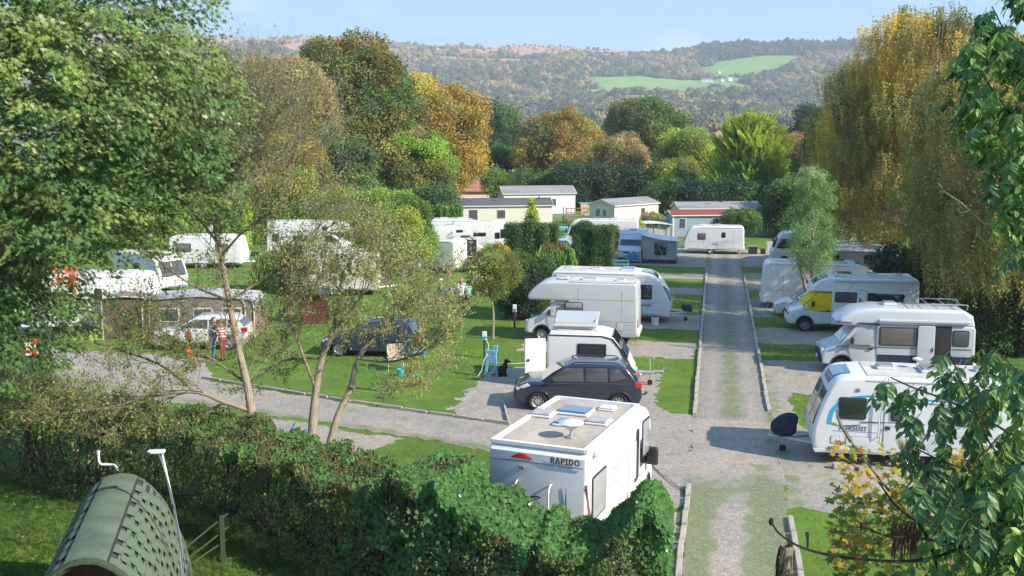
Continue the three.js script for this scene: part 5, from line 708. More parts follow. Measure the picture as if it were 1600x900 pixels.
{ const p = thing('camp_chair', 'beige folding camp chair beside the dark blue car', 'camp chair', gx(618, 40.4), gz(40.4), 0.2); part('backrest', warp(rbox(0.62, 0.55, 0.04, 0, 0.72, -0.2, 0.02), (v) => { v.z -= (v.y - 0.45) * 0.2; }), M.beige_cloth, p); part('seat', rbox(0.58, 0.04, 0.5, 0, 0.42, 0.06, 0.02), M.beige_cloth, p); for (const q of [-0.3, 0.3]) { part('leg', bar([q, 0, 0.32], [q, 0.95, -0.28], 0.015), M.steel, p); part('leg', bar([q, 0, -0.3], [q, 0.6, 0.3], 0.015), M.steel, p); part('armrest', rbox(0.05, 0.03, 0.45, q, 0.62, 0.05, 0.012), M.trim_dark, p); }
  const b = thing('toy_bucket', 'turquoise bucket and spade on the grass before the camp chair', 'bucket', gx(626, 39.4), gz(39.4)); part('bucket', new THREE.LatheGeometry([[0.1, 0], [0.14, 0.26], [0.15, 0.27], [0.13, 0.26], [0.09, 0.02]].map((q) => new THREE.Vector2(...q)), 16), M.teal_plastic, b); part('handle', tube([[-0.14, 0.26, 0], [-0.1, 0.38, 0.02], [0.1, 0.38, 0.02], [0.14, 0.26, 0]], 0.01, 5), M.teal_plastic, b); part('spade', [bar([0.2, 0.02, 0.1], [0.55, 0.1, 0.2], 0.02), rbox(0.2, 0.03, 0.16, 0.62, 0.1, 0.22, 0.01)], M.teal_plastic, b);
  const l = thing('sun_lounger', 'blue and grey folding lounger on the lawn right of the camp chair', 'lounger', gx(650, 42.2), gz(42.2), 0.1); part('bed', rbox(0.85, 0.05, 0.5, 0, 0.34, 0, 0.02), M.blue_plastic, l); part('backrest', rbox(0.5, 0.05, 0.5, 0, 0, 0, 0.02).rotateZ(1.0).translate(-0.5, 0.58, 0), M.blue_plastic, l); for (const q of [-0.38, 0.36]) part('leg', tube([[q, 0.33, -0.22], [q - 0.03, 0.02, -0.24], [q - 0.03, 0.02, 0.24], [q, 0.33, 0.22]], 0.016, 5), M.steel, l);
  const k = thing('pedal_kart', 'blue pedal kart on the gravel just behind the hedge', 'pedal kart', gx(450, 30.0), gz(30.0), 0.25); part('frame', [bar([-0.6, 0.3, 0], [0.6, 0.25, 0], 0.06), rbox(0.5, 0.1, 0.42, -0.2, 0.34, 0, 0.04)], M.blue_plastic, k); part('seat', warp(rbox(0.14, 0.45, 0.42, -0.45, 0.58, 0, 0.05), (v) => { v.x -= (v.y - 0.4) * 0.3; }), M.blue_plastic, k); part('fairing', rbox(0.36, 0.28, 0.5, 0.6, 0.4, 0, 0.1), M.blue_plastic, k); part('steering_wheel', new THREE.TorusGeometry(0.14, 0.02, 6, 18).rotateY(Math.PI / 2).rotateZ(-0.5).translate(0.16, 0.66, 0), M.blue_plastic, k); for (const [q, w] of [[-0.5, 0.36], [-0.5, -0.36], [0.55, 0.36], [0.55, -0.36]]) wheel(k, q, w, 0.19, 0.12, 5, M.blue_plastic);
  const f = thing('fire_point', 'red fire point post with bell hood beside the white car', 'fire point', gx(297, 42.5), gz(42.5)); part('post', rbox(0.12, 1.1, 0.12, 0, 0.55, 0, 0.02), M.stripe_red, f); part('bucket', [new THREE.LatheGeometry([[0.1, 0], [0.15, 0.28], [0.13, 0.28], [0.09, 0.02]].map((q) => new THREE.Vector2(...q)), 14).translate(-0.0, 0.3, 0.2)], M.orange_plastic, f); part('sign', rbox(0.26, 0.3, 0.03, 0, 1.0, 0.08, 0.01), M.stripe_red, f); }

// ---------- the pod, its pole and the rails in the near garden ----------
{
  const near = [-6.55, -14.9], far = [-7.55, -19.0], L = Math.hypot(far[0] - near[0], far[1] - near[1]), turn = Math.atan2(-(far[1] - near[1]), far[0] - near[0]);
  const p = thing('glamping_pod', 'arched green glamping pod roofed in rectangular felt shingles', 'pod', (near[0] + far[0]) / 2, (near[1] + far[1]) / 2, turn);
  const half = [[0, 2.6], [0.2, 2.57], [0.4, 2.45], [0.56, 2.29], [0.68, 2.13], [0.8, 1.93], [0.93, 1.58], [1.03, 1.34], [1.11, 1.1], [1.19, 0.67], [1.22, 0.3]];
  const len = [0]; for (let i = 1; i < half.length; i++) len.push(len[i - 1] + Math.hypot(half[i][0] - half[i - 1][0], half[i][1] - half[i - 1][1]));
  const onArc = (s) => { let i = 1; while (i < len.length - 1 && len[i] < s) i++; const t = clamp((s - len[i - 1]) / (len[i] - len[i - 1])), a = half[i - 1], b = half[i], dx = b[0] - a[0], dy = b[1] - a[1], l = Math.hypot(dx, dy); return { z: lerp(a[0], b[0], t), y: lerp(a[1], b[1], t), tz: dx / l, ty: dy / l }; };
  const felt = mk('felt_shingle', [0.135, 0.185, 0.125], 0.95, { map: M.roof_beige.map, bumpMap: M.gravel.bumpMap, bumpScale: 0.004 }), felt2 = felt.clone(), under = mk('felt_dark', [0.035, 0.045, 0.04], 0.95); felt2.color.setRGB(0.13, 0.18, 0.124); felt2.name = 'felt_shingle_dark';
  const inner = half.map(([a, b]) => [a - 0.05, b - 0.04]);
  part('roof_deck', prism([...half.map(([a, b]) => [a - 0.012, b - 0.01]), ...inner.slice().reverse(), ...inner.slice(1).map(([a, b]) => [-a, b]), ...half.map(([a, b]) => [-a + 0.012, b - 0.01]).reverse().slice(0, -1)], L, 0).rotateY(Math.PI / 2), under, p);
  part('end_wall', prism([...half.map(([a, b]) => [a - 0.06, b - 0.05]), ...half.map(([a, b]) => [-a + 0.06, b - 0.05]).reverse().slice(0, -1)], 0.06, 0).rotateY(Math.PI / 2).translate(L / 2 - 0.08, 0, 0), M.timber, p);
  part('end_wall', prism([...half.map(([a, b]) => [a - 0.06, b - 0.05]), ...half.map(([a, b]) => [-a + 0.06, b - 0.05]).reverse().slice(0, -1)], 0.06, 0).rotateY(Math.PI / 2).translate(-L / 2 + 0.7, 0, 0), M.timber_red, p);
  part('ridge_cap', strap([[-0.3, 2.525], [-0.2, 2.572], [0, 2.605], [0.2, 2.572], [0.3, 2.525]], L + 0.05, 0.018, 0.016).rotateY(Math.PI / 2), felt, p);
  part('ridge_edge', [-1, 1].map((s) => box(L + 0.04, 0.022, 0.035, 0, 2.512, s * 0.325)), under, p);
  const rp = mulberry(8), tabs = [0.24, 0.32, 0.42].map((w) => new THREE.BoxGeometry(w, 0.004, 0.174)), fl = M.timber_green;
  for (const s of [-1, 1]) for (let r = 0; r < 12; r++) {
    const a = onArc(0.42 + r * 0.165), ang = Math.atan2(-a.ty, a.tz); let x = -L / 2 + 0.02 + rp() * 0.2;
    const c = onArc(0.42 + r * 0.165 + 0.08), ca = Math.atan2(-c.ty, c.tz), cs = part('shingle_course', new THREE.BoxGeometry(L, 0.006, 0.085), felt, p); cs.position.set(0, c.y + 0.008 * c.tz, s * (c.z - 0.008 * c.ty)); cs.rotation.x = s * ca;
    for (let i = 0; x < L / 2 - 0.05 && i < 16; i++) { const k = Math.floor(rp() * 3), w = [0.24, 0.32, 0.42][k], x0 = x + w / 2; if (x + w > L / 2 + 0.05) break; const o = part('shingle', tabs[k], rp() < 0.5 ? felt : felt2, p); o.position.set(x0, a.y + 0.018 * a.tz + 0.004, s * (a.z - 0.018 * a.ty)); o.rotation.x = s * (ang - 0.02); x += w + (rp() < 0.3 ? 0.08 : 0.17 + 0.07 * rp()); }
  }
  part('fascia', strap(half.map(([a, b]) => [-a, b]).reverse().concat(half.slice(1)), 0.16, 0.03, 0.02).rotateY(Math.PI / 2).translate(-L / 2 - 0.02, 0, 0), fl, p);
  part('fascia', strap(half.map(([a, b]) => [-a, b]).reverse().concat(half.slice(1)), 0.05, 0.02, 0.012).rotateY(Math.PI / 2).translate(L / 2 + 0.01, 0, 0), felt, p);
  part('floor', box(L - 0.1, 0.12, 2.3, 0, 0.2, 0), M.timber, p); part('bearer', [-0.8, 0.8].map((q) => box(L - 0.2, 0.16, 0.16, 0, 0.08, q)), M.timber, p);
  const fx = gx(118, 20), fz = -20.4, yy = (py, d) => EYE - (py - 218) * 0.99 * d / FOC;
  const fp = thing('flue_pipe', 'bent white flue pipe rising behind the green pod', 'flue pipe', fx, fz); part('pipe', tube([[0, yy(730, 20.2), 0], [0, yy(743, 20.2), 0], [0.05, yy(749, 20.2), 0], [0.3, yy(750, 20.2), 0.0], [0.46, yy(752, 20.2), 0.2]], 0.028, 8, 30), M.white_plastic, fp); part('cap', cyl(0.035, 0.05, 0, yy(728, 20.2), 0), M.white_plastic, fp); part('stay', bar([0.3, yy(750, 20.2), 0.0], [0.34, 0, -0.2], 0.02), M.trim_dark, fp);
  const lp = thing('lamp_pole', 'tall thin white pole with flat lamp head beside the pod', 'lamp pole', -5.95, -17.6, 0.1); part('shaft', tube([[0, 0, 0], [-0.03, 1.8, 0], [-0.16, 2.8, 0], [-0.27, 3.5, 0]], 0.022, 7, 20), M.white_plastic, lp); const lh = part('lamp_head', rbox(0.3, 0.06, 0.14, -0.36, 3.52, 0, 0.025), M.white_plastic, lp); part('end_cap', rbox(0.09, 0.08, 0.15, -0.49, 3.5, 0, 0.02), M.trim_dark, lh); part('bracket', bar([-0.27, 3.3, 0], [-0.33, 3.5, 0], 0.014), M.white_plastic, lp); part('cable', tube([[0.02, 0.2, 0.02], [-0.0, 1.7, 0.03], [-0.12, 2.7, 0.03], [-0.3, 3.45, 0.03]], 0.01, 5), M.trim_grey, lp); part('clip', cyl(0.035, 0.08, -0.11, 2.5, 0), M.trim_dark, lp);
  const gs = thing('garden_rails', 'weathered green wooden rails and post right of the pod', 'rail fence', -6.5, -20.9, 0.15); for (const [y0, y1] of [[0.42, 0.98], [0.15, 0.68], [-0.1, 0.42]]) part('rail', beam([-0.5, Math.max(y0, 0.02), 0.25], [0.42, y1 + 0.08, -0.1], 0.035, 0.07), M.timber_green, gs); part('post', box(0.09, 1.05, 0.09, 0.3, 0.52, 0), M.timber_green, gs); part('post', box(0.09, 0.6, 0.09, -0.45, 0.3, 0.2), M.timber_green, gs);
}

// ---------- people and the dog: one smooth surface round a skeleton of tapered bones ----------
function fleshed(bones, cell = 0.03, k = 0.035) {                                // bones: [a, b, ra, rb, colour]
  const lo = P3(9, 9, 9), hi = P3(-9, -9, -9); for (const [a, b, ra, rb] of bones) for (const [q, r] of [[a, ra], [b, rb]]) { lo.min(P3(q[0] - r, q[1] - r, q[2] - r)); hi.max(P3(q[0] + r, q[1] + r, q[2] + r)); }
  const c = lo.clone().add(hi).multiplyScalar(0.5), S = Math.max(hi.x - lo.x, hi.y - lo.y, hi.z - lo.z) / 2 + 3 * cell, n = Math.ceil(2 * S / cell), mc = new MarchingCubes(n, new THREE.MeshStandardMaterial(), false, false, 60000);
  const dist = (x, y, z, [a, b, ra, rb]) => { const dx = b[0] - a[0], dy = b[1] - a[1], dz = b[2] - a[2], l = dx * dx + dy * dy + dz * dz || 1e-9, t = clamp(((x - a[0]) * dx + (y - a[1]) * dy + (z - a[2]) * dz) / l); return Math.hypot(x - a[0] - dx * t, y - a[1] - dy * t, z - a[2] - dz * t) - lerp(ra, rb, t); };
  const h = n / 2;
  for (let z = 0; z < n; z++) for (let y = 0; y < n; y++) for (let x = 0; x < n; x++) { const X = c.x + S * (x - h) / h, Y = c.y + S * (y - h) / h, Z = c.z + S * (z - h) / h; let e = 0; for (const b of bones) e += Math.exp(-dist(X, Y, Z, b) / k); mc.field[x + y * n + z * n * n] = k * Math.log(Math.max(e, 1e-30)); }
  mc.isolation = 0; mc.update();
  const N = mc.count, p = new Float32Array(N * 3), q = new Float32Array(N * 3), col = new Float32Array(N * 3);
  for (let i = 0; i < N; i++) { const v = [c.x + S * mc.positionArray[i * 3], c.y + S * mc.positionArray[i * 3 + 1], c.z + S * mc.positionArray[i * 3 + 2]]; let best = 9, bc = [1, 1, 1]; for (const b of bones) { const d = dist(...v, b); if (d < best) { best = d; bc = b[4]; } } for (let m = 0; m < 3; m++) { p[i * 3 + m] = v[m]; q[i * 3 + m] = mc.normalArray[i * 3 + m]; col[i * 3 + m] = bc[m]; } }
  const g = new THREE.BufferGeometry(); g.setAttribute('position', new THREE.BufferAttribute(p, 3)); g.setAttribute('normal', new THREE.BufferAttribute(q, 3)); g.setAttribute('color', new THREE.BufferAttribute(col, 3)); g.setAttribute('uv', new THREE.BufferAttribute(new Float32Array(N * 2), 2)); return g;
}
const painted = (g, c) => { const n = g.attributes.position.count, a = new Float32Array(n * 3); for (let i = 0; i < n; i++) a.set(c, i * 3); g.setAttribute('color', new THREE.BufferAttribute(a, 3)); return clean(g); };
function hand(at0, dir, skin) { const d = P3(...dir).normalize(), side = P3(0, 1, 0).cross(d).normalize(); if (side.length() < 0.1) side.set(0, 0, 1); const A = P3(...at0), gs = []; for (let i = 0; i < 4; i++) { const o = A.clone().addScaledVector(side, (i - 1.5) * 0.019).addScaledVector(d, 0.03), l = [0.06, 0.07, 0.066, 0.05][i]; gs.push(limb([o, o.clone().addScaledVector(d, l * 0.6), o.clone().addScaledVector(d, l).add(P3(0, -0.015, 0))], 0.009, 0.006, 5)); } const t = A.clone().addScaledVector(side, 0.035); gs.push(limb([t, t.clone().addScaledVector(side, 0.02).addScaledVector(d, 0.03), t.clone().addScaledVector(side, 0.018).addScaledVector(d, 0.06)], 0.01, 0.007, 5)); return gs.map((g) => painted(g, skin)); }
const SKIN = [0.46, 0.27, 0.19];
function person(label, x, z, turn, o) {                                          // faces +x; hip height decides standing or sitting
  const p = thing('person', label, 'person', x, z, turn, o.group), sit = o.sit, hip = sit ? 0.52 : 0.92, ln = o.lean ?? 0.04, T = o.top, B = o.legs, bones = [], sh = hip + 0.5, nx = ln + 0.0;
  const ext = []; 
  bones.push([[0, hip, -0.07], [0, hip, 0.07], 0.125, 0.125, B], [[0, hip + 0.06, 0], [ln * 0.6, hip + 0.28, 0], 0.13, 0.14, T], [[ln * 0.6, hip + 0.3, -0.07], [ln * 0.6, hip + 0.3, 0.07], 0.12, 0.12, T], [[ln, sh - 0.07, -0.13], [ln, sh - 0.07, 0.13], 0.085, 0.085, T], [[ln, sh - 0.02, 0], [ln + 0.015, sh + 0.09, 0], 0.055, 0.05, SKIN]);
  bones.push([[ln + 0.01, sh + 0.22, 0], [ln + 0.035, sh + 0.15, 0], 0.095, 0.07, SKIN], [[ln + 0.1, sh + 0.19, 0], [ln + 0.118, sh + 0.165, 0], 0.012, 0.018, SKIN], [[ln, sh + 0.19, -0.09], [ln, sh + 0.17, 0.09], 0.022, 0.022, SKIN]);
  for (const s of [-1, 1]) {
    if (sit) { bones.push([[0, hip, s * 0.09], [0.44, hip - 0.02, s * 0.11], 0.095, 0.065, B], [[0.44, hip - 0.02, s * 0.11], [0.40, 0.1, s * 0.11], 0.062, 0.045, B], [[0.39, 0.05, s * 0.11], [0.55, 0.04, s * 0.12], 0.045, 0.04, [0.04, 0.035, 0.03]]); }
    else { const st = s * (o.stride ?? 0.05); bones.push([[0, hip - 0.02, s * 0.09], [st * 0.6, 0.49, s * 0.1], 0.095, 0.062, B], [[st * 0.6, 0.49, s * 0.1], [st - 0.01, 0.1, s * 0.1], 0.06, 0.045, B], [[st - 0.02, 0.045, s * 0.1], [st + 0.15, 0.04, s * 0.115], 0.045, 0.038, [0.04, 0.035, 0.03]]); }
    const a = o.arms?.[s < 0 ? 0 : 1] ?? (sit ? [[0.2, -0.26, 0.03], [0.4, -0.2, -0.06]] : [[-0.02, -0.28, 0.06], [0.08, -0.52, 0.05]]), A = [ln, sh - 0.05, s * 0.19], E = [ln + a[0][0], sh + a[0][1], s * (0.19 + a[0][2])], H = [ln + a[1][0], sh + a[1][1], s * (0.19 + a[1][2])];
    bones.push([A, E, 0.056, 0.042, T], [E, H, 0.04, 0.03, o.sleeves ? T : SKIN], [H, [H[0] + (H[0] - E[0]) * 0.22, H[1] + (H[1] - E[1]) * 0.22, H[2]], 0.032, 0.026, SKIN]);
    ext.push(...hand([H[0] + (H[0] - E[0]) * 0.2, H[1] + (H[1] - E[1]) * 0.2, H[2]], [H[0] - E[0], H[1] - E[1], H[2] - E[2]], SKIN));
  }
  const body = fleshed(bones, 0.028, 0.02);
  if (o.hoops) { const pp = body.attributes.position, cc = body.attributes.color; for (let i = 0; i < pp.count; i++) if (Math.abs(cc.getX(i) - T[0]) < 1e-3 && Math.abs(cc.getY(i) - T[1]) < 1e-3 && (pp.getY(i) % 0.11) < 0.05) cc.setXYZ(i, 0.7, 0.66, 0.62); }
  part('body', [body, ...ext], M.body_colours, p);
  const hx = ln + 0.005, hy = sh + 0.235;
  if (o.cap) part('cap', [new THREE.SphereGeometry(0.108, 16, 8, 0, 6.3, 0, 1.5).translate(hx, hy - 0.005, 0), warp(new THREE.CylinderGeometry(0.09, 0.09, 0.015, 14).translate(hx + 0.09, hy + 0.005, 0), () => 0)], mk('cap_cloth', o.cap, 0.8), p);
  else part('hair', [warp(new THREE.SphereGeometry(0.11, 16, 10, 0, 6.3, 0, 1.75), (v) => { if (v.x > 0.06 && v.y < 0.05) v.x = 0.06; if (o.long && v.y < 0) v.y *= 3; v.x += hx - 0.012; v.y += hy - 0.015; })], mk('hair_' + (o.hair?.[0] > 0.15 ? 'fair' : 'dark'), o.hair || [0.05, 0.03, 0.02], 0.8), p);
  part('eyes', [-0.034, 0.034].map((q) => new THREE.SphereGeometry(0.011, 8, 6).translate(ln + 0.098, sh + 0.205, q)), M.trim_dark, p); part('mouth', rbox(0.01, 0.008, 0.045, ln + 0.102, sh + 0.128, 0, 0.003), M.stripe_red, p);
  return p;
}
person('person in blue jeans and grey top standing before the white car', gx(334, 42.6), gz(42.6), -0.6, { top: [0.16, 0.16, 0.15], legs: [0.10, 0.17, 0.30], stride: 0.12, lean: 0.1, sleeves: 1 });
person('person in red and white striped top beside the person in jeans', gx(349, 42.2), gz(42.2), 2.6, { top: [0.34, 0.04, 0.045], legs: [0.24, 0.045, 0.05], hoops: 1, hair: [0.2, 0.12, 0.06], long: 1, arms: [[[0.16, -0.2, 0.04], [0.38, -0.18, -0.05]], [[0.14, -0.22, 0.04], [0.36, -0.22, -0.05]]] });
{ // picnic table and the people at it
  const X = gx(713, 57), Z = gz(57), turn = 0.06, p = thing('picnic_table', 'dark wooden picnic table on the lawn with people seated', 'picnic table', X, Z, turn);
  for (let i = 0; i < 5; i++) part('table_plank', box(1.75, 0.04, 0.14, 0, 0.74, -0.3 + i * 0.15), M.bark_dark, p); for (const s of [-1, 1]) { for (const q of [0, 0.14]) part('bench_plank', box(1.75, 0.04, 0.13, 0, 0.45, s * (0.58 + q)), M.bark_dark, p); for (const e of [-0.6, 0.6]) part('leg', beam([e, 0, s * 0.68], [e, 0.72, s * 0.25], 0.09, 0.05), M.bark_dark, p); } for (const e of [-0.6, 0.6]) part('crossbeam', box(0.05, 0.09, 1.5, e, 0.4, 0), M.bark_dark, p);
  const put = (q, s) => [X + q * Math.cos(turn) + s * Math.sin(turn), Z - q * Math.sin(turn) + s * Math.cos(turn)];
  const grp = 'people at the picnic table';
  person('seated person in dark jacket and white cap at the left table end', ...put(-0.9, -0.3), -0.5, { sit: 1, top: [0.05, 0.05, 0.055], legs: [0.06, 0.08, 0.13], cap: [0.72, 0.70, 0.66], sleeves: 1, group: grp });
  person('seated person in white top at the near side of the picnic table', ...put(0.25, 0.66), Math.PI / 2, { sit: 1, top: [0.66, 0.64, 0.62], legs: [0.10, 0.12, 0.18], hair: [0.18, 0.09, 0.05], group: grp });
  person('seated person in pale green top right of the one in white', ...put(0.66, 0.64), Math.PI / 2 + 0.2, { sit: 1, top: [0.26, 0.42, 0.32], legs: [0.12, 0.1, 0.1], hair: [0.1, 0.05, 0.03], group: grp });
  person('seated person with auburn hair across the picnic table', ...put(0.3, -0.66), -Math.PI / 2, { sit: 1, top: [0.44, 0.40, 0.38], legs: [0.1, 0.1, 0.12], hair: [0.2, 0.06, 0.03], long: 1, group: grp });
  const c = thing('tablecloth', 'turquoise cloth and dishes at the left end of the picnic table', 'tablecloth', ...put(-0.42, 0), turn, undefined, 0.765); part('cloth', rbox(0.75, 0.014, 0.66, 0, 0.004, 0, 0.005), M.teal_plastic, c); part('dish', [cyl(0.1, 0.04, -0.1, 0.03, 0.1, 12, 0.12), cyl(0.08, 0.05, 0.18, 0.035, -0.1, 12, 0.1)], M.white_plastic, c); part('bottle', [cyl(0.04, 0.2, 0.05, 0.11, 0.2), cyl(0.016, 0.09, 0.05, 0.25, 0.2)], M.stripe_red, c);
}
{ // black dog, sitting, looking to the right
  const p = thing('dog', 'black dog sitting on the lawn edge beside the light blue stand', 'dog', gx(783, 39.4), gz(39.4), -0.25), K = [0.009, 0.009, 0.01], b = [];
  b.push([[0.14, 0.36, 0], [-0.02, 0.24, 0], 0.12, 0.12, K], [[-0.02, 0.24, 0], [-0.14, 0.14, 0], 0.125, 0.12, K], [[0.15, 0.4, 0], [0.19, 0.55, 0], 0.085, 0.065, K], [[0.2, 0.6, 0], [0.24, 0.6, 0], 0.075, 0.065, K], [[0.25, 0.585, 0], [0.36, 0.565, 0], 0.042, 0.03, K], [[-0.2, 0.08, 0.03], [-0.4, 0.035, 0.1], 0.035, 0.014, K]);
  for (const s of [-1, 1]) b.push([[0.16, 0.33, s * 0.075], [0.15, 0.18, s * 0.08], 0.055, 0.034, K], [[0.15, 0.18, s * 0.08], [0.17, 0.03, s * 0.08], 0.032, 0.026, K], [[0.17, 0.025, s * 0.08], [0.22, 0.02, s * 0.08], 0.028, 0.022, K], [[-0.12, 0.16, s * 0.1], [0.05, 0.13, s * 0.14], 0.095, 0.065, K], [[0.05, 0.13, s * 0.14], [-0.08, 0.045, s * 0.14], 0.045, 0.03, K], [[-0.08, 0.03, s * 0.14], [0.08, 0.022, s * 0.14], 0.03, 0.024, K], [[0.19, 0.65, s * 0.055], [0.2, 0.55, s * 0.085], 0.02, 0.03, K]);
  part('body', fleshed(b, 0.016, 0.016), M.fur_black, p); part('nose', new THREE.SphereGeometry(0.014, 8, 6).translate(0.385, 0.575, 0), M.rubber, p); part('eyes', [-0.035, 0.035].map((q) => new THREE.SphereGeometry(0.01, 8, 6).translate(0.295, 0.62, q)), M.glass_dark, p); part('collar', new THREE.TorusGeometry(0.075, 0.012, 6, 18).rotateX(Math.PI / 2).rotateZ(-0.3).translate(0.17, 0.49, 0), M.stripe_red, p);
}

// ---------- vegetation ----------
const quad = (r, size, spread, up = 0) => { // one small bent leaf at a random place within a ball
  const d = P3(r() * 2 - 1, r() * 2 - 1, r() * 2 - 1).normalize().multiplyScalar(spread * Math.cbrt(r())), q = new THREE.Quaternion().setFromEuler(new THREE.Euler(r() * 6.3, r() * 6.3, r() * 6.3)), l = size * (0.7 + 0.6 * r()), w = l * 0.42;
  return [[-l / 2, 0, 0], [0, l * 0.08, w], [l / 2, 0, 0], [-l / 2, 0, 0], [l / 2, 0, 0], [0, l * 0.08, -w]].flatMap((v) => P3(...v).applyQuaternion(q).add(d).toArray());
};
const clump = (seed, n, size, spread) => { const r = mulberry(seed), a = []; for (let i = 0; i < n; i++) a.push(...quad(r, size, spread)); return tris(a); };
const lobedLeaf = (lobes, depth = 0.5, bend = 0.15) => { // a palmate leaf lying in x, z; stalk at the origin, tip at +x
  const out = []; const n = lobes * 2; const pts = []; for (let i = 0; i <= n; i++) { const a = lerp(-2.2, 2.2, i / n), tip = i % 2 === 1, r = tip ? 0.55 + 0.2 * Math.cos(a) : (0.55 + 0.2 * Math.cos(a)) * depth; pts.push(P3(0.38 + r * Math.cos(a), 0, r * Math.sin(a))); } pts.forEach((p) => { p.y = -bend * (p.x * p.x + p.z * p.z * 1.2); }); const c = P3(0.3, 0.02, 0); for (let i = 0; i < n; i++) out.push(...c.toArray(), ...pts[i + 1].toArray(), ...pts[i].toArray()); out.push(...c.toArray(), ...pts[0].toArray(), 0, 0, 0, ...c.toArray(), 0, 0, 0, ...pts[n].toArray()); return tris(out);
};
const heartLeaf = () => tris([[[0, 0, 0], [0.5, 0.05, 0.45], [1, -0.12, 0]], [[0, 0, 0], [-0.15, 0.03, 0.3], [0.5, 0.05, 0.45]], [[0, 0, 0], [1, -0.12, 0], [0.5, 0.05, -0.45]], [[0, 0, 0], [0.5, 0.05, -0.45], [-0.15, 0.03, -0.3]]].flat(2));
const lanceLeaf = () => tris([[[0, 0, 0], [0.45, 0.02, 0.16], [1, -0.1, 0]], [[0, 0, 0], [1, -0.1, 0], [0.45, 0.02, -0.16]]].flat(2));
const G = { maple: lobedLeaf(5, 0.42, 0.12), vine: lobedLeaf(5, 0.5, 0.18), heart: heartLeaf(), lance: lanceLeaf(), oval: tris([[[0, 0, 0], [0.4, 0.03, 0.26], [1, -0.08, 0]], [[0, 0, 0], [1, -0.08, 0], [0.4, 0.03, -0.26]]].flat(2)), clumpA: clump(3, 80, 0.28, 1.15), clumpB: clump(4, 70, 0.24, 1.1), fine: clump(6, 80, 0.2, 1) };
{ const r = mulberry(31), a = []; for (let s = 0; s < 9; s++) { const ox = (r() - 0.5) * 1.6, oz = (r() - 0.5) * 1.6, len = 0.7 + r() * 1.0, dx = (r() - 0.5) * 0.4, dz = (r() - 0.5) * 0.4; for (let i = 0; i < 16; i++) { const t = i / 16, q = quad(r, 0.12, 0.09); for (let k = 0; k < q.length; k += 3) { q[k] += ox + dx * t; q[k + 1] += 0.5 - len * t; q[k + 2] += oz + dz * t; } a.push(...q); } } G.weeping = tris(a); }
{ const r = mulberry(41), a = []; for (let s = 0; s < 7; s++) { const az = r() * 6.3, el = 0.4 + r() * 0.7, d = P3(Math.cos(az) * Math.cos(el), Math.sin(el), Math.sin(az) * Math.cos(el)); for (let i = 0; i < 9; i++) { const t = 0.15 + i / 9, q = quad(r, 0.3 * (1.15 - i / 12), 0.12 * (1.2 - i / 9)); for (let k = 0; k < q.length; k += 3) { q[k] += d.x * t; q[k + 1] += d.y * t; q[k + 2] += d.z * t; } a.push(...q); } } G.spray = tris(a); }
{ const r = mulberry(47), a = []; for (let s = 0; s < 3; s++) { const bx = (r() - 0.5) * 0.5, bz = (r() - 0.5) * 0.5, lx = (r() - 0.5) * 0.5, lz = (r() - 0.5) * 0.5; for (let i = 0; i < 22; i++) { const t = i / 22, w = 0.26 * (1 - t) + 0.03, q = r() * 6.3, x = bx + lx * t * t, y = t * 1.5, z = bz + lz * t * t, ex = Math.cos(q) * w, ez = Math.sin(q) * w, k = 0.05; a.push(x - ez * k / w, y, z + ex * k / w, x + ez * k / w, y, z - ex * k / w, x + ex, y + 0.2, z + ez); } } G.frond = tris(a); }
{ const r = mulberry(43), a = []; for (let i = 0; i < 46; i++) { const x = (r() - 0.5) * 1.1, z = (r() - 0.5) * 0.5, y = (r() - 0.5) * 1.6, h = 0.5 + r() * 0.5, w = 0.1, q = r() * 6.3, c = Math.cos(q) * w, s = Math.sin(q) * w; a.push(x - c, y, z - s, x + c, y, z + s, x + 0.1 * (r() - 0.5), y + h, z + 0.1 * (r() - 0.5)); } G.plume = tris(a); }

// points through a crown made of rounded masses: mostly near their skins
function crownList(r, lobes, n, size, colours, o = {}) {
  const tot = lobes.reduce((s, l) => s + l[3] ** 2, 0), out = [];
  for (const l of lobes) {
    const m = Math.round(n * l[3] ** 2 / tot), tone = jig(colours[Math.floor(r() * colours.length)], r, o.vary ?? 0.22, 0.12);
    for (let i = 0; i < m; i++) { const d = P3(r() * 2 - 1, r() * 2 - 1, r() * 2 - 1); if (d.lengthSq() > 1 || d.lengthSq() < 0.01) { i--; continue; } d.normalize(); if (d.y < -0.3 && r() < 0.5) d.y *= -1; const rad = l[3] * (0.5 + 0.62 * Math.sqrt(r())); out.push({ p: P3(l[0] + d.x * rad, l[1] + d.y * rad * (l[4] ?? 0.85), l[2] + d.z * rad), q: o.outward ? new THREE.Quaternion().setFromUnitVectors(P3(0, 1, 0), P3(d.x * 0.75 + (r() - 0.5) * 0.4, 0.55 + r() * 0.4, d.z * 0.75 + (r() - 0.5) * 0.4).normalize()) : undefined, e: o.upright ? [(r() - 0.5) * 0.5, r() * 6.3, (r() - 0.5) * 0.5] : [r() * 6.3, r() * 6.3, r() * 6.3], s: size * (0.7 + 0.6 * r()), c: jig(r() < (o.fleck ?? 0.06) ? colours[Math.floor(r() * colours.length)] : tone, r, 0.2, 0.1) }); }
  }
  return out;
}
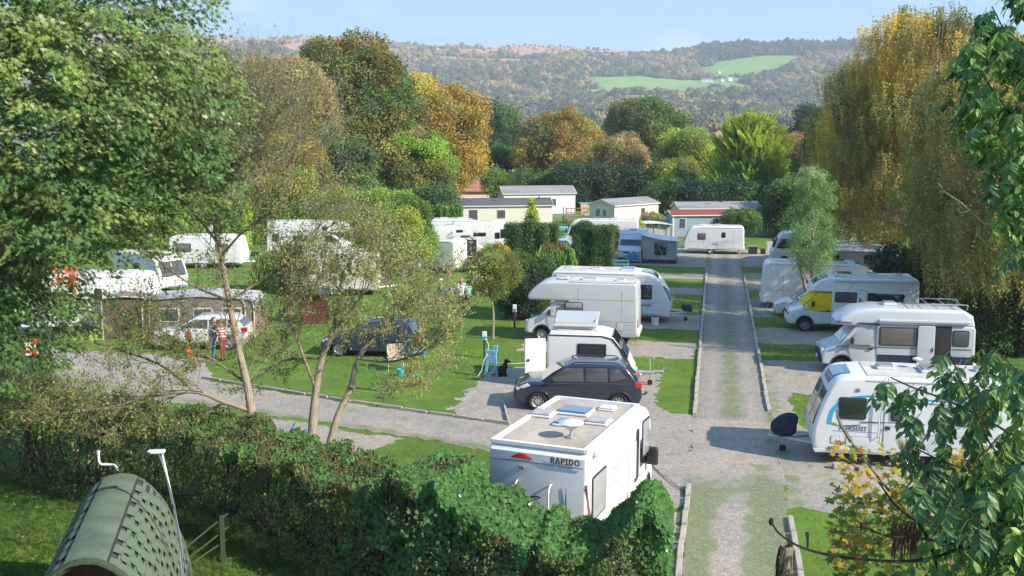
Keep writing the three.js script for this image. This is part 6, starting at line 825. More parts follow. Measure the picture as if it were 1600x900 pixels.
// rounded masses over an egg-shaped crown
function masses(r, cx, cy, cz, rx, ry, k, lr, o = {}) { const L = []; k = Math.round(k * 1.6); lr *= 0.78; for (let i = 0; i < k; i++) { const y = lerp(-0.85, 0.95, (i + 0.5) / k), a = i * 2.39996 + r() * 0.9, w = Math.sqrt(Math.max(0.04, 1 - y * y)) * (o.taper ? lerp(1.05, 0.55, (y + 1) / 2) : 1), f = 0.55 + 0.42 * r(); L.push([cx + Math.cos(a) * w * rx * f, cy + y * ry * (0.74 + 0.2 * r()), cz + Math.sin(a) * w * rx * f, lr * (0.6 + 0.8 * r())]); } L.push([cx, cy, cz, Math.min(rx, ry) * 0.62]); return L; }
function tree(name, label, x, z, seed, o) {
  const r = mulberry(seed), p = thing(name, label, 'tree', x, z, 0, o.group, o.y ?? 0), H = o.H, cb = o.base ?? H * 0.25, ry = (H - cb) / 2, cy = cb + ry, lob = o.lobes || masses(r, o.dx ?? 0, cy, 0, o.R, ry, o.k ?? 24, o.lr ?? o.R * 0.36, o);
  const tr = o.trunk ?? H * 0.022, gs = [limb([P3(0, -0.1, 0), P3(0.1 * (r() - 0.5), cb * 0.6, 0.1 * (r() - 0.5)), P3((o.dx ?? 0) * 0.4 + 0.3 * (r() - 0.5), cb + ry * 0.4, 0.3 * (r() - 0.5)), P3((o.dx ?? 0) * 0.9, H * 0.9, 0)], tr, tr * 0.18, 9)];
  for (let i = 0; i < Math.min(lob.length, o.limbs ?? 14); i++) { const l = lob[Math.floor(i * lob.length / Math.min(lob.length, o.limbs ?? 14))], y0 = lerp(cb * 0.7, Math.min(l[1], H * 0.75), 0.5); gs.push(limb([P3((o.dx ?? 0) * 0.3 * y0 / H, y0, 0), P3(l[0] * 0.5, lerp(y0, l[1], 0.6), l[2] * 0.5), P3(l[0] * 0.95, l[1], l[2] * 0.95)], tr * 0.45, tr * 0.08, 5)); }
  part('trunk', gs, o.bark || M.bark, p);
  const list = crownList(r, lob, o.n ?? 700, o.size ?? 0.8, o.colours, o);
  scatter('crown', o.geo || G.clumpA, o.mat || M.leaf, list, p, 'stuff');
  return p;
}
const CB = 1.6, C = { olive: [0.10, 0.10, 0.026], dark: [0.038, 0.065, 0.018], green: [0.055, 0.10, 0.022], mid: [0.075, 0.125, 0.025], fresh: [0.12, 0.19, 0.028], lime: [0.19, 0.22, 0.025], gold: [0.28, 0.245, 0.055], ochre: [0.235, 0.19, 0.055], amber: [0.31, 0.215, 0.04], beige: [0.26, 0.21, 0.10], brown: [0.17, 0.115, 0.05], rust: [0.22, 0.08, 0.025], tip: [0.27, 0.31, 0.03], pine: [0.022, 0.045, 0.022], yellow: [0.38, 0.30, 0.04], pale: [0.16, 0.20, 0.085] };
for (const k in C) C[k] = C[k].map((v) => v * (C[k][0] > 0.2 ? 1.8 : 2.4));
const topAt = (py, d) => EYE - (py - 218) * 0.99 * d / FOC;                      // height reached at picture row py at depth d
const backdrop = (name, label, px, top, wide, d, colours, o = {}) => tree(name, label, gx(px, d), gz(d), o.seed ?? Math.round(px * 7 + d), { H: topAt(top, d) - (o.y ?? 0) - Math.min(0.8, (o.size ?? 0.95) * 0.7), R: wide / 2 * d / FOC, colours, n: 900, size: 0.95, ...o });
// the wooded left side
backdrop('oak_tree', 'broad dark olive oak, tallest of the trees behind the green hedge', 552, 58, 215, 118, [C.olive, C.olive, C.green, [0.25, 0.21, 0.045]], { base: 2, k: 46, lr: 2.3, n: 2100, size: 0.9 });
backdrop('autumn_tree', 'beige-brown autumn tree left of the olive oak', 452, 84, 150, 104, [C.beige, C.ochre, C.beige, [0.36, 0.30, 0.09]], { base: 4, k: 34, lr: 1.7, n: 1500, size: 0.75, bark: M.bark_pale });
backdrop('autumn_tree', 'orange-gold small tree in front of the beige-brown one', 455, 205, 120, 92, [C.amber, C.ochre, C.gold, C.olive], { base: 2, k: 22, lr: 1.2, n: 800, size: 0.6 });
backdrop('oak_tree', 'deep green tree below the olive oak, above the hedge', 520, 205, 150, 98, [C.dark, C.green, C.dark], { base: 0.5, k: 26, lr: 1.6, n: 1100, size: 0.7 });
backdrop('oak_tree', 'dark green tree between the sycamore and beige autumn tree', 385, 120, 110, 96, [C.dark, C.green, C.olive], { base: 1, k: 26, lr: 1.5, n: 1100, size: 0.7 });
backdrop('oak_tree', 'shadowy green tree behind the sycamore above the far left hedge', 300, 100, 190, 112, [C.dark, C.green], { base: 1, k: 24, lr: 2.4, n: 1000, size: 0.9 });
backdrop('autumn_tree', 'golden autumn tree right of the olive oak', 690, 128, 145, 132, [C.gold, C.ochre, C.amber, [0.46, 0.33, 0.06]], { base: 2, k: 36, lr: 2.0, n: 1700, size: 0.85 });
backdrop('autumn_tree', 'bright orange-topped tree between olive oak and golden tree', 652, 108, 76, 140, [C.amber, C.gold, C.ochre], { base: 3, k: 22, lr: 1.5, n: 800, size: 0.8 });
backdrop('lime_tree', 'yellow-green tree below the golden tree, right of the tall hedge', 648, 205, 120, 108, [C.olive, C.fresh, [0.33, 0.33, 0.06], C.ochre], { base: 0.5, k: 26, lr: 1.5, n: 1200, size: 0.7 });
backdrop('autumn_tree', 'ochre shrub-like tree just behind the bungalow roof', 722, 232, 80, 158, [C.gold, C.ochre], { base: 0.5, k: 16, lr: 1.5, n: 600, size: 0.7 });
backdrop('oak_tree', 'dark green tree right of the golden autumn tree', 770, 155, 100, 215, [C.dark, C.green, [0.09, 0.16, 0.05]], { base: 1, k: 26, lr: 2.6, n: 1200, size: 1.1 });
backdrop('oak_tree', 'green tree behind the thin poles, right of the bungalow', 778, 225, 66, 165, [C.green, C.dark, C.mid], { base: 0.5, k: 16, lr: 1.6, n: 600, size: 0.8 });
backdrop('autumn_tree', 'small pale yellow tree by the brown roofed house', 762, 200, 40, 240, [C.beige, C.gold], { base: 1, k: 12, lr: 1.4, n: 350, size: 0.8 });
backdrop('oak_tree', 'golden-brown oak in the middle, behind the static caravans', 872, 172, 130, 158, [C.ochre, C.gold, [0.40, 0.28, 0.06], C.olive], { base: 1, k: 40, lr: 1.9, n: 1700, size: 0.85 });
backdrop('autumn_tree', 'beige autumn tree right of the golden-brown oak', 968, 208, 90, 148, [C.beige, C.ochre, [0.36, 0.29, 0.11]], { base: 1, k: 24, lr: 1.5, n: 900, size: 0.75 });
backdrop('oak_tree', 'green oak with uneven top in the centre, against the hillside', 1004, 150, 124, 188, [C.mid, C.green, [0.21, 0.26, 0.055], C.olive], { base: 1, k: 40, lr: 2.3, n: 1600, size: 1.0 });
backdrop('lime_tree', 'yellow-green tree left of the golden-tipped cypress', 1072, 200, 92, 140, [C.lime, C.fresh, [0.30, 0.34, 0.05]], { base: 0.5, k: 26, lr: 1.5, n: 1000, size: 0.75 });
backdrop('lime_tree', 'small lime green tree left of the green oak', 925, 195, 50, 230, [C.fresh, C.lime], { base: 0.5, k: 14, lr: 1.9, n: 400, size: 1.0 });
backdrop('cypress_tree', 'golden-tipped cypress with feathery sprays behind the blue chalet', 1170, 172, 138, 116, [C.tip, [0.36, 0.46, 0.05], C.fresh, [0.42, 0.50, 0.05], C.green], { base: 0.3, k: 44, lr: 1.25, n: 2300, size: 0.8, geo: G.frond, outward: 1, mat: M.needle, taper: 1, fleck: 0.35, vary: 0.35 });
backdrop('pine_tree', 'dark pine far right beyond the golden-tipped cypress', 1265, 162, 60, 200, [C.pine, C.dark], { base: 2, k: 16, lr: 2.0, n: 600, size: 1.0 });
backdrop('autumn_tree', 'brown autumn tree between the cypress and the birches', 1235, 205, 70, 165, [C.brown, C.ochre, C.beige], { base: 1, k: 18, lr: 1.6, n: 600, size: 0.8 });
backdrop('oak_tree', 'dark green tree behind the birch, right of the cypress', 1290, 185, 90, 110, [C.dark, C.olive, C.green], { base: 0.5, k: 24, lr: 1.5, n: 900, size: 0.7 });
backdrop('oak_tree', 'dark leafy tree below the cypress, behind the fence', 1245, 280, 100, 96, [C.dark, C.green], { base: 0.3, k: 18, lr: 1.2, n: 700, size: 0.6 });
backdrop('autumn_tree', 'olive tree in front of the pink gabled house', 1060, 250, 80, 125, [C.olive, C.lime, C.green], { base: 0.3, k: 18, lr: 1.2, n: 700, size: 0.65 });
// dark hedges behind the holiday homes
function bank(name, label, cat, px0, px1, top, d, colours, seed, o = {}) { const r = mulberry(seed), p = thing(name, label, cat, gx((px0 + px1) / 2, d), gz(d)), w = (px1 - px0) * d / FOC, h = topAt(top, d), lob = [], k = Math.ceil(w / (h * (o.step ?? 0.35))); for (let i = 0; i < k; i++) for (let j = 0; j < 2; j++) lob.push([(i + r() * 0.7 - k / 2 + 0.15) * w / k, h * (j ? 0.66 : 0.28) * (0.85 + 0.3 * r()), (r() - 0.5) * h * 0.3, h * 0.34 * (0.85 + 0.35 * r())]); part('stems', lob.slice(0, 14).map((l) => limb([P3(l[0], 0, 0), P3(l[0] + 0.1, l[1] * 0.6, 0), P3(l[0], l[1], l[2])], 0.08, 0.03, 5)), M.bark_dark, p); scatter('foliage', o.geo || G.clumpA, o.mat || M.leaf, crownList(r, lob, o.n ?? 700, o.size ?? 0.6, colours, o), p, 'stuff'); return p; }
bank('hedgerow', 'dark evergreen hedgerow between golden oak and pink gable', 'hedge', 880, 1040, 262, 132, [C.pine, C.dark, C.dark], 301, { n: 1300, size: 0.7 });
bank('hedgerow', 'bright green hedge behind the white gabled static caravan', 'hedge', 770, 905, 268, 136, [C.green, C.mid, C.dark], 302, { n: 1000, size: 0.6 });
bank('hedgerow', 'dark hedge behind the long beige static caravan', 'hedge', 1020, 1240, 285, 112, [C.dark, C.pine, C.green], 303, { n: 1400, size: 0.6 });
bank('hedgerow', 'scrubby brown-green hedge at the foot of the left wood', 'hedge', 380, 700, 288, 94, [C.olive, C.green, C.brown, C.dark], 304, { n: 1500, size: 0.55 });
// tall clipped hedges
function clipped(name, label, x, z, turn, w, h, dp, colours, seed, o = {}) { const r = mulberry(seed), p = thing(name, label, 'hedge', x, z, turn), list = []; part('stems', Array.from({ length: Math.max(2, Math.round(w / 1.5)) }, (_, i, a) => limb([P3(-w / 2 + 0.5 + i * (w - 1) / Math.max(1, Math.round(w / 1.5) - 1), 0, 0), P3(-w / 2 + 0.5 + i * (w - 1) / Math.max(1, Math.round(w / 1.5) - 1), h * 0.6, 0), P3(-w / 2 + 0.5 + i * (w - 1) / Math.max(1, Math.round(w / 1.5) - 1), h * 0.92, 0)], 0.1, 0.03, 5)), M.bark_dark, p);
  const n = o.n ?? Math.round((w * h * 2 + w * dp + dp * h * 2) * (o.dens ?? 9)); for (let i = 0; i < n; i++) { let x0 = (r() - 0.5) * w, y0 = r() * h, z0 = (r() - 0.5) * dp; const f = r(); if (f < 0.5) z0 = dp / 2 - r() * 0.25; else if (f < 0.72) y0 = h - r() * 0.25; else if (f < 0.86) x0 = w / 2 - r() * 0.25; else if (f < 0.93) x0 = -w / 2 + r() * 0.25; const rib = o.ribs ? 0.12 * Math.sin(x0 / o.ribs * 6.283) : 0.1 * n2(x0 * 1.3 + seed, y0 * 1.3); const round = o.round ? Math.sqrt(Math.max(0, 1 - (2 * x0 / w) ** 4)) : 1; y0 *= 0.96 + 0.08 * n2(x0 * 0.8 + seed, 2) + (o.lumps ? 0.1 * n2(x0 * 2, seed) : 0); if (o.dome) { const q = clamp(y0 / h); x0 *= Math.sqrt(1 - 0.85 * q ** 3); z0 *= Math.sqrt(1 - 0.85 * q ** 3); } list.push({ p: P3(x0, y0, z0 * round + rib), e: [(r() - 0.5) * 0.4, r() * 6.3, (r() - 0.5) * 0.4], s: (o.size ?? 0.42) * (0.7 + 0.6 * r()), c: jig(o.cap && y0 > h * 0.84 && r() < 0.7 ? o.cap : colours[Math.floor(r() * colours.length)], r, 0.25, 0.1) }); }
  scatter('foliage', o.geo || G.plume, M.needle, list, p, 'stuff'); return p; }
clipped('tall_hedge', 'tall bright green hedge with upright ribs behind the left caravans', gx(500, 90), gz(90), 0.05, 15.5, 4.5, 2.2, [C.fresh, C.fresh, [0.2, 0.3, 0.05], C.mid], 401, { ribs: 1.5, size: 0.5, dens: 9, geo: G.clumpB });
clipped('tall_hedge', 'tall bright green hedge at the far left under the sycamore edge', gx(290, 86), gz(86), 0.02, 10, 4.2, 2, [C.fresh, [0.22, 0.32, 0.05]], 402, { ribs: 1.6, size: 0.5, dens: 9, geo: G.clumpB });
clipped('clipped_conifer', 'pair of dark clipped conifers standing close together by the silver camper', gx(911, 68.5), gz(68.5), 0, 1.15, 3.55, 1.2, [C.dark, C.green, C.pine], 403, { size: 0.25, dens: 38, geo: G.clumpB });
clipped('clipped_conifer', 'right half of the dark clipped conifer pair nearest the silver camper', gx(940, 68.2), gz(68.2), 0, 1.2, 3.5, 1.2, [C.dark, C.green, C.pine], 404, { size: 0.25, dens: 38, geo: G.clumpB });
scene.children.at(-2).userData.label = 'left half of the dark clipped conifer pair nearest the silver camper';
clipped('clipped_conifer', 'wide dark clipped conifer hedge below the golden cypress', gx(823, 72), gz(72), 0, 2.6, 3.3, 1.6, [C.dark, C.green, C.pine], 405, { ribs: 0.9, size: 0.3, dens: 30, geo: G.clumpB });
clipped('clipped_conifer', 'narrow dark clipped conifer right of the wide clipped hedge', gx(858, 75), gz(75), 0, 0.9, 3.0, 1.2, [C.dark, C.pine], 406, { size: 0.3, dens: 28, geo: G.clumpB });
clipped('clipped_conifer', 'rounded yellow-green clipped bush with browned top', gx(868, 66), gz(66), 0, 2.6, 2.1, 1.8, [C.mid, C.fresh, C.green], 407, { dome: 1, ribs: 0.5, size: 0.32, dens: 22, cap: [0.20, 0.10, 0.04] });
clipped('clipped_conifer', 'rounded green clipped bush left among the bare branches', gx(428, 62), gz(62), 0, 2.4, 1.9, 1.6, [C.mid, C.fresh, C.green], 408, { dome: 1, size: 0.34, dens: 18 });
clipped('clipped_conifer', 'block of green hedge left of the leftmost static caravan', gx(703, 92), gz(92), 0, 2.0, 2.9, 1.4, [C.green, C.mid], 409, { size: 0.36, dens: 14 });
backdrop('cypress_tree', 'small golden cone-shaped cypress above the wide clipped hedge', 831, 308, 46, 76, [C.tip, C.lime, [0.34, 0.42, 0.04]], { base: 0.2, k: 26, lr: 0.36, n: 700, size: 0.3, geo: G.spray, upright: 1, mat: M.needle, lobes: Array.from({ length: 26 }, (_, i) => { const t = i / 25, a = i * 2.4; return [Math.cos(a) * (1 - t) * 0.85, 0.5 + t * 3.9, Math.sin(a) * (1 - t) * 0.85, lerp(0.55, 0.16, t)]; }), limbs: 6 });
backdrop('round_bush', 'large dark round evergreen bush left of the overcab motorhome', 826, 402, 88, 52.5, [C.pine, C.dark, [0.045, 0.08, 0.04]], { base: 0.05, k: 26, lr: 0.6, n: 1500, size: 0.3, limbs: 8, trunk: 0.07 });
backdrop('round_bush', 'light green bush on the lawn behind the dark round bush', 806, 395, 60, 60, [C.mid, C.green, C.olive], { base: 0.05, k: 18, lr: 0.5, n: 800, size: 0.3, limbs: 6, trunk: 0.06 });
backdrop('young_tree', 'young tree with thin forked trunk and pale leaves on the lawn', 770, 384, 72, 46.6, [C.olive, C.mid, [0.27, 0.29, 0.06]], { base: 1.9, k: 16, lr: 0.40, n: 330, size: 0.27, bark: M.bark_pale, trunk: 0.07, geo: G.fine });
backdrop('lopped_tree', 'yellow-green tree with a lopped stem beside the left caravans', 630, 308, 96, 68, [C.lime, C.fresh, C.mid, C.green], { base: 0.8, k: 30, lr: 0.75, n: 1500, size: 0.42, bark: M.bark_pale, trunk: 0.28, geo: G.clumpB });
backdrop('shrub', 'bright yellow-green shrub above the silver camper van', 984, 343, 62, 85, [C.lime, C.fresh, C.tip], { base: 0.3, k: 14, lr: 0.42, n: 420, size: 0.3, limbs: 5, trunk: 0.05 });
backdrop('shrub', 'green shrub beside the pair of clipped conifers', 953, 350, 36, 82, [C.olive, C.green, C.beige], { base: 0.1, k: 12, lr: 0.4, n: 360, size: 0.28, limbs: 5, trunk: 0.05 });
backdrop('shrub', 'pale weedy shrub between canopy and static caravan', 1018, 330, 40, 97, [C.pale, C.beige, C.olive], { base: 0.05, k: 10, lr: 0.4, n: 300, size: 0.3, limbs: 4, trunk: 0.04 });
backdrop('shrub', 'small apple tree beside the long beige static caravan', 1160, 325, 60, 92, [C.green, C.olive, C.mid], { base: 0.8, k: 14, lr: 0.5, n: 380, size: 0.3, limbs: 7, trunk: 0.06, bark: M.bark_pale });
backdrop('shrub', 'brown and green shrub where the motorhome canopy ends', 772, 380, 46, 70, [C.olive, C.mid, C.amber], { base: 0.1, k: 14, lr: 0.4, n: 420, size: 0.28, limbs: 5, trunk: 0.05 });
{ // pampas plume
  const p = thing('pampas_grass', 'single pale pampas plume beside the dark clipped conifers', 'plant', gx(951, 70), gz(70)); part('stem', [limb([P3(0, 0, 0), P3(0.02, 1.6, 0), P3(0.05, 3.0, 0)], 0.02, 0.01, 5)], M.cream_paint, p); const r = mulberry(5), a = []; for (let i = 0; i < 60; i++) { const q = quad(r, 0.14, 0.12); for (let k = 1; k < q.length; k += 3) q[k] = q[k] * 2.6 + 3.0; a.push(...q); } part('plume', tris(a), M.beige_cloth, p); const bl = []; for (let i = 0; i < 50; i++) { const q = r() * 6.3, l = 0.5 + r() * 0.5; bl.push(0.03 * Math.cos(q + 1.57), 0, 0.03 * Math.sin(q + 1.57), -0.03 * Math.cos(q + 1.57), 0, -0.03 * Math.sin(q + 1.57), Math.cos(q) * l, 1.2 * r() + 0.4, Math.sin(q) * l); } part('blades', tris(bl), mk('pampas_blade', C.olive, 0.8), p); }
// golden birches down the right side
function birch(label, x, z, H, R, seed, o = {}) { const r = mulberry(seed), lob = []; for (let i = 0; i < (o.k ?? 60); i++) { const t = Math.pow((i + 0.5) / (o.k ?? 60), 0.9), y = lerp(o.low ?? 2.5, H - 0.8, t), w = R * Math.pow(Math.sin(Math.PI * clamp(0.16 + 0.80 * t)), 0.62), a = i * 2.39996 + r(); const f = 0.5 + 0.42 * r(); lob.push([Math.cos(a) * w * f, y, Math.sin(a) * w * f, R * (o.lr ?? 0.27) * (0.7 + 0.6 * r()), 1.25]); }
  const p = tree('birch_tree', label, x, z, seed, { H, R, lobes: lob, base: 2.2, n: o.n ?? 1900, size: o.size ?? 0.9, geo: G.weeping, upright: 1, colours: (o.colours || [C.gold, C.ochre, [0.55, 0.46, 0.08], C.olive, C.yellow, [0.38, 0.36, 0.08]]).map((c) => [c[0] * 1.1, c[1] * 1.08, c[2] * 1.3]), bark: o.bark || M.bark_birch, trunk: o.trunk ?? 0.24, limbs: 26, vary: 0.25, group: 'golden birches' });
  const tw = []; for (let i = 0; i < 46; i++) { const a = r() * 6.3, q = r() * R * 0.62; tw.push(limb([P3(Math.cos(a) * q, H * 0.82, Math.sin(a) * q), P3(Math.cos(a) * q * 1.1, H * 0.93, Math.sin(a) * q * 1.1), P3(Math.cos(a) * q * 1.2 + (r() - 0.5) * 0.5, H + 0.5 * r(), Math.sin(a) * q * 1.2)], 0.03, 0.006, 4)); } part('twigs', tw, M.bark_pale, p); return p; }
birch('tall golden birch with bare pale twigs at its crown, tallest on the right', gx(1425, 66), gz(66), 16.8, 5.0, 501, { n: 1200 });
birch('golden birch at the left edge of the birch row', gx(1340, 70), gz(70), 14.0, 3.7, 502, { n: 760, colours: [C.ochre, C.olive, C.gold, [0.36, 0.31, 0.06], C.yellow] });
birch('golden-olive birch drooping behind the high-top camper van', gx(1530, 54), gz(54), 13.8, 4.2, 503, { n: 950, colours: [C.gold, C.ochre, C.olive, [0.42, 0.37, 0.06], [0.32, 0.31, 0.06]], low: 1.6 });
birch('shaded olive birch at the right edge above the near caravan', gx(1600, 43), gz(43), 12.4, 4.6, 504, { n: 1000, colours: [C.olive, [0.32, 0.31, 0.06], C.ochre, C.gold, [0.26, 0.26, 0.05]], low: 2.8, bark: M.bark, trunk: 0.3, size: 0.8 });
bank('shade_hedge', 'dark undergrowth hedge behind the right-hand motorhomes', 'hedge', 1385, 1700, 385, 56, [C.dark, C.pine, C.olive], 305, { n: 1500, size: 0.5 });
bank('shade_hedge', 'dark undergrowth beside the camper van under the birches', 'hedge', 1500, 1760, 460, 43.5, [C.dark, C.pine, C.green], 306, { n: 1200, size: 0.42 });
{ // pale dead branches showing against the birches
  const d = 40, q = (px, py) => { const [x] = [gx(px, d)]; return P3(x, topAt(py, d), gz(d)); }; const p = thing('dead_branch', 'long pale dead branch sweeping out of the right-hand birches', 'branch', 0, 0); part('branch', [limb([q(1448, 284), q(1462, 300), q(1486, 315), q(1500, 328), q(1520, 345), q(1555, 355), q(1610, 353)], 0.016, 0.06, 6), limb([q(1498, 326), q(1490, 330), q(1476, 326)], 0.03, 0.01, 5), limb([q(1462, 300), q(1452, 296)], 0.02, 0.006, 4)], M.bark_pale, p); const c = thing('dead_branch', 'shorter pale dead branch below the long one at right', 'branch', 0, 0); part('branch', [limb([q(1513, 365), q(1535, 385), q(1560, 400), q(1585, 414), q(1630, 428)], 0.014, 0.05, 6)], M.bark_pale, c);
}
{ // young two-stemmed tree between the right-hand vehicles
  const r = mulberry(61), d = 53, p = thing('ash_sapling', 'young light green tree with two pale stems between the right vehicles', 'tree', gx(1262, d), gz(d)), h = topAt(268, d), lob = []; for (let i = 0; i < 34; i++) { const t = i / 33, a = i * 2.4, w = 1.5 * Math.pow(Math.sin(Math.PI * clamp(0.12 + 0.85 * t)), 0.8); lob.push([Math.cos(a) * w * (0.4 + 0.5 * r()), lerp(2.4, h - 0.2, t), Math.sin(a) * w * 0.7, 0.42 * (0.7 + 0.5 * r()), 1.2]); }
  part('trunk', [limb([P3(0.05, 0, 0), P3(-0.05, 1.0, 0), P3(-0.45, 2.4, 0), P3(-0.7, 3.4, 0)], 0.15, 0.05, 8), limb([P3(0.05, 0.3, 0), P3(0.16, 1.4, 0), P3(0.1, 3.0, 0), P3(0.05, h * 0.9, 0)], 0.13, 0.03, 8), ...lob.slice(4).map((l) => limb([P3(0.1, l[1] - 0.8, 0), P3(l[0] * 0.6, l[1] - 0.2, l[2] * 0.6), P3(l[0], l[1], l[2])], 0.03, 0.008, 4))], M.bark_pale, p); scatter('crown', G.fine, M.leaf, crownList(r, lob, 330, 0.3, [[0.28, 0.42, 0.13], [0.22, 0.36, 0.09], [0.34, 0.46, 0.18]], { vary: 0.15 }), p, 'stuff');
}

// ---------- the near trees, hedges and garden ----------
const Q = (px, py, d) => P3(gx(px, d), EYE - d * (sp + (py - 450) / FOC * cp), -d * (cp - (py - 450) / FOC * sp));   // a point in the world at depth d
{ // big sycamore at the left, its stem just outside the frame
  const r = mulberry(71), X = -11.6, Z = -21, p = thing('sycamore_tree', 'huge green sycamore with pale turned leaves filling the left side', 'tree', X, Z), lob = [];
  for (let i = 0; lob.length < 92 && i < 4000; i++) {
    const d = P3(r() * 2 - 1, r() * 2 - 1, r() * 2 - 1); if (d.length() > 1) continue; d.normalize(); if (d.z < -0.35) continue;
    const c = P3(d.x * 4.7, 9.9 + d.y * 4.9, d.z * 4.0); const wx = X + c.x, low = wx > -8.2 ? 7.4 : wx > -9.6 ? 6.8 : 4.8; if (c.y < low) { c.y = low + r() * 0.9; if (r() < 0.3) continue; }
    if (lob.some((l) => Math.hypot(l[0] - c.x, l[1] - c.y, l[2] - c.z) < 0.8)) continue; lob.push([c.x, c.y, c.z, 0.95 + 0.55 * r(), 0.9]);
  }
  lob.push([0, 10, 0, 2.6], [1.5, 9, 0.5, 2], [-2, 8, 1, 2.2]);
  const gs = [limb([P3(0, -0.1, 0), P3(0.1, 3, 0), P3(-0.1, 6, 0.1), P3(0.1, 10, 0), P3(0, 13.5, 0)], 0.5, 0.08, 12)]; for (let i = 0; i < 34; i++) { const l = lob[i * 2]; const y0 = clamp(l[1] - 2.5, 3.5, 11); gs.push(limb([P3(0, y0, 0), P3(l[0] * 0.45, lerp(y0, l[1], 0.45), l[2] * 0.45), P3(l[0] * 0.98, l[1], l[2] * 0.98)], 0.16, 0.03, 6)); }
  part('trunk', gs, M.bark, p);
  const col = [[0.145, 0.25, 0.055], [0.105, 0.205, 0.05], [0.19, 0.285, 0.065], [0.12, 0.225, 0.07], [0.22, 0.31, 0.065]], list = []; let n = 0;
  for (const l of lob) { const m = Math.round(76 * l[3] ** 2), tone = jig(col[Math.floor(r() * 5)], r, 0.25, 0.1); for (let i = 0; i < m; i++) { const d = P3(r() * 2 - 1, r() * 2 - 1, r() * 2 - 1); if (d.lengthSq() > 1 || d.lengthSq() < 0.02) { i--; continue; } d.normalize(); if (d.y < -0.2 && r() < 0.6) d.y *= -1;
      const rad = l[3] * (0.62 + 0.5 * Math.sqrt(r())), c = P3(l[0] + d.x * rad, l[1] + d.y * rad * 0.9, l[2] + d.z * rad), turned = r() < (c.y > 8.5 ? 0.24 : 0.08), yaw = Math.atan2(-d.z, d.x) + (r() - 0.5) * 1.2, tip = -0.35 - r() * 0.8, roll = (r() - 0.5) * 0.8, st = jig(tone, r, 0.22, 0.08), out = P3(Math.cos(yaw), -0.35, -Math.sin(yaw)), side = P3(Math.sin(yaw), 0, Math.cos(yaw));
      for (let k = 0; k < 17; k++) { const a = r() * 0.42, w = (r() - 0.5) * 0.42, pale = turned ? r() < 0.5 : r() < 0.03; const e = new THREE.Euler(roll + (r() - 0.5) * 0.7 + (pale ? 2.5 : 0), yaw + (r() - 0.5) * 1.6, tip + (r() - 0.5) * 0.6, 'YZX'); list.push({ p: c.clone().addScaledVector(out, a).addScaledVector(side, w).add(P3(0, (r() - 0.5) * 0.16, 0)), q: new THREE.Quaternion().setFromEuler(e), s: 0.07 + 0.055 * r(), c: pale ? jig([0.44, 0.50, 0.28], r, 0.2) : r() < 0.003 ? [0.35, 0.14, 0.04] : jig(st, r, 0.2, 0.1) }); } } }
  list.sort((a, b) => b.p.z - a.p.z); const lm = [0, 1, 2, 3, 4].map((k) => { const m = M.leaf.clone(); m.name = 'sycamore_leaf_' + k; m.color.setRGB(...(k === 4 ? [0.40, 0.47, 0.25] : col[k])); return m; });
  for (const l of list.slice(0, 240)) { const o = part('leaf', G.maple, lm[Math.floor(r() * 4.4)], p); o.position.copy(l.p); o.quaternion.copy(l.q); o.scale.setScalar(l.s); }
  scatter('crown', G.maple, M.leaf, list.slice(240), p, 'stuff');
  const au = []; for (let i = 0; i < 80; i++) { const c = Q(lerp(78, 124, r()), lerp(416, 446, r()) + 8 * Math.sin(i), 18.5 + r()); au.push({ p: c.sub(P3(X, 0, Z)), e: [r() * 1.4, r() * 6.3, -0.6], s: 0.06 + 0.04 * r(), c: jig([0.72, 0.17, 0.035], r, 0.3) }); } scatter('autumn_leaves', G.maple, M.leaf, au, p, 'stuff');
}
M.twig_pale = M.bark_pale.clone(); M.twig_pale.name = 'twig_pale'; M.twig_pale.color.setRGB(0.46, 0.39, 0.30);
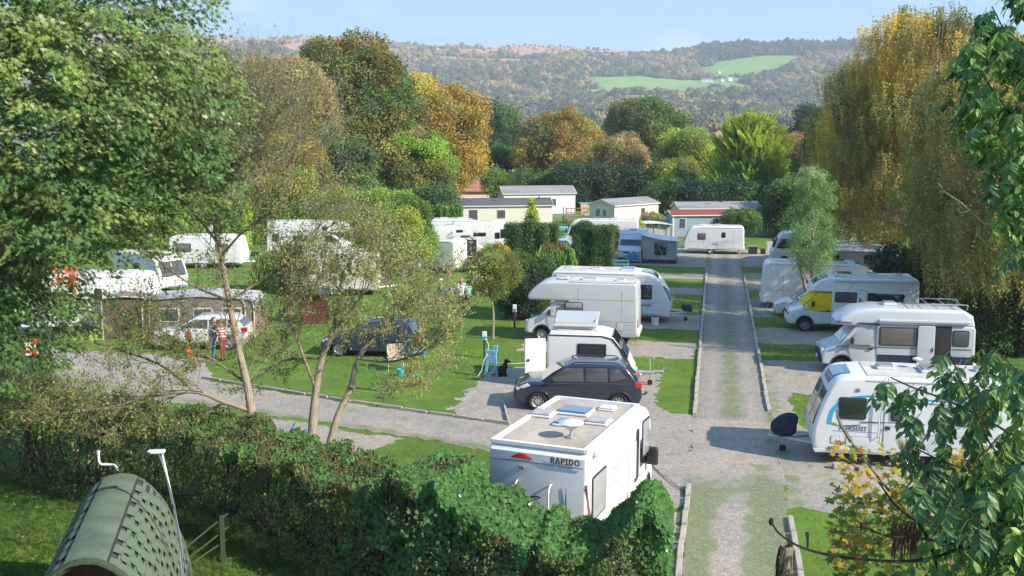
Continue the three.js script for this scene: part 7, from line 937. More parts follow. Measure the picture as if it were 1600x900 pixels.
// half-bare trees: limbs laid out by hand, twigs and leaves grown from them
function sparseTree(name, label, seed, d, limbs, o) {
  const r = mulberry(seed), base = Q(limbs[0].pts[0][0], limbs[0].pts[0][1], d); base.y = 0; const p = thing(name, label, 'tree', base.x, base.z), gs = [], tw = [], leaves = [];
  const grow = (A, dir, len, rad, lv, leafy) => { const pts = [A.clone()]; let q = A.clone(), dd = dir.clone(); const n = 4; for (let i = 0; i < n; i++) { dd.add(P3((r() - 0.5) * 0.55, (r() - 0.5) * 0.45 + (o.rise ?? 0.06), (r() - 0.5) * 0.55)).normalize(); q = q.clone().addScaledVector(dd, len / n); pts.push(q); if (lv > 0 && i > 0) { const k = r() < 0.75 ? 2 : 1; for (let m = 0; m < k; m++) grow(q, dd.clone().add(P3((r() - 0.5) * 1.7, (r() - 0.5) * 1.5, (r() - 0.5) * 1.7)).normalize(), len * (0.45 + 0.25 * r()), rad * 0.5, lv - 1, leafy); } }
    tw.push(limb(pts, rad, rad * 0.3, lv > 1 ? 5 : 3)); if (lv <= 1) for (let i = 1; i < pts.length; i++) if (r() < leafy) for (let k = 0; k < (o.per ?? 3); k++) if (lv === 0 || r() < 0.5) leaves.push({ p: pts[i].clone().add(P3((r() - 0.5) * 0.14, (r() - 0.5) * 0.12, (r() - 0.5) * 0.14)), e: [r() * 6.3, r() * 6.3, r() * 6.3], s: (o.leaf ?? 0.085) * (0.7 + 0.6 * r()), c: jig(o.colours[Math.floor(r() * o.colours.length)], r, 0.25) }); };
  for (const l of limbs) { const dz = l.dz ?? 0, pts = l.pts.map(([a, b], i) => { const v = Q(a, b, d + dz * i / Math.max(1, l.pts.length - 1)); return v.sub(P3(base.x, 0, base.z)); }); if (l === limbs[0]) pts.unshift(P3(0, -0.1, 0)); const c = new THREE.CatmullRomCurve3(pts, false, 'catmullrom', 0.5).getPoints(pts.length * 4); gs.push(limb(c, l === limbs[0] || l.big ? l.r0 : l.r0 * 0.7, l.r1 * 0.8, 9));
    for (let i = Math.floor(c.length * (l.from ?? 0.25)); i < c.length; i += l.every ?? 1) for (let rep = 0; rep < (o.rep ?? 1); rep++) { const t = c[Math.min(c.length - 1, i + 1)].clone().sub(c[i - 1 < 0 ? 0 : i - 1]).normalize(); grow(c[i], t.add(P3((r() - 0.5) * 1.9, (r() - 0.35) * 1.5, (r() - 0.5) * 1.9)).normalize(), (l.len ?? 0.9) * (0.6 + 0.7 * r()), Math.min(0.016, l.r1 * 1.2) * (l.leafy < 0.1 ? 1.4 : 1), l.lv ?? 2, l.leafy ?? 0.4); } }
  part('trunk', gs, o.bark || M.bark, p); part('twigs', tw, M.twig_pale, p); scatter('foliage', o.geo || G.oval, M.leaf, leaves, p, 'stuff'); return leaves.length;
}
const yg = [[0.36, 0.37, 0.10], [0.27, 0.33, 0.08], [0.22, 0.31, 0.08], [0.42, 0.37, 0.11], [0.19, 0.27, 0.08]];
sparseTree('half_bare_tree', 'half-bare tree leaning left with long low limbs, left of the twin-stemmed tree', 81, 24.8, [
  { pts: [[410, 790], [403, 720], [394, 650], [386, 600], [372, 540], [358, 470], [346, 400], [335, 352]], r0: 0.145, r1: 0.06, from: 0.5, every: 2, len: 1.2, leafy: 0.3 },
  { pts: [[335, 352], [328, 300], [312, 255], [296, 212], [282, 180]], r0: 0.06, r1: 0.012, len: 1.3, lv: 3, leafy: 0.03, dz: -0.6 },
  { pts: [[328, 300], [339, 262], [345, 225], [352, 188]], r0: 0.045, r1: 0.01, len: 1.2, lv: 3, leafy: 0.03, dz: 0.6 },
  { pts: [[335, 352], [372, 305], [425, 255], [470, 215]], r0: 0.05, r1: 0.01, len: 1.3, lv: 3, leafy: 0.06, dz: 1.0 },
  { pts: [[342, 380], [300, 330], [262, 285], [240, 240]], r0: 0.045, r1: 0.01, len: 1.2, lv: 3, leafy: 0.03, dz: 0.9 },
  { pts: [[335, 352], [360, 290], [385, 235], [400, 195]], r0: 0.04, r1: 0.01, len: 1.2, lv: 3, leafy: 0.04, dz: -0.9 },
  { pts: [[358, 470], [420, 430], [470, 390], [520, 350]], r0: 0.05, r1: 0.01, len: 1.2, leafy: 0.2, dz: 0.7 },
  { pts: [[346, 400], [380, 362], [420, 335], [470, 318]], r0: 0.05, r1: 0.01, len: 1.0, leafy: 0.25, dz: -1.0 },
  { pts: [[372, 540], [415, 505], [455, 480], [490, 450]], r0: 0.06, r1: 0.014, len: 1.0, leafy: 0.4, dz: 1 },
  { pts: [[388, 640], [350, 628], [305, 612], [240, 618], [150, 640], [60, 632], [-20, 612]], r0: 0.10, r1: 0.014, len: 1.0, leafy: 0.45, dz: -1.2, from: 0.3 },
  { pts: [[305, 612], [250, 570], [180, 545], [110, 520], [60, 490]], r0: 0.05, r1: 0.01, len: 0.9, leafy: 0.4, dz: 0.8 },
  { pts: [[358, 470], [300, 445], [245, 405], [200, 365], [165, 340]], r0: 0.05, r1: 0.01, len: 0.8, leafy: 0.12, dz: -0.8 },
  { pts: [[386, 600], [330, 560], [285, 540], [230, 520]], r0: 0.05, r1: 0.012, len: 1.0, leafy: 0.55, dz: 0.9 },
  { pts: [[350, 628], [290, 665], [200, 680], [120, 665], [40, 640]], r0: 0.05, r1: 0.01, len: 0.9, leafy: 0.5, dz: -0.6 },
], { colours: yg, leaf: 0.072, per: 2, rep: 2, bark: M.bark_pale });
sparseTree('twin_stemmed_tree', 'twin-stemmed tree with fine olive foliage standing behind the near hedge', 83, 26, [
  { pts: [[487, 725], [489, 660], [494, 610], [503, 560], [520, 520], [528, 470], [535, 425]], r0: 0.15, r1: 0.03, from: 0.5, len: 1.0, leafy: 0.45 },
  { pts: [[508, 720], [528, 650], [548, 605], [560, 560], [590, 520], [622, 488], [645, 440]], r0: 0.15, r1: 0.03, from: 0.55, len: 1.1, leafy: 0.5, dz: 0.4 },
  { pts: [[494, 610], [470, 545], [452, 495], [450, 440]], r0: 0.06, r1: 0.012, len: 1.0, leafy: 0.5, dz: -0.8 },
  { pts: [[560, 560], [610, 565], [660, 550], [695, 520]], r0: 0.06, r1: 0.012, len: 1.0, leafy: 0.55, dz: -0.9 },
  { pts: [[590, 520], [625, 508], [655, 492], [672, 470]], r0: 0.05, r1: 0.012, len: 1.0, leafy: 0.55, dz: 0.8 },
  { pts: [[622, 488], [610, 450], [590, 420]], r0: 0.04, r1: 0.012, len: 1.0, leafy: 0.5, dz: -0.4 },
  { pts: [[503, 560], [455, 560], [420, 575]], r0: 0.05, r1: 0.012, len: 0.9, leafy: 0.6, dz: 0.6 },
  { pts: [[548, 605], [600, 610], [650, 600]], r0: 0.035, r1: 0.01, len: 0.8, leafy: 0.45, dz: 0.6 },
  { pts: [[520, 520], [560, 470], [580, 440]], r0: 0.05, r1: 0.012, len: 1.0, leafy: 0.5, dz: -1 },
], { colours: [[0.42, 0.42, 0.13], [0.33, 0.40, 0.10], [0.48, 0.43, 0.18], [0.27, 0.36, 0.09], [0.44, 0.36, 0.18]], leaf: 0.072, per: 3, rep: 1, bark: M.bark_pale });

// the overgrown boundary hedge, in three stretches
function nearHedge(label, seed, path, h, dp, n, colours, o = {}) {
  const r = mulberry(seed), A = path[0], p = thing('boundary_hedge', label, 'hedge', A[0], A[1]), list = [], ivy = [], seg = [], stems = []; let L = 0; for (let i = 1; i < path.length; i++) { const l = Math.hypot(path[i][0] - path[i - 1][0], path[i][1] - path[i - 1][1]); seg.push(l); L += l; }
  const along = (t) => { let s = t * L, i = 0; while (i < seg.length - 1 && s > seg[i]) s -= seg[i++]; const a = path[i], b = path[i + 1], f = s / seg[i], dx = (b[0] - a[0]) / seg[i], dz = (b[1] - a[1]) / seg[i]; return { x: lerp(a[0], b[0], f), z: lerp(a[1], b[1], f), nx: -dz, nz: dx }; };
  const put = (t, u, v, out) => { const c = along(t), hh = h(t) * (1 + 0.10 * n2(t * L * 0.8 + seed, 3) + 0.05 * n2(t * L * 2.5, seed)), bulge = 1 + 0.22 * n3(t * L * 0.7, v * 2.2, seed) + 0.12 * n3(t * L * 2.2, v * 5, seed + 4); const a = u * Math.PI, w = dp / 2 * bulge; const y = hh * Math.min(1, v), off = Math.cos(a) * w; return P3(c.x + c.nx * off - A[0], y, c.z + c.nz * off - A[1]); };
  for (let i = 0; i < n; i++) {
    const t = r(), top = r() < 0.36, front = r() < 0.78; let P, dirx = 0; const k = r() * 0.3;
    if (top) { P = put(t, r(), 1, 0); P.y -= k * 0.8 - 0.05; } else { const v = r(); P = put(t, front ? 1 : 0, v, 0); const c = along(t), s = front ? 1 : -1; P.x += s * c.nx * k * 1; P.z += s * c.nz * k * 1; if (v > 0.8) { P.x += s * c.nx * (v - 0.8) * 1.4; P.z += s * c.nz * (v - 0.8) * 1.4; } }
    const m = n3(P.x * 0.9 + seed, P.y * 0.9, P.z * 0.9), tone = colours[Math.floor(clamp((m + 0.75) / 1.5) * 0.999 * colours.length)], iv = o.ivy ? o.ivy(t, P.y / h(t), m) : 0;
    if (r() < iv) { const c = along(t); ivy.push({ p: P.add(P3(-c.nx * 0.08, 0.05, -c.nz * 0.08)), e: [0.5 + r() * 0.9, (r() - 0.5) * 2.2 - 1.2, -0.3 + (r() - 0.5)], s: 0.055 + 0.045 * r(), c: jig(o.ivyCol[Math.floor(r() * o.ivyCol.length)], r, 0.22) }); }
    else list.push({ p: P, e: [r() * 6.3, r() * 6.3, r() * 6.3], s: 0.05 + 0.05 * r(), c: jig(r() < 0.03 ? [0.24, 0.24, 0.05] : tone, r, 0.3, 0.12) });
  }
  for (let i = 0; i < L * 7; i++) { const t = r(), a = put(t, 0.5, 0.02, 0), b = put(clamp(t + (r() - 0.5) * 0.12), r(), 0.96 + 0.1 * r(), 0); stems.push(limb([a, a.clone().lerp(b, 0.5).add(P3((r() - 0.5) * 0.3, 0, (r() - 0.5) * 0.3)), b], 0.022, 0.008, 4)); }
  part('stems', stems, M.bark_dark, p); scatter('foliage', G.oval, M.leaf, list, p, 'stuff'); if (ivy.length) scatter('climbing_leaves', G.heart, M.leaf, ivy, p, 'stuff');
  if (o.flowers) { const f = []; for (let i = 0; i < o.flowers; i++) { const l = ivy[Math.floor(r() * ivy.length)]; f.push({ p: l.p.clone().add(P3(0, 0.03, 0.1)), e: [1.2 + (r() - 0.5), r() * 6.3, 0], s: 0.7 + 0.5 * r(), c: [1, 1, 1] }); } scatter('bindweed_flowers', new THREE.ConeGeometry(0.035, 0.05, 8, 1, true).rotateX(Math.PI), M.white_plastic, f, p, 'stuff'); }
  return p;
}
const HC = [[0.10, 0.145, 0.05], [0.135, 0.205, 0.06], [0.17, 0.25, 0.07], [0.21, 0.18, 0.075], [0.115, 0.19, 0.055], [0.22, 0.29, 0.075]];
nearHedge('dark unclipped hedge behind the green pod at left', 91, [[-16, -28.3], [-11, -25.6], [-6.9, -23.5]], (t) => 2.35, 1.7, 46000, HC);
nearHedge('dense dark bramble hedge between the pod and the near motorhome', 93, [[-7.2, -23.6], [-4.6, -21.6], [-1.3, -19.1]], (t) => 2.25 + 0.3 * sstep(0.8, 1, t), 1.8, 60000, HC, { ivy: (t, v, m) => clamp((t - 0.62) * 2.4) * clamp(0.35 + m) + (m > 0.35 ? 0.3 : 0), ivyCol: [[0.105, 0.23, 0.06], [0.13, 0.28, 0.065], [0.08, 0.18, 0.05]] });
nearHedge('hedge end smothered in bright bindweed leaves before the near motorhome', 95, [[-1.5, -19.2], [0.6, -18.0], [2.85, -17.6]], (t) => 1.97 + 0.72 * Math.exp(-(((t - 0.05) / 0.14) ** 2)) - 0.1 * Math.exp(-(((t - 0.6) / 0.15) ** 2)) + 0.46 * Math.exp(-(((t - 0.92) / 0.1) ** 2)), 1.7, 50000, HC, { ivy: (t, v, m) => clamp(1.5 * (v - 0.62) + 0.5 * Math.exp(-(((t - 0.05) / 0.16) ** 2)) + 0.9 * sstep(0.8, 0.95, t) + m * 0.5), ivyCol: [[0.105, 0.25, 0.06], [0.14, 0.30, 0.07], [0.08, 0.20, 0.05]], flowers: 22 });

// grass and fallen leaves in the near garden
{
  const r = mulberry(15), tuft = []; for (let i = 0; i < 7; i++) { const a = r() * 6.3, l = 0.6 + 0.4 * r(), bx = (r() - 0.5) * 0.6, bz = (r() - 0.5) * 0.6, w = 0.045, dx = Math.cos(a) * 0.45 * l, dz = Math.sin(a) * 0.45 * l, px = -Math.sin(a) * w, pz = Math.cos(a) * w; tuft.push(bx - px, 0, bz - pz, bx + px, 0, bz + pz, bx + dx * 0.4, l * 0.75, bz + dz * 0.4, bx + px * 0.6 + dx * 0.35, l * 0.6, bz + pz * 0.6 + dz * 0.35, bx + dx, l, bz + dz, bx - px * 0.6 + dx * 0.35, l * 0.6, bz - pz * 0.6 + dz * 0.35); }
  const g = tris(tuft), list = [], fallen = []; for (let i = 0; i < 30000; i++) { const x = lerp(-14, -2.2, r()), z = lerp(-27, -14.5, r()); const k = 0.7 + 0.4 * n2(x / 1.3, z / 1.3); list.push({ p: P3(x, 0, z), e: [(r() - 0.5) * 0.3, r() * 6.3, (r() - 0.5) * 0.3], s: (0.06 + 0.07 * r()) * (0.8 + 0.5 * k), c: jig([0.08 * k + 0.02, 0.17 * k + 0.03, 0.024], r, 0.28) }); }
  scatter('grass', g, M.grass_blade, list, null, 'stuff');
  tag(scene.children.at(-1), 'short green grass in the near garden round the pod', 'grass');
  for (let i = 0; i < 620; i++) { const x = lerp(-14, -3, Math.pow(r(), 1.7)), z = lerp(-26.5, -15.5, r()); fallen.push({ p: P3(x, 0.07 + 0.04 * r(), z), e: [(r() - 0.5) * 0.7, r() * 6.3, (r() - 0.5) * 0.7], s: 0.05 + 0.05 * r(), c: jig([[0.42, 0.32, 0.10], [0.38, 0.25, 0.10], [0.5, 0.42, 0.2], [0.28, 0.12, 0.05]][Math.floor(r() * 4)], r, 0.2) }); }
  for (let i = 0; i < 900; i++) { const s2 = lerp(-3, 34, Math.pow(r(), 1.3)), t2 = lerp(-20, 8, r()), [x, z] = ST(s2, t2); fallen.push({ p: P3(x, 0.05 + 0.03 * r(), z), e: [(r() - 0.5) * 0.6, r() * 6.3, (r() - 0.5) * 0.6], s: 0.035 + 0.035 * r(), c: jig([[0.42, 0.34, 0.10], [0.36, 0.24, 0.09], [0.28, 0.14, 0.06]][Math.floor(r() * 3)], r, 0.2) }); }
  scatter('fallen_leaves', G.maple, M.leaf, fallen, null, 'stuff'); tag(scene.children.at(-1), 'yellow and brown fallen leaves on the near grass', 'leaves');
  const lw = []; for (let i = 0; i < 52000; i++) { const s = lerp(-5, 36, Math.pow(r(), 1.2)), t = lerp(-22, 9, r()); const on = (a, b, c, d) => s > a && s < b && t > c && t < d; if (t > -1 && t < 2.1) continue; if (!(on(-5, 2.7, 2.1, 9) || on(3.2, 7.2, -9, -5) || on(17.3, 20.2, -12, -1) || on(24.2, 26.6, -12, -1) || on(31.6, 36, -12, -1) || on(20.9, 24, 2, 10) || on(28.3, 31, 2, 10) || on(11.3, 14.9, 2.6, 9) || (t < -9.3 && s > 12.9 - (t + 6.4) * 0.05 + Math.max(0, -12 - t) * 0.2 && t > -22))) continue; const [x, z] = ST(s, t); const k = 0.9 + 0.3 * n2(x / 2, z / 2); lw.push({ p: P3(x, 0, z), e: [(r() - 0.5) * 0.3, r() * 6.3, (r() - 0.5) * 0.3], s: 0.04 + 0.05 * r(), c: jig([0.13 * k, 0.26 * k, 0.018], r, 0.25) }); }
  scatter('grass', g, M.grass_blade, lw, null, 'stuff'); tag(scene.children.at(-1), 'mown grass of the pitches and lawn beyond the hedge', 'grass');
}
// ash and yellow maple close to the camera on the right
{
  const r = mulberry(101), leaflet = (x, y, z, az, l) => { const q = new THREE.Quaternion().setFromEuler(new THREE.Euler((r() - 0.5) * 1.1, az, -0.25 - 0.6 * r(), 'YZX')), P = [[0, 0, 0], [0.3, 0.03, 0.21], [0.65, 0.0, 0.19], [1, -0.16, 0], [0.65, 0.0, -0.19], [0.3, 0.03, -0.21], [0.5, -0.025, 0]].map((v) => P3(...v).multiplyScalar(l).applyQuaternion(q).add(P3(x, y, z)).toArray()); return [[0, 1, 6], [1, 2, 6], [2, 3, 6], [3, 4, 6], [4, 5, 6], [5, 0, 6]].flatMap((t) => t.flatMap((k) => P[k])); };
  const compound = () => { const a = []; const n = 4; for (let i = 0; i < n; i++) { const t = 0.26 + 0.62 * i / n, y = -0.35 * t * t; for (const s of [-1, 1]) a.push(...leaflet(t + 0.05 * r(), y, 0, -s * (0.75 + 0.5 * r()), 0.38 + 0.14 * r())); } a.push(...leaflet(0.9, -0.3, 0, 0, 0.42)); const st = limb([P3(0, 0, 0), P3(0.45, -0.06, 0), P3(0.92, -0.31, 0)], 0.012, 0.006, 4); return join([tris(a), st]); };
  const geos = [compound(), compound(), compound()], mats = [[0.085, 0.17, 0.05], [0.07, 0.14, 0.055], [0.12, 0.225, 0.05], [0.2, 0.31, 0.055]].map((c, i) => { const m = M.leaf_thick.clone(); m.name = 'ash_leaf_' + i; m.color.setRGB(...c); return m; });
  const p = thing('ash_tree', 'dark green ash tree with long leaflets close by at the right edge', 'tree', 3.2, -5.2), W = P3(3.2, 0, -5.2), L = (px, py, d) => Q(px, py, d).sub(W);
  const B = [[[1700, 700, 4.9], [1600, 690, 4.8], [1540, 655, 4.6], [1480, 625, 4.4], [1425, 605, 4.3], [1392, 590, 4.2]], [[1700, 860, 4.7], [1600, 770, 4.6], [1545, 690, 4.5], [1505, 600, 4.5], [1480, 545, 4.5]], [[1720, 760, 5.0], [1620, 760, 5.0], [1540, 745, 4.9], [1470, 720, 4.7], [1430, 700, 4.6]], [[1720, 900, 4.6], [1600, 860, 4.5], [1530, 812, 4.3], [1490, 780, 4.2], [1440, 750, 4.2]], [[1700, 640, 5.4], [1620, 610, 5.3], [1570, 560, 5.2], [1545, 540, 5.2]],
    [[1720, 300, 5.2], [1640, 240, 5.2], [1580, 180, 5.2], [1530, 110, 5.1], [1515, 60, 5.1]], [[1720, 200, 5.4], [1640, 130, 5.4], [1580, 70, 5.4], [1550, 10, 5.4]], [[1720, 330, 5.6], [1650, 300, 5.6], [1590, 260, 5.5], [1545, 205, 5.4], [1508, 150, 5.4]], [[1720, 420, 5.4], [1660, 370, 5.4], [1610, 330, 5.3], [1575, 290, 5.2]], [[1720, 60, 5.6], [1650, 20, 5.6], [1600, -30, 5.6]]].map((b) => b.map((q) => L(...q)));
  const trunk = [limb([P3(0, -0.1, 0), P3(0.1, 3, 0.1), P3(0.05, 6, 0), P3(-0.05, 8.5, 0), P3(0, 11, 0)], 0.22, 0.07, 10)];
  for (const b of B) trunk.push(limb([P3(0, b[0].y - 0.5, 0), ...b], 0.008, 0.003, 6)); part('trunk', trunk, M.bark_dark, p);
  const all = [], flush = () => { all.sort((a, b) => b[0].z - a[0].z); all.slice(0, 300).forEach((q) => put(...q)); scatter('outer_leaves', geos[0], M.leaf_thick, all.slice(300).map(([v, yaw, pitch, sc, m]) => ({ p: v, q: new THREE.Quaternion().setFromEuler(new THREE.Euler((r() - 0.5) * 0.5, yaw, pitch, 'YZX')), s: sc, c: mats[m].color.toArray() })), p, 'stuff'); };
  const put = (v, yaw, pitch, s, m) => { const o = part('leaf', geos[Math.floor(r() * 3)], mats[m], p); o.position.copy(v); o.rotation.set((r() - 0.5) * 0.5, yaw, pitch, 'YZX'); o.scale.setScalar(s); };
  B.forEach((b, bi) => { const c = new THREE.CatmullRomCurve3(b).getPoints(40); for (let i = 4; i < 41; i += bi < 5 ? 1.9 : 1.2) { const k = Math.min(40, Math.round(i)); for (let m = 0; m < (bi < 5 ? 1 : 2); m++) all.push([c[k].clone().add(P3((r() - 0.5) * 0.05, 0, (r() - 0.5) * 0.2)), Math.PI + (r() - 0.5) * 2.6, -0.25 - r() * 0.7, (0.105 + 0.05 * r()), bi < 5 ? Math.floor(r() * r() * 3.3) : [0, 2, 2, 3, 2][Math.floor(r() * 5)]]); } });
  for (let i = 0; i < 90; i++) { const q = Math.sqrt(r()); all.push([L(lerp(1395, 1640, q), lerp(600 - 60 * q, 730, r()), lerp(4.3, 5.2, r())), Math.PI + (r() - 0.5) * 2.6, -0.3 - r() * 0.7, 0.11 + 0.05 * r(), Math.floor(r() * 3.4)]); }
  for (let i = 0; i < 240; i++) all.push([L(lerp(1430, 1640, Math.sqrt(r())), lerp(720, 920, r()), lerp(4.2, 5.4, r())), r() * 6.3, -0.3 - r() * 0.7, 0.12 + 0.06 * r(), Math.floor(r() * 3.9)]);
  for (let i = 0; i < 120; i++) { const py = lerp(20, 400, r()); all.push([L(lerp(1515 + Math.abs(py - 140) * 0.22, 1640, r()), py, lerp(4.9, 5.8, r())), r() * 6.3, -0.4 - r() * 0.8, 0.10 + 0.045 * r(), [0, 1, 2, 2, 3][Math.floor(r() * 5)]]); }
  flush();
  part('twigs', [[[1205, 815, 4.6], [1216, 832, 4.6], [1245, 852, 4.6], [1290, 866, 4.6], [1350, 874, 4.6], [1430, 876, 4.6], [1490, 860, 4.6], [1545, 822, 4.6], [1640, 780, 4.6]], [[1347, 822, 4.5], [1385, 837, 4.5], [1445, 842, 4.5], [1500, 852, 4.5], [1560, 866, 4.5], [1660, 880, 4.5]], [[1262, 858, 4.6], [1262, 845, 4.6], [1261, 832, 4.6]], [[1372, 752, 5.2], [1400, 790, 5.2], [1440, 825, 5.1], [1470, 900, 5]]].map((t) => limb(new THREE.CatmullRomCurve3(t.map((q) => L(...q))).getPoints(24), 0.004, 0.009, 6)), M.bark_dark, p);
  const bud = [[1205, 815, 4.6], [1347, 822, 4.5]].map((q) => new THREE.SphereGeometry(0.012, 8, 6).scale(1, 1.6, 1).translate(...L(...q).toArray())); part('buds', bud, M.bark_dark, p);
  const keys = []; for (let i = 0; i < 90; i++) { const a = L(lerp(1395, 1440, r()), lerp(815, 845, r()), 4.9 + 0.15 * r()), l = 0.05 + 0.12 * r(), w = 0.006; keys.push(a.x - w, a.y, a.z, a.x + w, a.y, a.z, a.x + (r() - 0.5) * 0.03, a.y - l, a.z + (r() - 0.5) * 0.03); } part('seed_bunch', tris(keys), mk('dry_keys', [0.11, 0.055, 0.03], 0.9), p);
  // yellowing maple sapling below it
  const s = thing('maple_sapling', 'yellowing maple sapling in front of the near right caravan', 'tree', 3.1, -6.6), V = P3(3.1, 0, -6.6), K = (px, py, d) => Q(px, py, d).sub(V), ym = [[0.48, 0.34, 0.025], [0.42, 0.24, 0.03], [0.30, 0.30, 0.035], [0.16, 0.22, 0.03], [0.10, 0.17, 0.025], [0.36, 0.11, 0.03]].map((c, i) => { const m = M.leaf.clone(); m.name = 'maple_leaf_' + i; m.color.setRGB(...c); return m; });
  const st = [[[1500, 960], [1450, 840], [1400, 780], [1360, 730], [1330, 690]], [[1450, 840], [1390, 850], [1330, 840], [1290, 825]], [[1500, 960], [1480, 800], [1500, 750], [1520, 720]], [[1400, 780], [1340, 785], [1300, 770]], [[1330, 690], [1312, 660], [1306, 640]]].map((b) => b.map((q) => K(q[0], q[1], 6.4)));
  part('trunk', [limb([P3(0, 0, 0), P3(0.1, 2, 0), K(1560, 1100, 6.4), ...st[0].slice(0, 1)], 0.05, 0.02, 7), ...st.map((b) => limb(new THREE.CatmullRomCurve3(b).getPoints(12), 0.014, 0.005, 5))], M.bark_pale, s);
  let made = 0; const more = [], lf = (px, py, d, m, sc) => { if (made++ > 285) { more.push({ p: K(px, py, d), e: [0.5 + (r() - 0.5) * 1.2, r() * 6.3, (r() - 0.5) * 1.4], s: sc, c: ym[m].color.toArray() }); return; } const o = part('leaf', G.vine, ym[m], s); o.position.copy(K(px, py, d)); o.rotation.set(0.5 + (r() - 0.5) * 1.2, r() * 6.3, (r() - 0.5) * 1.4); o.scale.setScalar(sc); };
  const areas = [[1300, 1420, 690, 810, 170, [0, 0, 1, 2, 3]], [1300, 1360, 820, 885, 90, [0, 1, 5, 2]], [1470, 1545, 700, 790, 140, [0, 0, 2, 1]], [1300, 1420, 770, 910, 420, [3, 4, 3, 2, 4, 0]], [1400, 1610, 740, 910, 900, [3, 4, 4, 3, 2, 0, 3]]]; for (const [a, b, c, d, n, ms] of areas) for (let i = 0; i < n; i++) lf(lerp(a, b, r()), lerp(c, d, r()), 6.0 + r() * 0.9, ms[Math.floor(r() * ms.length)], 0.032 + 0.034 * r()); lf(1306, 664, 6.2, 0, 0.05); lf(1506, 598, 6.2, 0, 0.05); lf(1302, 690, 6.3, 5, 0.06); lf(1336, 705, 6.3, 5, 0.06);
  scatter('small_leaves', G.vine, M.leaf, more, s, 'stuff'); const pn = []; for (let i = 0; i < 60; i++) { const a = K(1412, 712, 6.3), q = r() * 6.3, up = 0.08 + 0.06 * r(), w = 0.003; pn.push(a.x - w, a.y, a.z, a.x + w, a.y, a.z, a.x + Math.cos(q) * 0.06, a.y + up, a.z + Math.sin(q) * 0.06); } part('needle_tuft', tris(pn), mk('tuft_green', [0.10, 0.16, 0.07], 0.7), s);
  const sm = thing('tree_stump', 'broken brown stem with shaggy bark at the bottom right of the track', 'stump', ...[gx(1256, 7.5), -7.6]); const ty = topAt(882, 7.6); part('stem', [limb([P3(0, 0, 0), P3(0.02, ty * 0.5, 0), P3(0, ty, 0)], 0.075, 0.05, 10)], M.bark, sm); const sg = []; for (let i = 0; i < 160; i++) { const q = r() * 6.3, y = ty - r() * 1.0, w = 0.012; sg.push(Math.cos(q) * 0.06 - w, y, Math.sin(q) * 0.06, Math.cos(q) * 0.06 + w, y, Math.sin(q) * 0.06, Math.cos(q) * 0.085, y - 0.14, Math.sin(q) * 0.085); } part('shaggy_bark', tris(sg), M.bark_dark, sm);
}
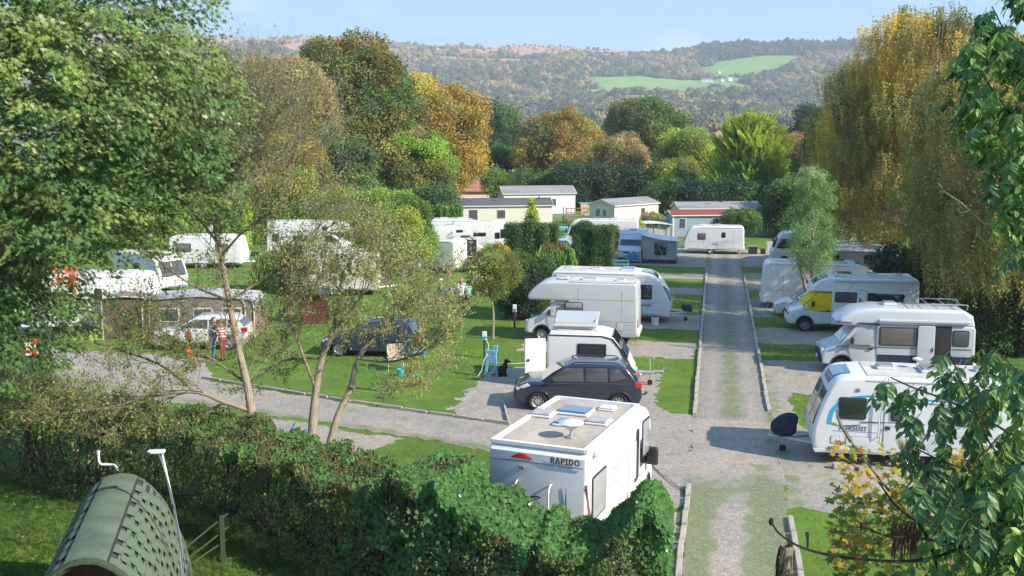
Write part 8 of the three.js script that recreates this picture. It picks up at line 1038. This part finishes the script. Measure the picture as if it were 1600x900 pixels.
{ // the wooded hillside: one mass of trees, with single shrubs on the moor
  const r = mulberry(201), mkFar = (seed, squash) => { const g = clean(new THREE.IcosahedronGeometry(1, 4)), p = g.attributes.position, rr = mulberry(seed); for (let i = 0; i < p.count; i++) { const v = P3(p.getX(i), p.getY(i), p.getZ(i)); const k = 1 + 0.22 * n3(v.x * 1.9 + seed, v.y * 1.9, v.z * 1.9) + 0.13 * n3(v.x * 4.5, v.y * 4.5 + seed, v.z * 4.5); p.setXYZ(i, v.x * k, v.y * k * squash, v.z * k); } const a = []; for (let i = 0; i < 150; i++) { const j = Math.floor(rr() * p.count), q = quad(rr, 0.38, 0.1); for (let k = 0; k < q.length; k += 3) { q[k] += p.getX(j) * 1.03; q[k + 1] += p.getY(j) * 1.03; q[k + 2] += p.getZ(j) * 1.03; } a.push(...q); } g.deleteAttribute('normal'); g.computeVertexNormals(); const m = mergeVertices(g.deleteAttribute('uv').deleteAttribute('normal')); m.computeVertexNormals(); return join([m, tris(a)]); };
  const geos = [mkFar(1, 0.95), mkFar(2, 0.8), mkFar(3, 1.15)], lists = [[], [], []], cols = [[0.07, 0.088, 0.042], [0.10, 0.12, 0.048], [0.14, 0.15, 0.055], [0.09, 0.11, 0.048], [0.05, 0.075, 0.042], [0.20, 0.17, 0.07], [0.24, 0.17, 0.09], [0.21, 0.13, 0.08], [0.26, 0.21, 0.07]];
  const fm = mk('far_foliage', [1, 1, 1], 0.9), shrubs = [];
  for (let i = 0; i < 60000; i++) {
    const D = Math.sqrt(lerp(235 ** 2, 2850 ** 2, r())), k = lerp(-0.42, 0.56, r()), x = k * D, z = -D; if (D < 900 && r() < 0.5) continue;
    const c = D < 600 ? 'wood' : cover(x, z), y = hillHeight(x, z); let R = lerp(3.6, 8.2, r() * r()) * (D < 500 ? 0.7 : D < 1500 ? 1.25 : 1);
    if (c === 'field' || c === 'pasture' || c === 'plough') { continue; }
    if (c === 'bracken') { if (r() < 0.975) continue; R *= 0.5; } if (c === 'heath') { if (r() < 0.88) continue; R *= 0.5; }
    const pn = fbm(x / 170 + 30, D / 150, 3), dark = inFan(x, z, 0.18, 0.345, 2085, 2420), m = dark ? 4 : Math.floor(clamp((pn * 1.3 + 0.5 + 0.35 * n2(x / 42, D / 36) + (r() - 0.5) * 0.2 + 0.25 * sstep(1500, 2300, D) - 0.12)) * 0.999 * cols.length), blk = !dark && fbm(x / 130 + 70, D / 95 + 3, 2) > 0.3, col = jig(dark ? [0.03, 0.046, 0.034] : blk ? [0.04, 0.062, 0.04] : cols[m], r, 0.1, 0.05);
    const t = dark || blk || m === 4 ? 2 : r() < 0.5 ? 0 : 1; lists[t].push({ p: P3(x, y + R * (dark ? 1.0 : 0.75), z), e: [0, r() * 6.3, 0], s: P3(R, R * (0.85 + 0.4 * r()) * (dark ? 1.2 : 1), R), c: col });
  }
  const w = new THREE.Group(); w.name = 'woodland'; w.userData.kind = 'stuff'; tag(w, 'autumn woodland and scrub covering the valley and far hillside', 'woodland'); scene.add(w); geos.forEach((g, i) => scatter('tree_crowns', g, fm, lists[i], w, 'stuff'));
  // hedgerow trees along the fields
  const line = []; const row = (k0, D0, k1, D1, n, R) => { for (let i = 0; i < n; i++) { const t = (i + r() * 0.7) / n, k = lerp(k0, k1, t), D = lerp(D0, D1, t) + (r() - 0.5) * 14, s = R * (0.6 + 0.7 * r()); line.push({ p: P3(k * D, hillHeight(k * D, -D) + s * 0.7, -D), e: [0, r() * 6.3, 0], s, c: jig(cols[Math.floor(r() * 6)], r, 0.25) }); } };
  row(0.07, 1910, 0.19, 1900, 34, 6.5); row(0.18, 1905, 0.235, 1890, 12, 4); row(0.07, 1640, 0.16, 1650, 26, 6); row(0.19, 1780, 0.235, 1650, 12, 6.5); row(0.17, 1650, 0.26, 1600, 20, 6); row(0.215, 1900, 0.27, 1910, 9, 3.5); row(0.16, 1240, 0.2, 1240, 9, 5);
  scatter('hedgerow_trees', geos[1], fm, line, w, 'stuff');
}
renderer.render(scene, camera);
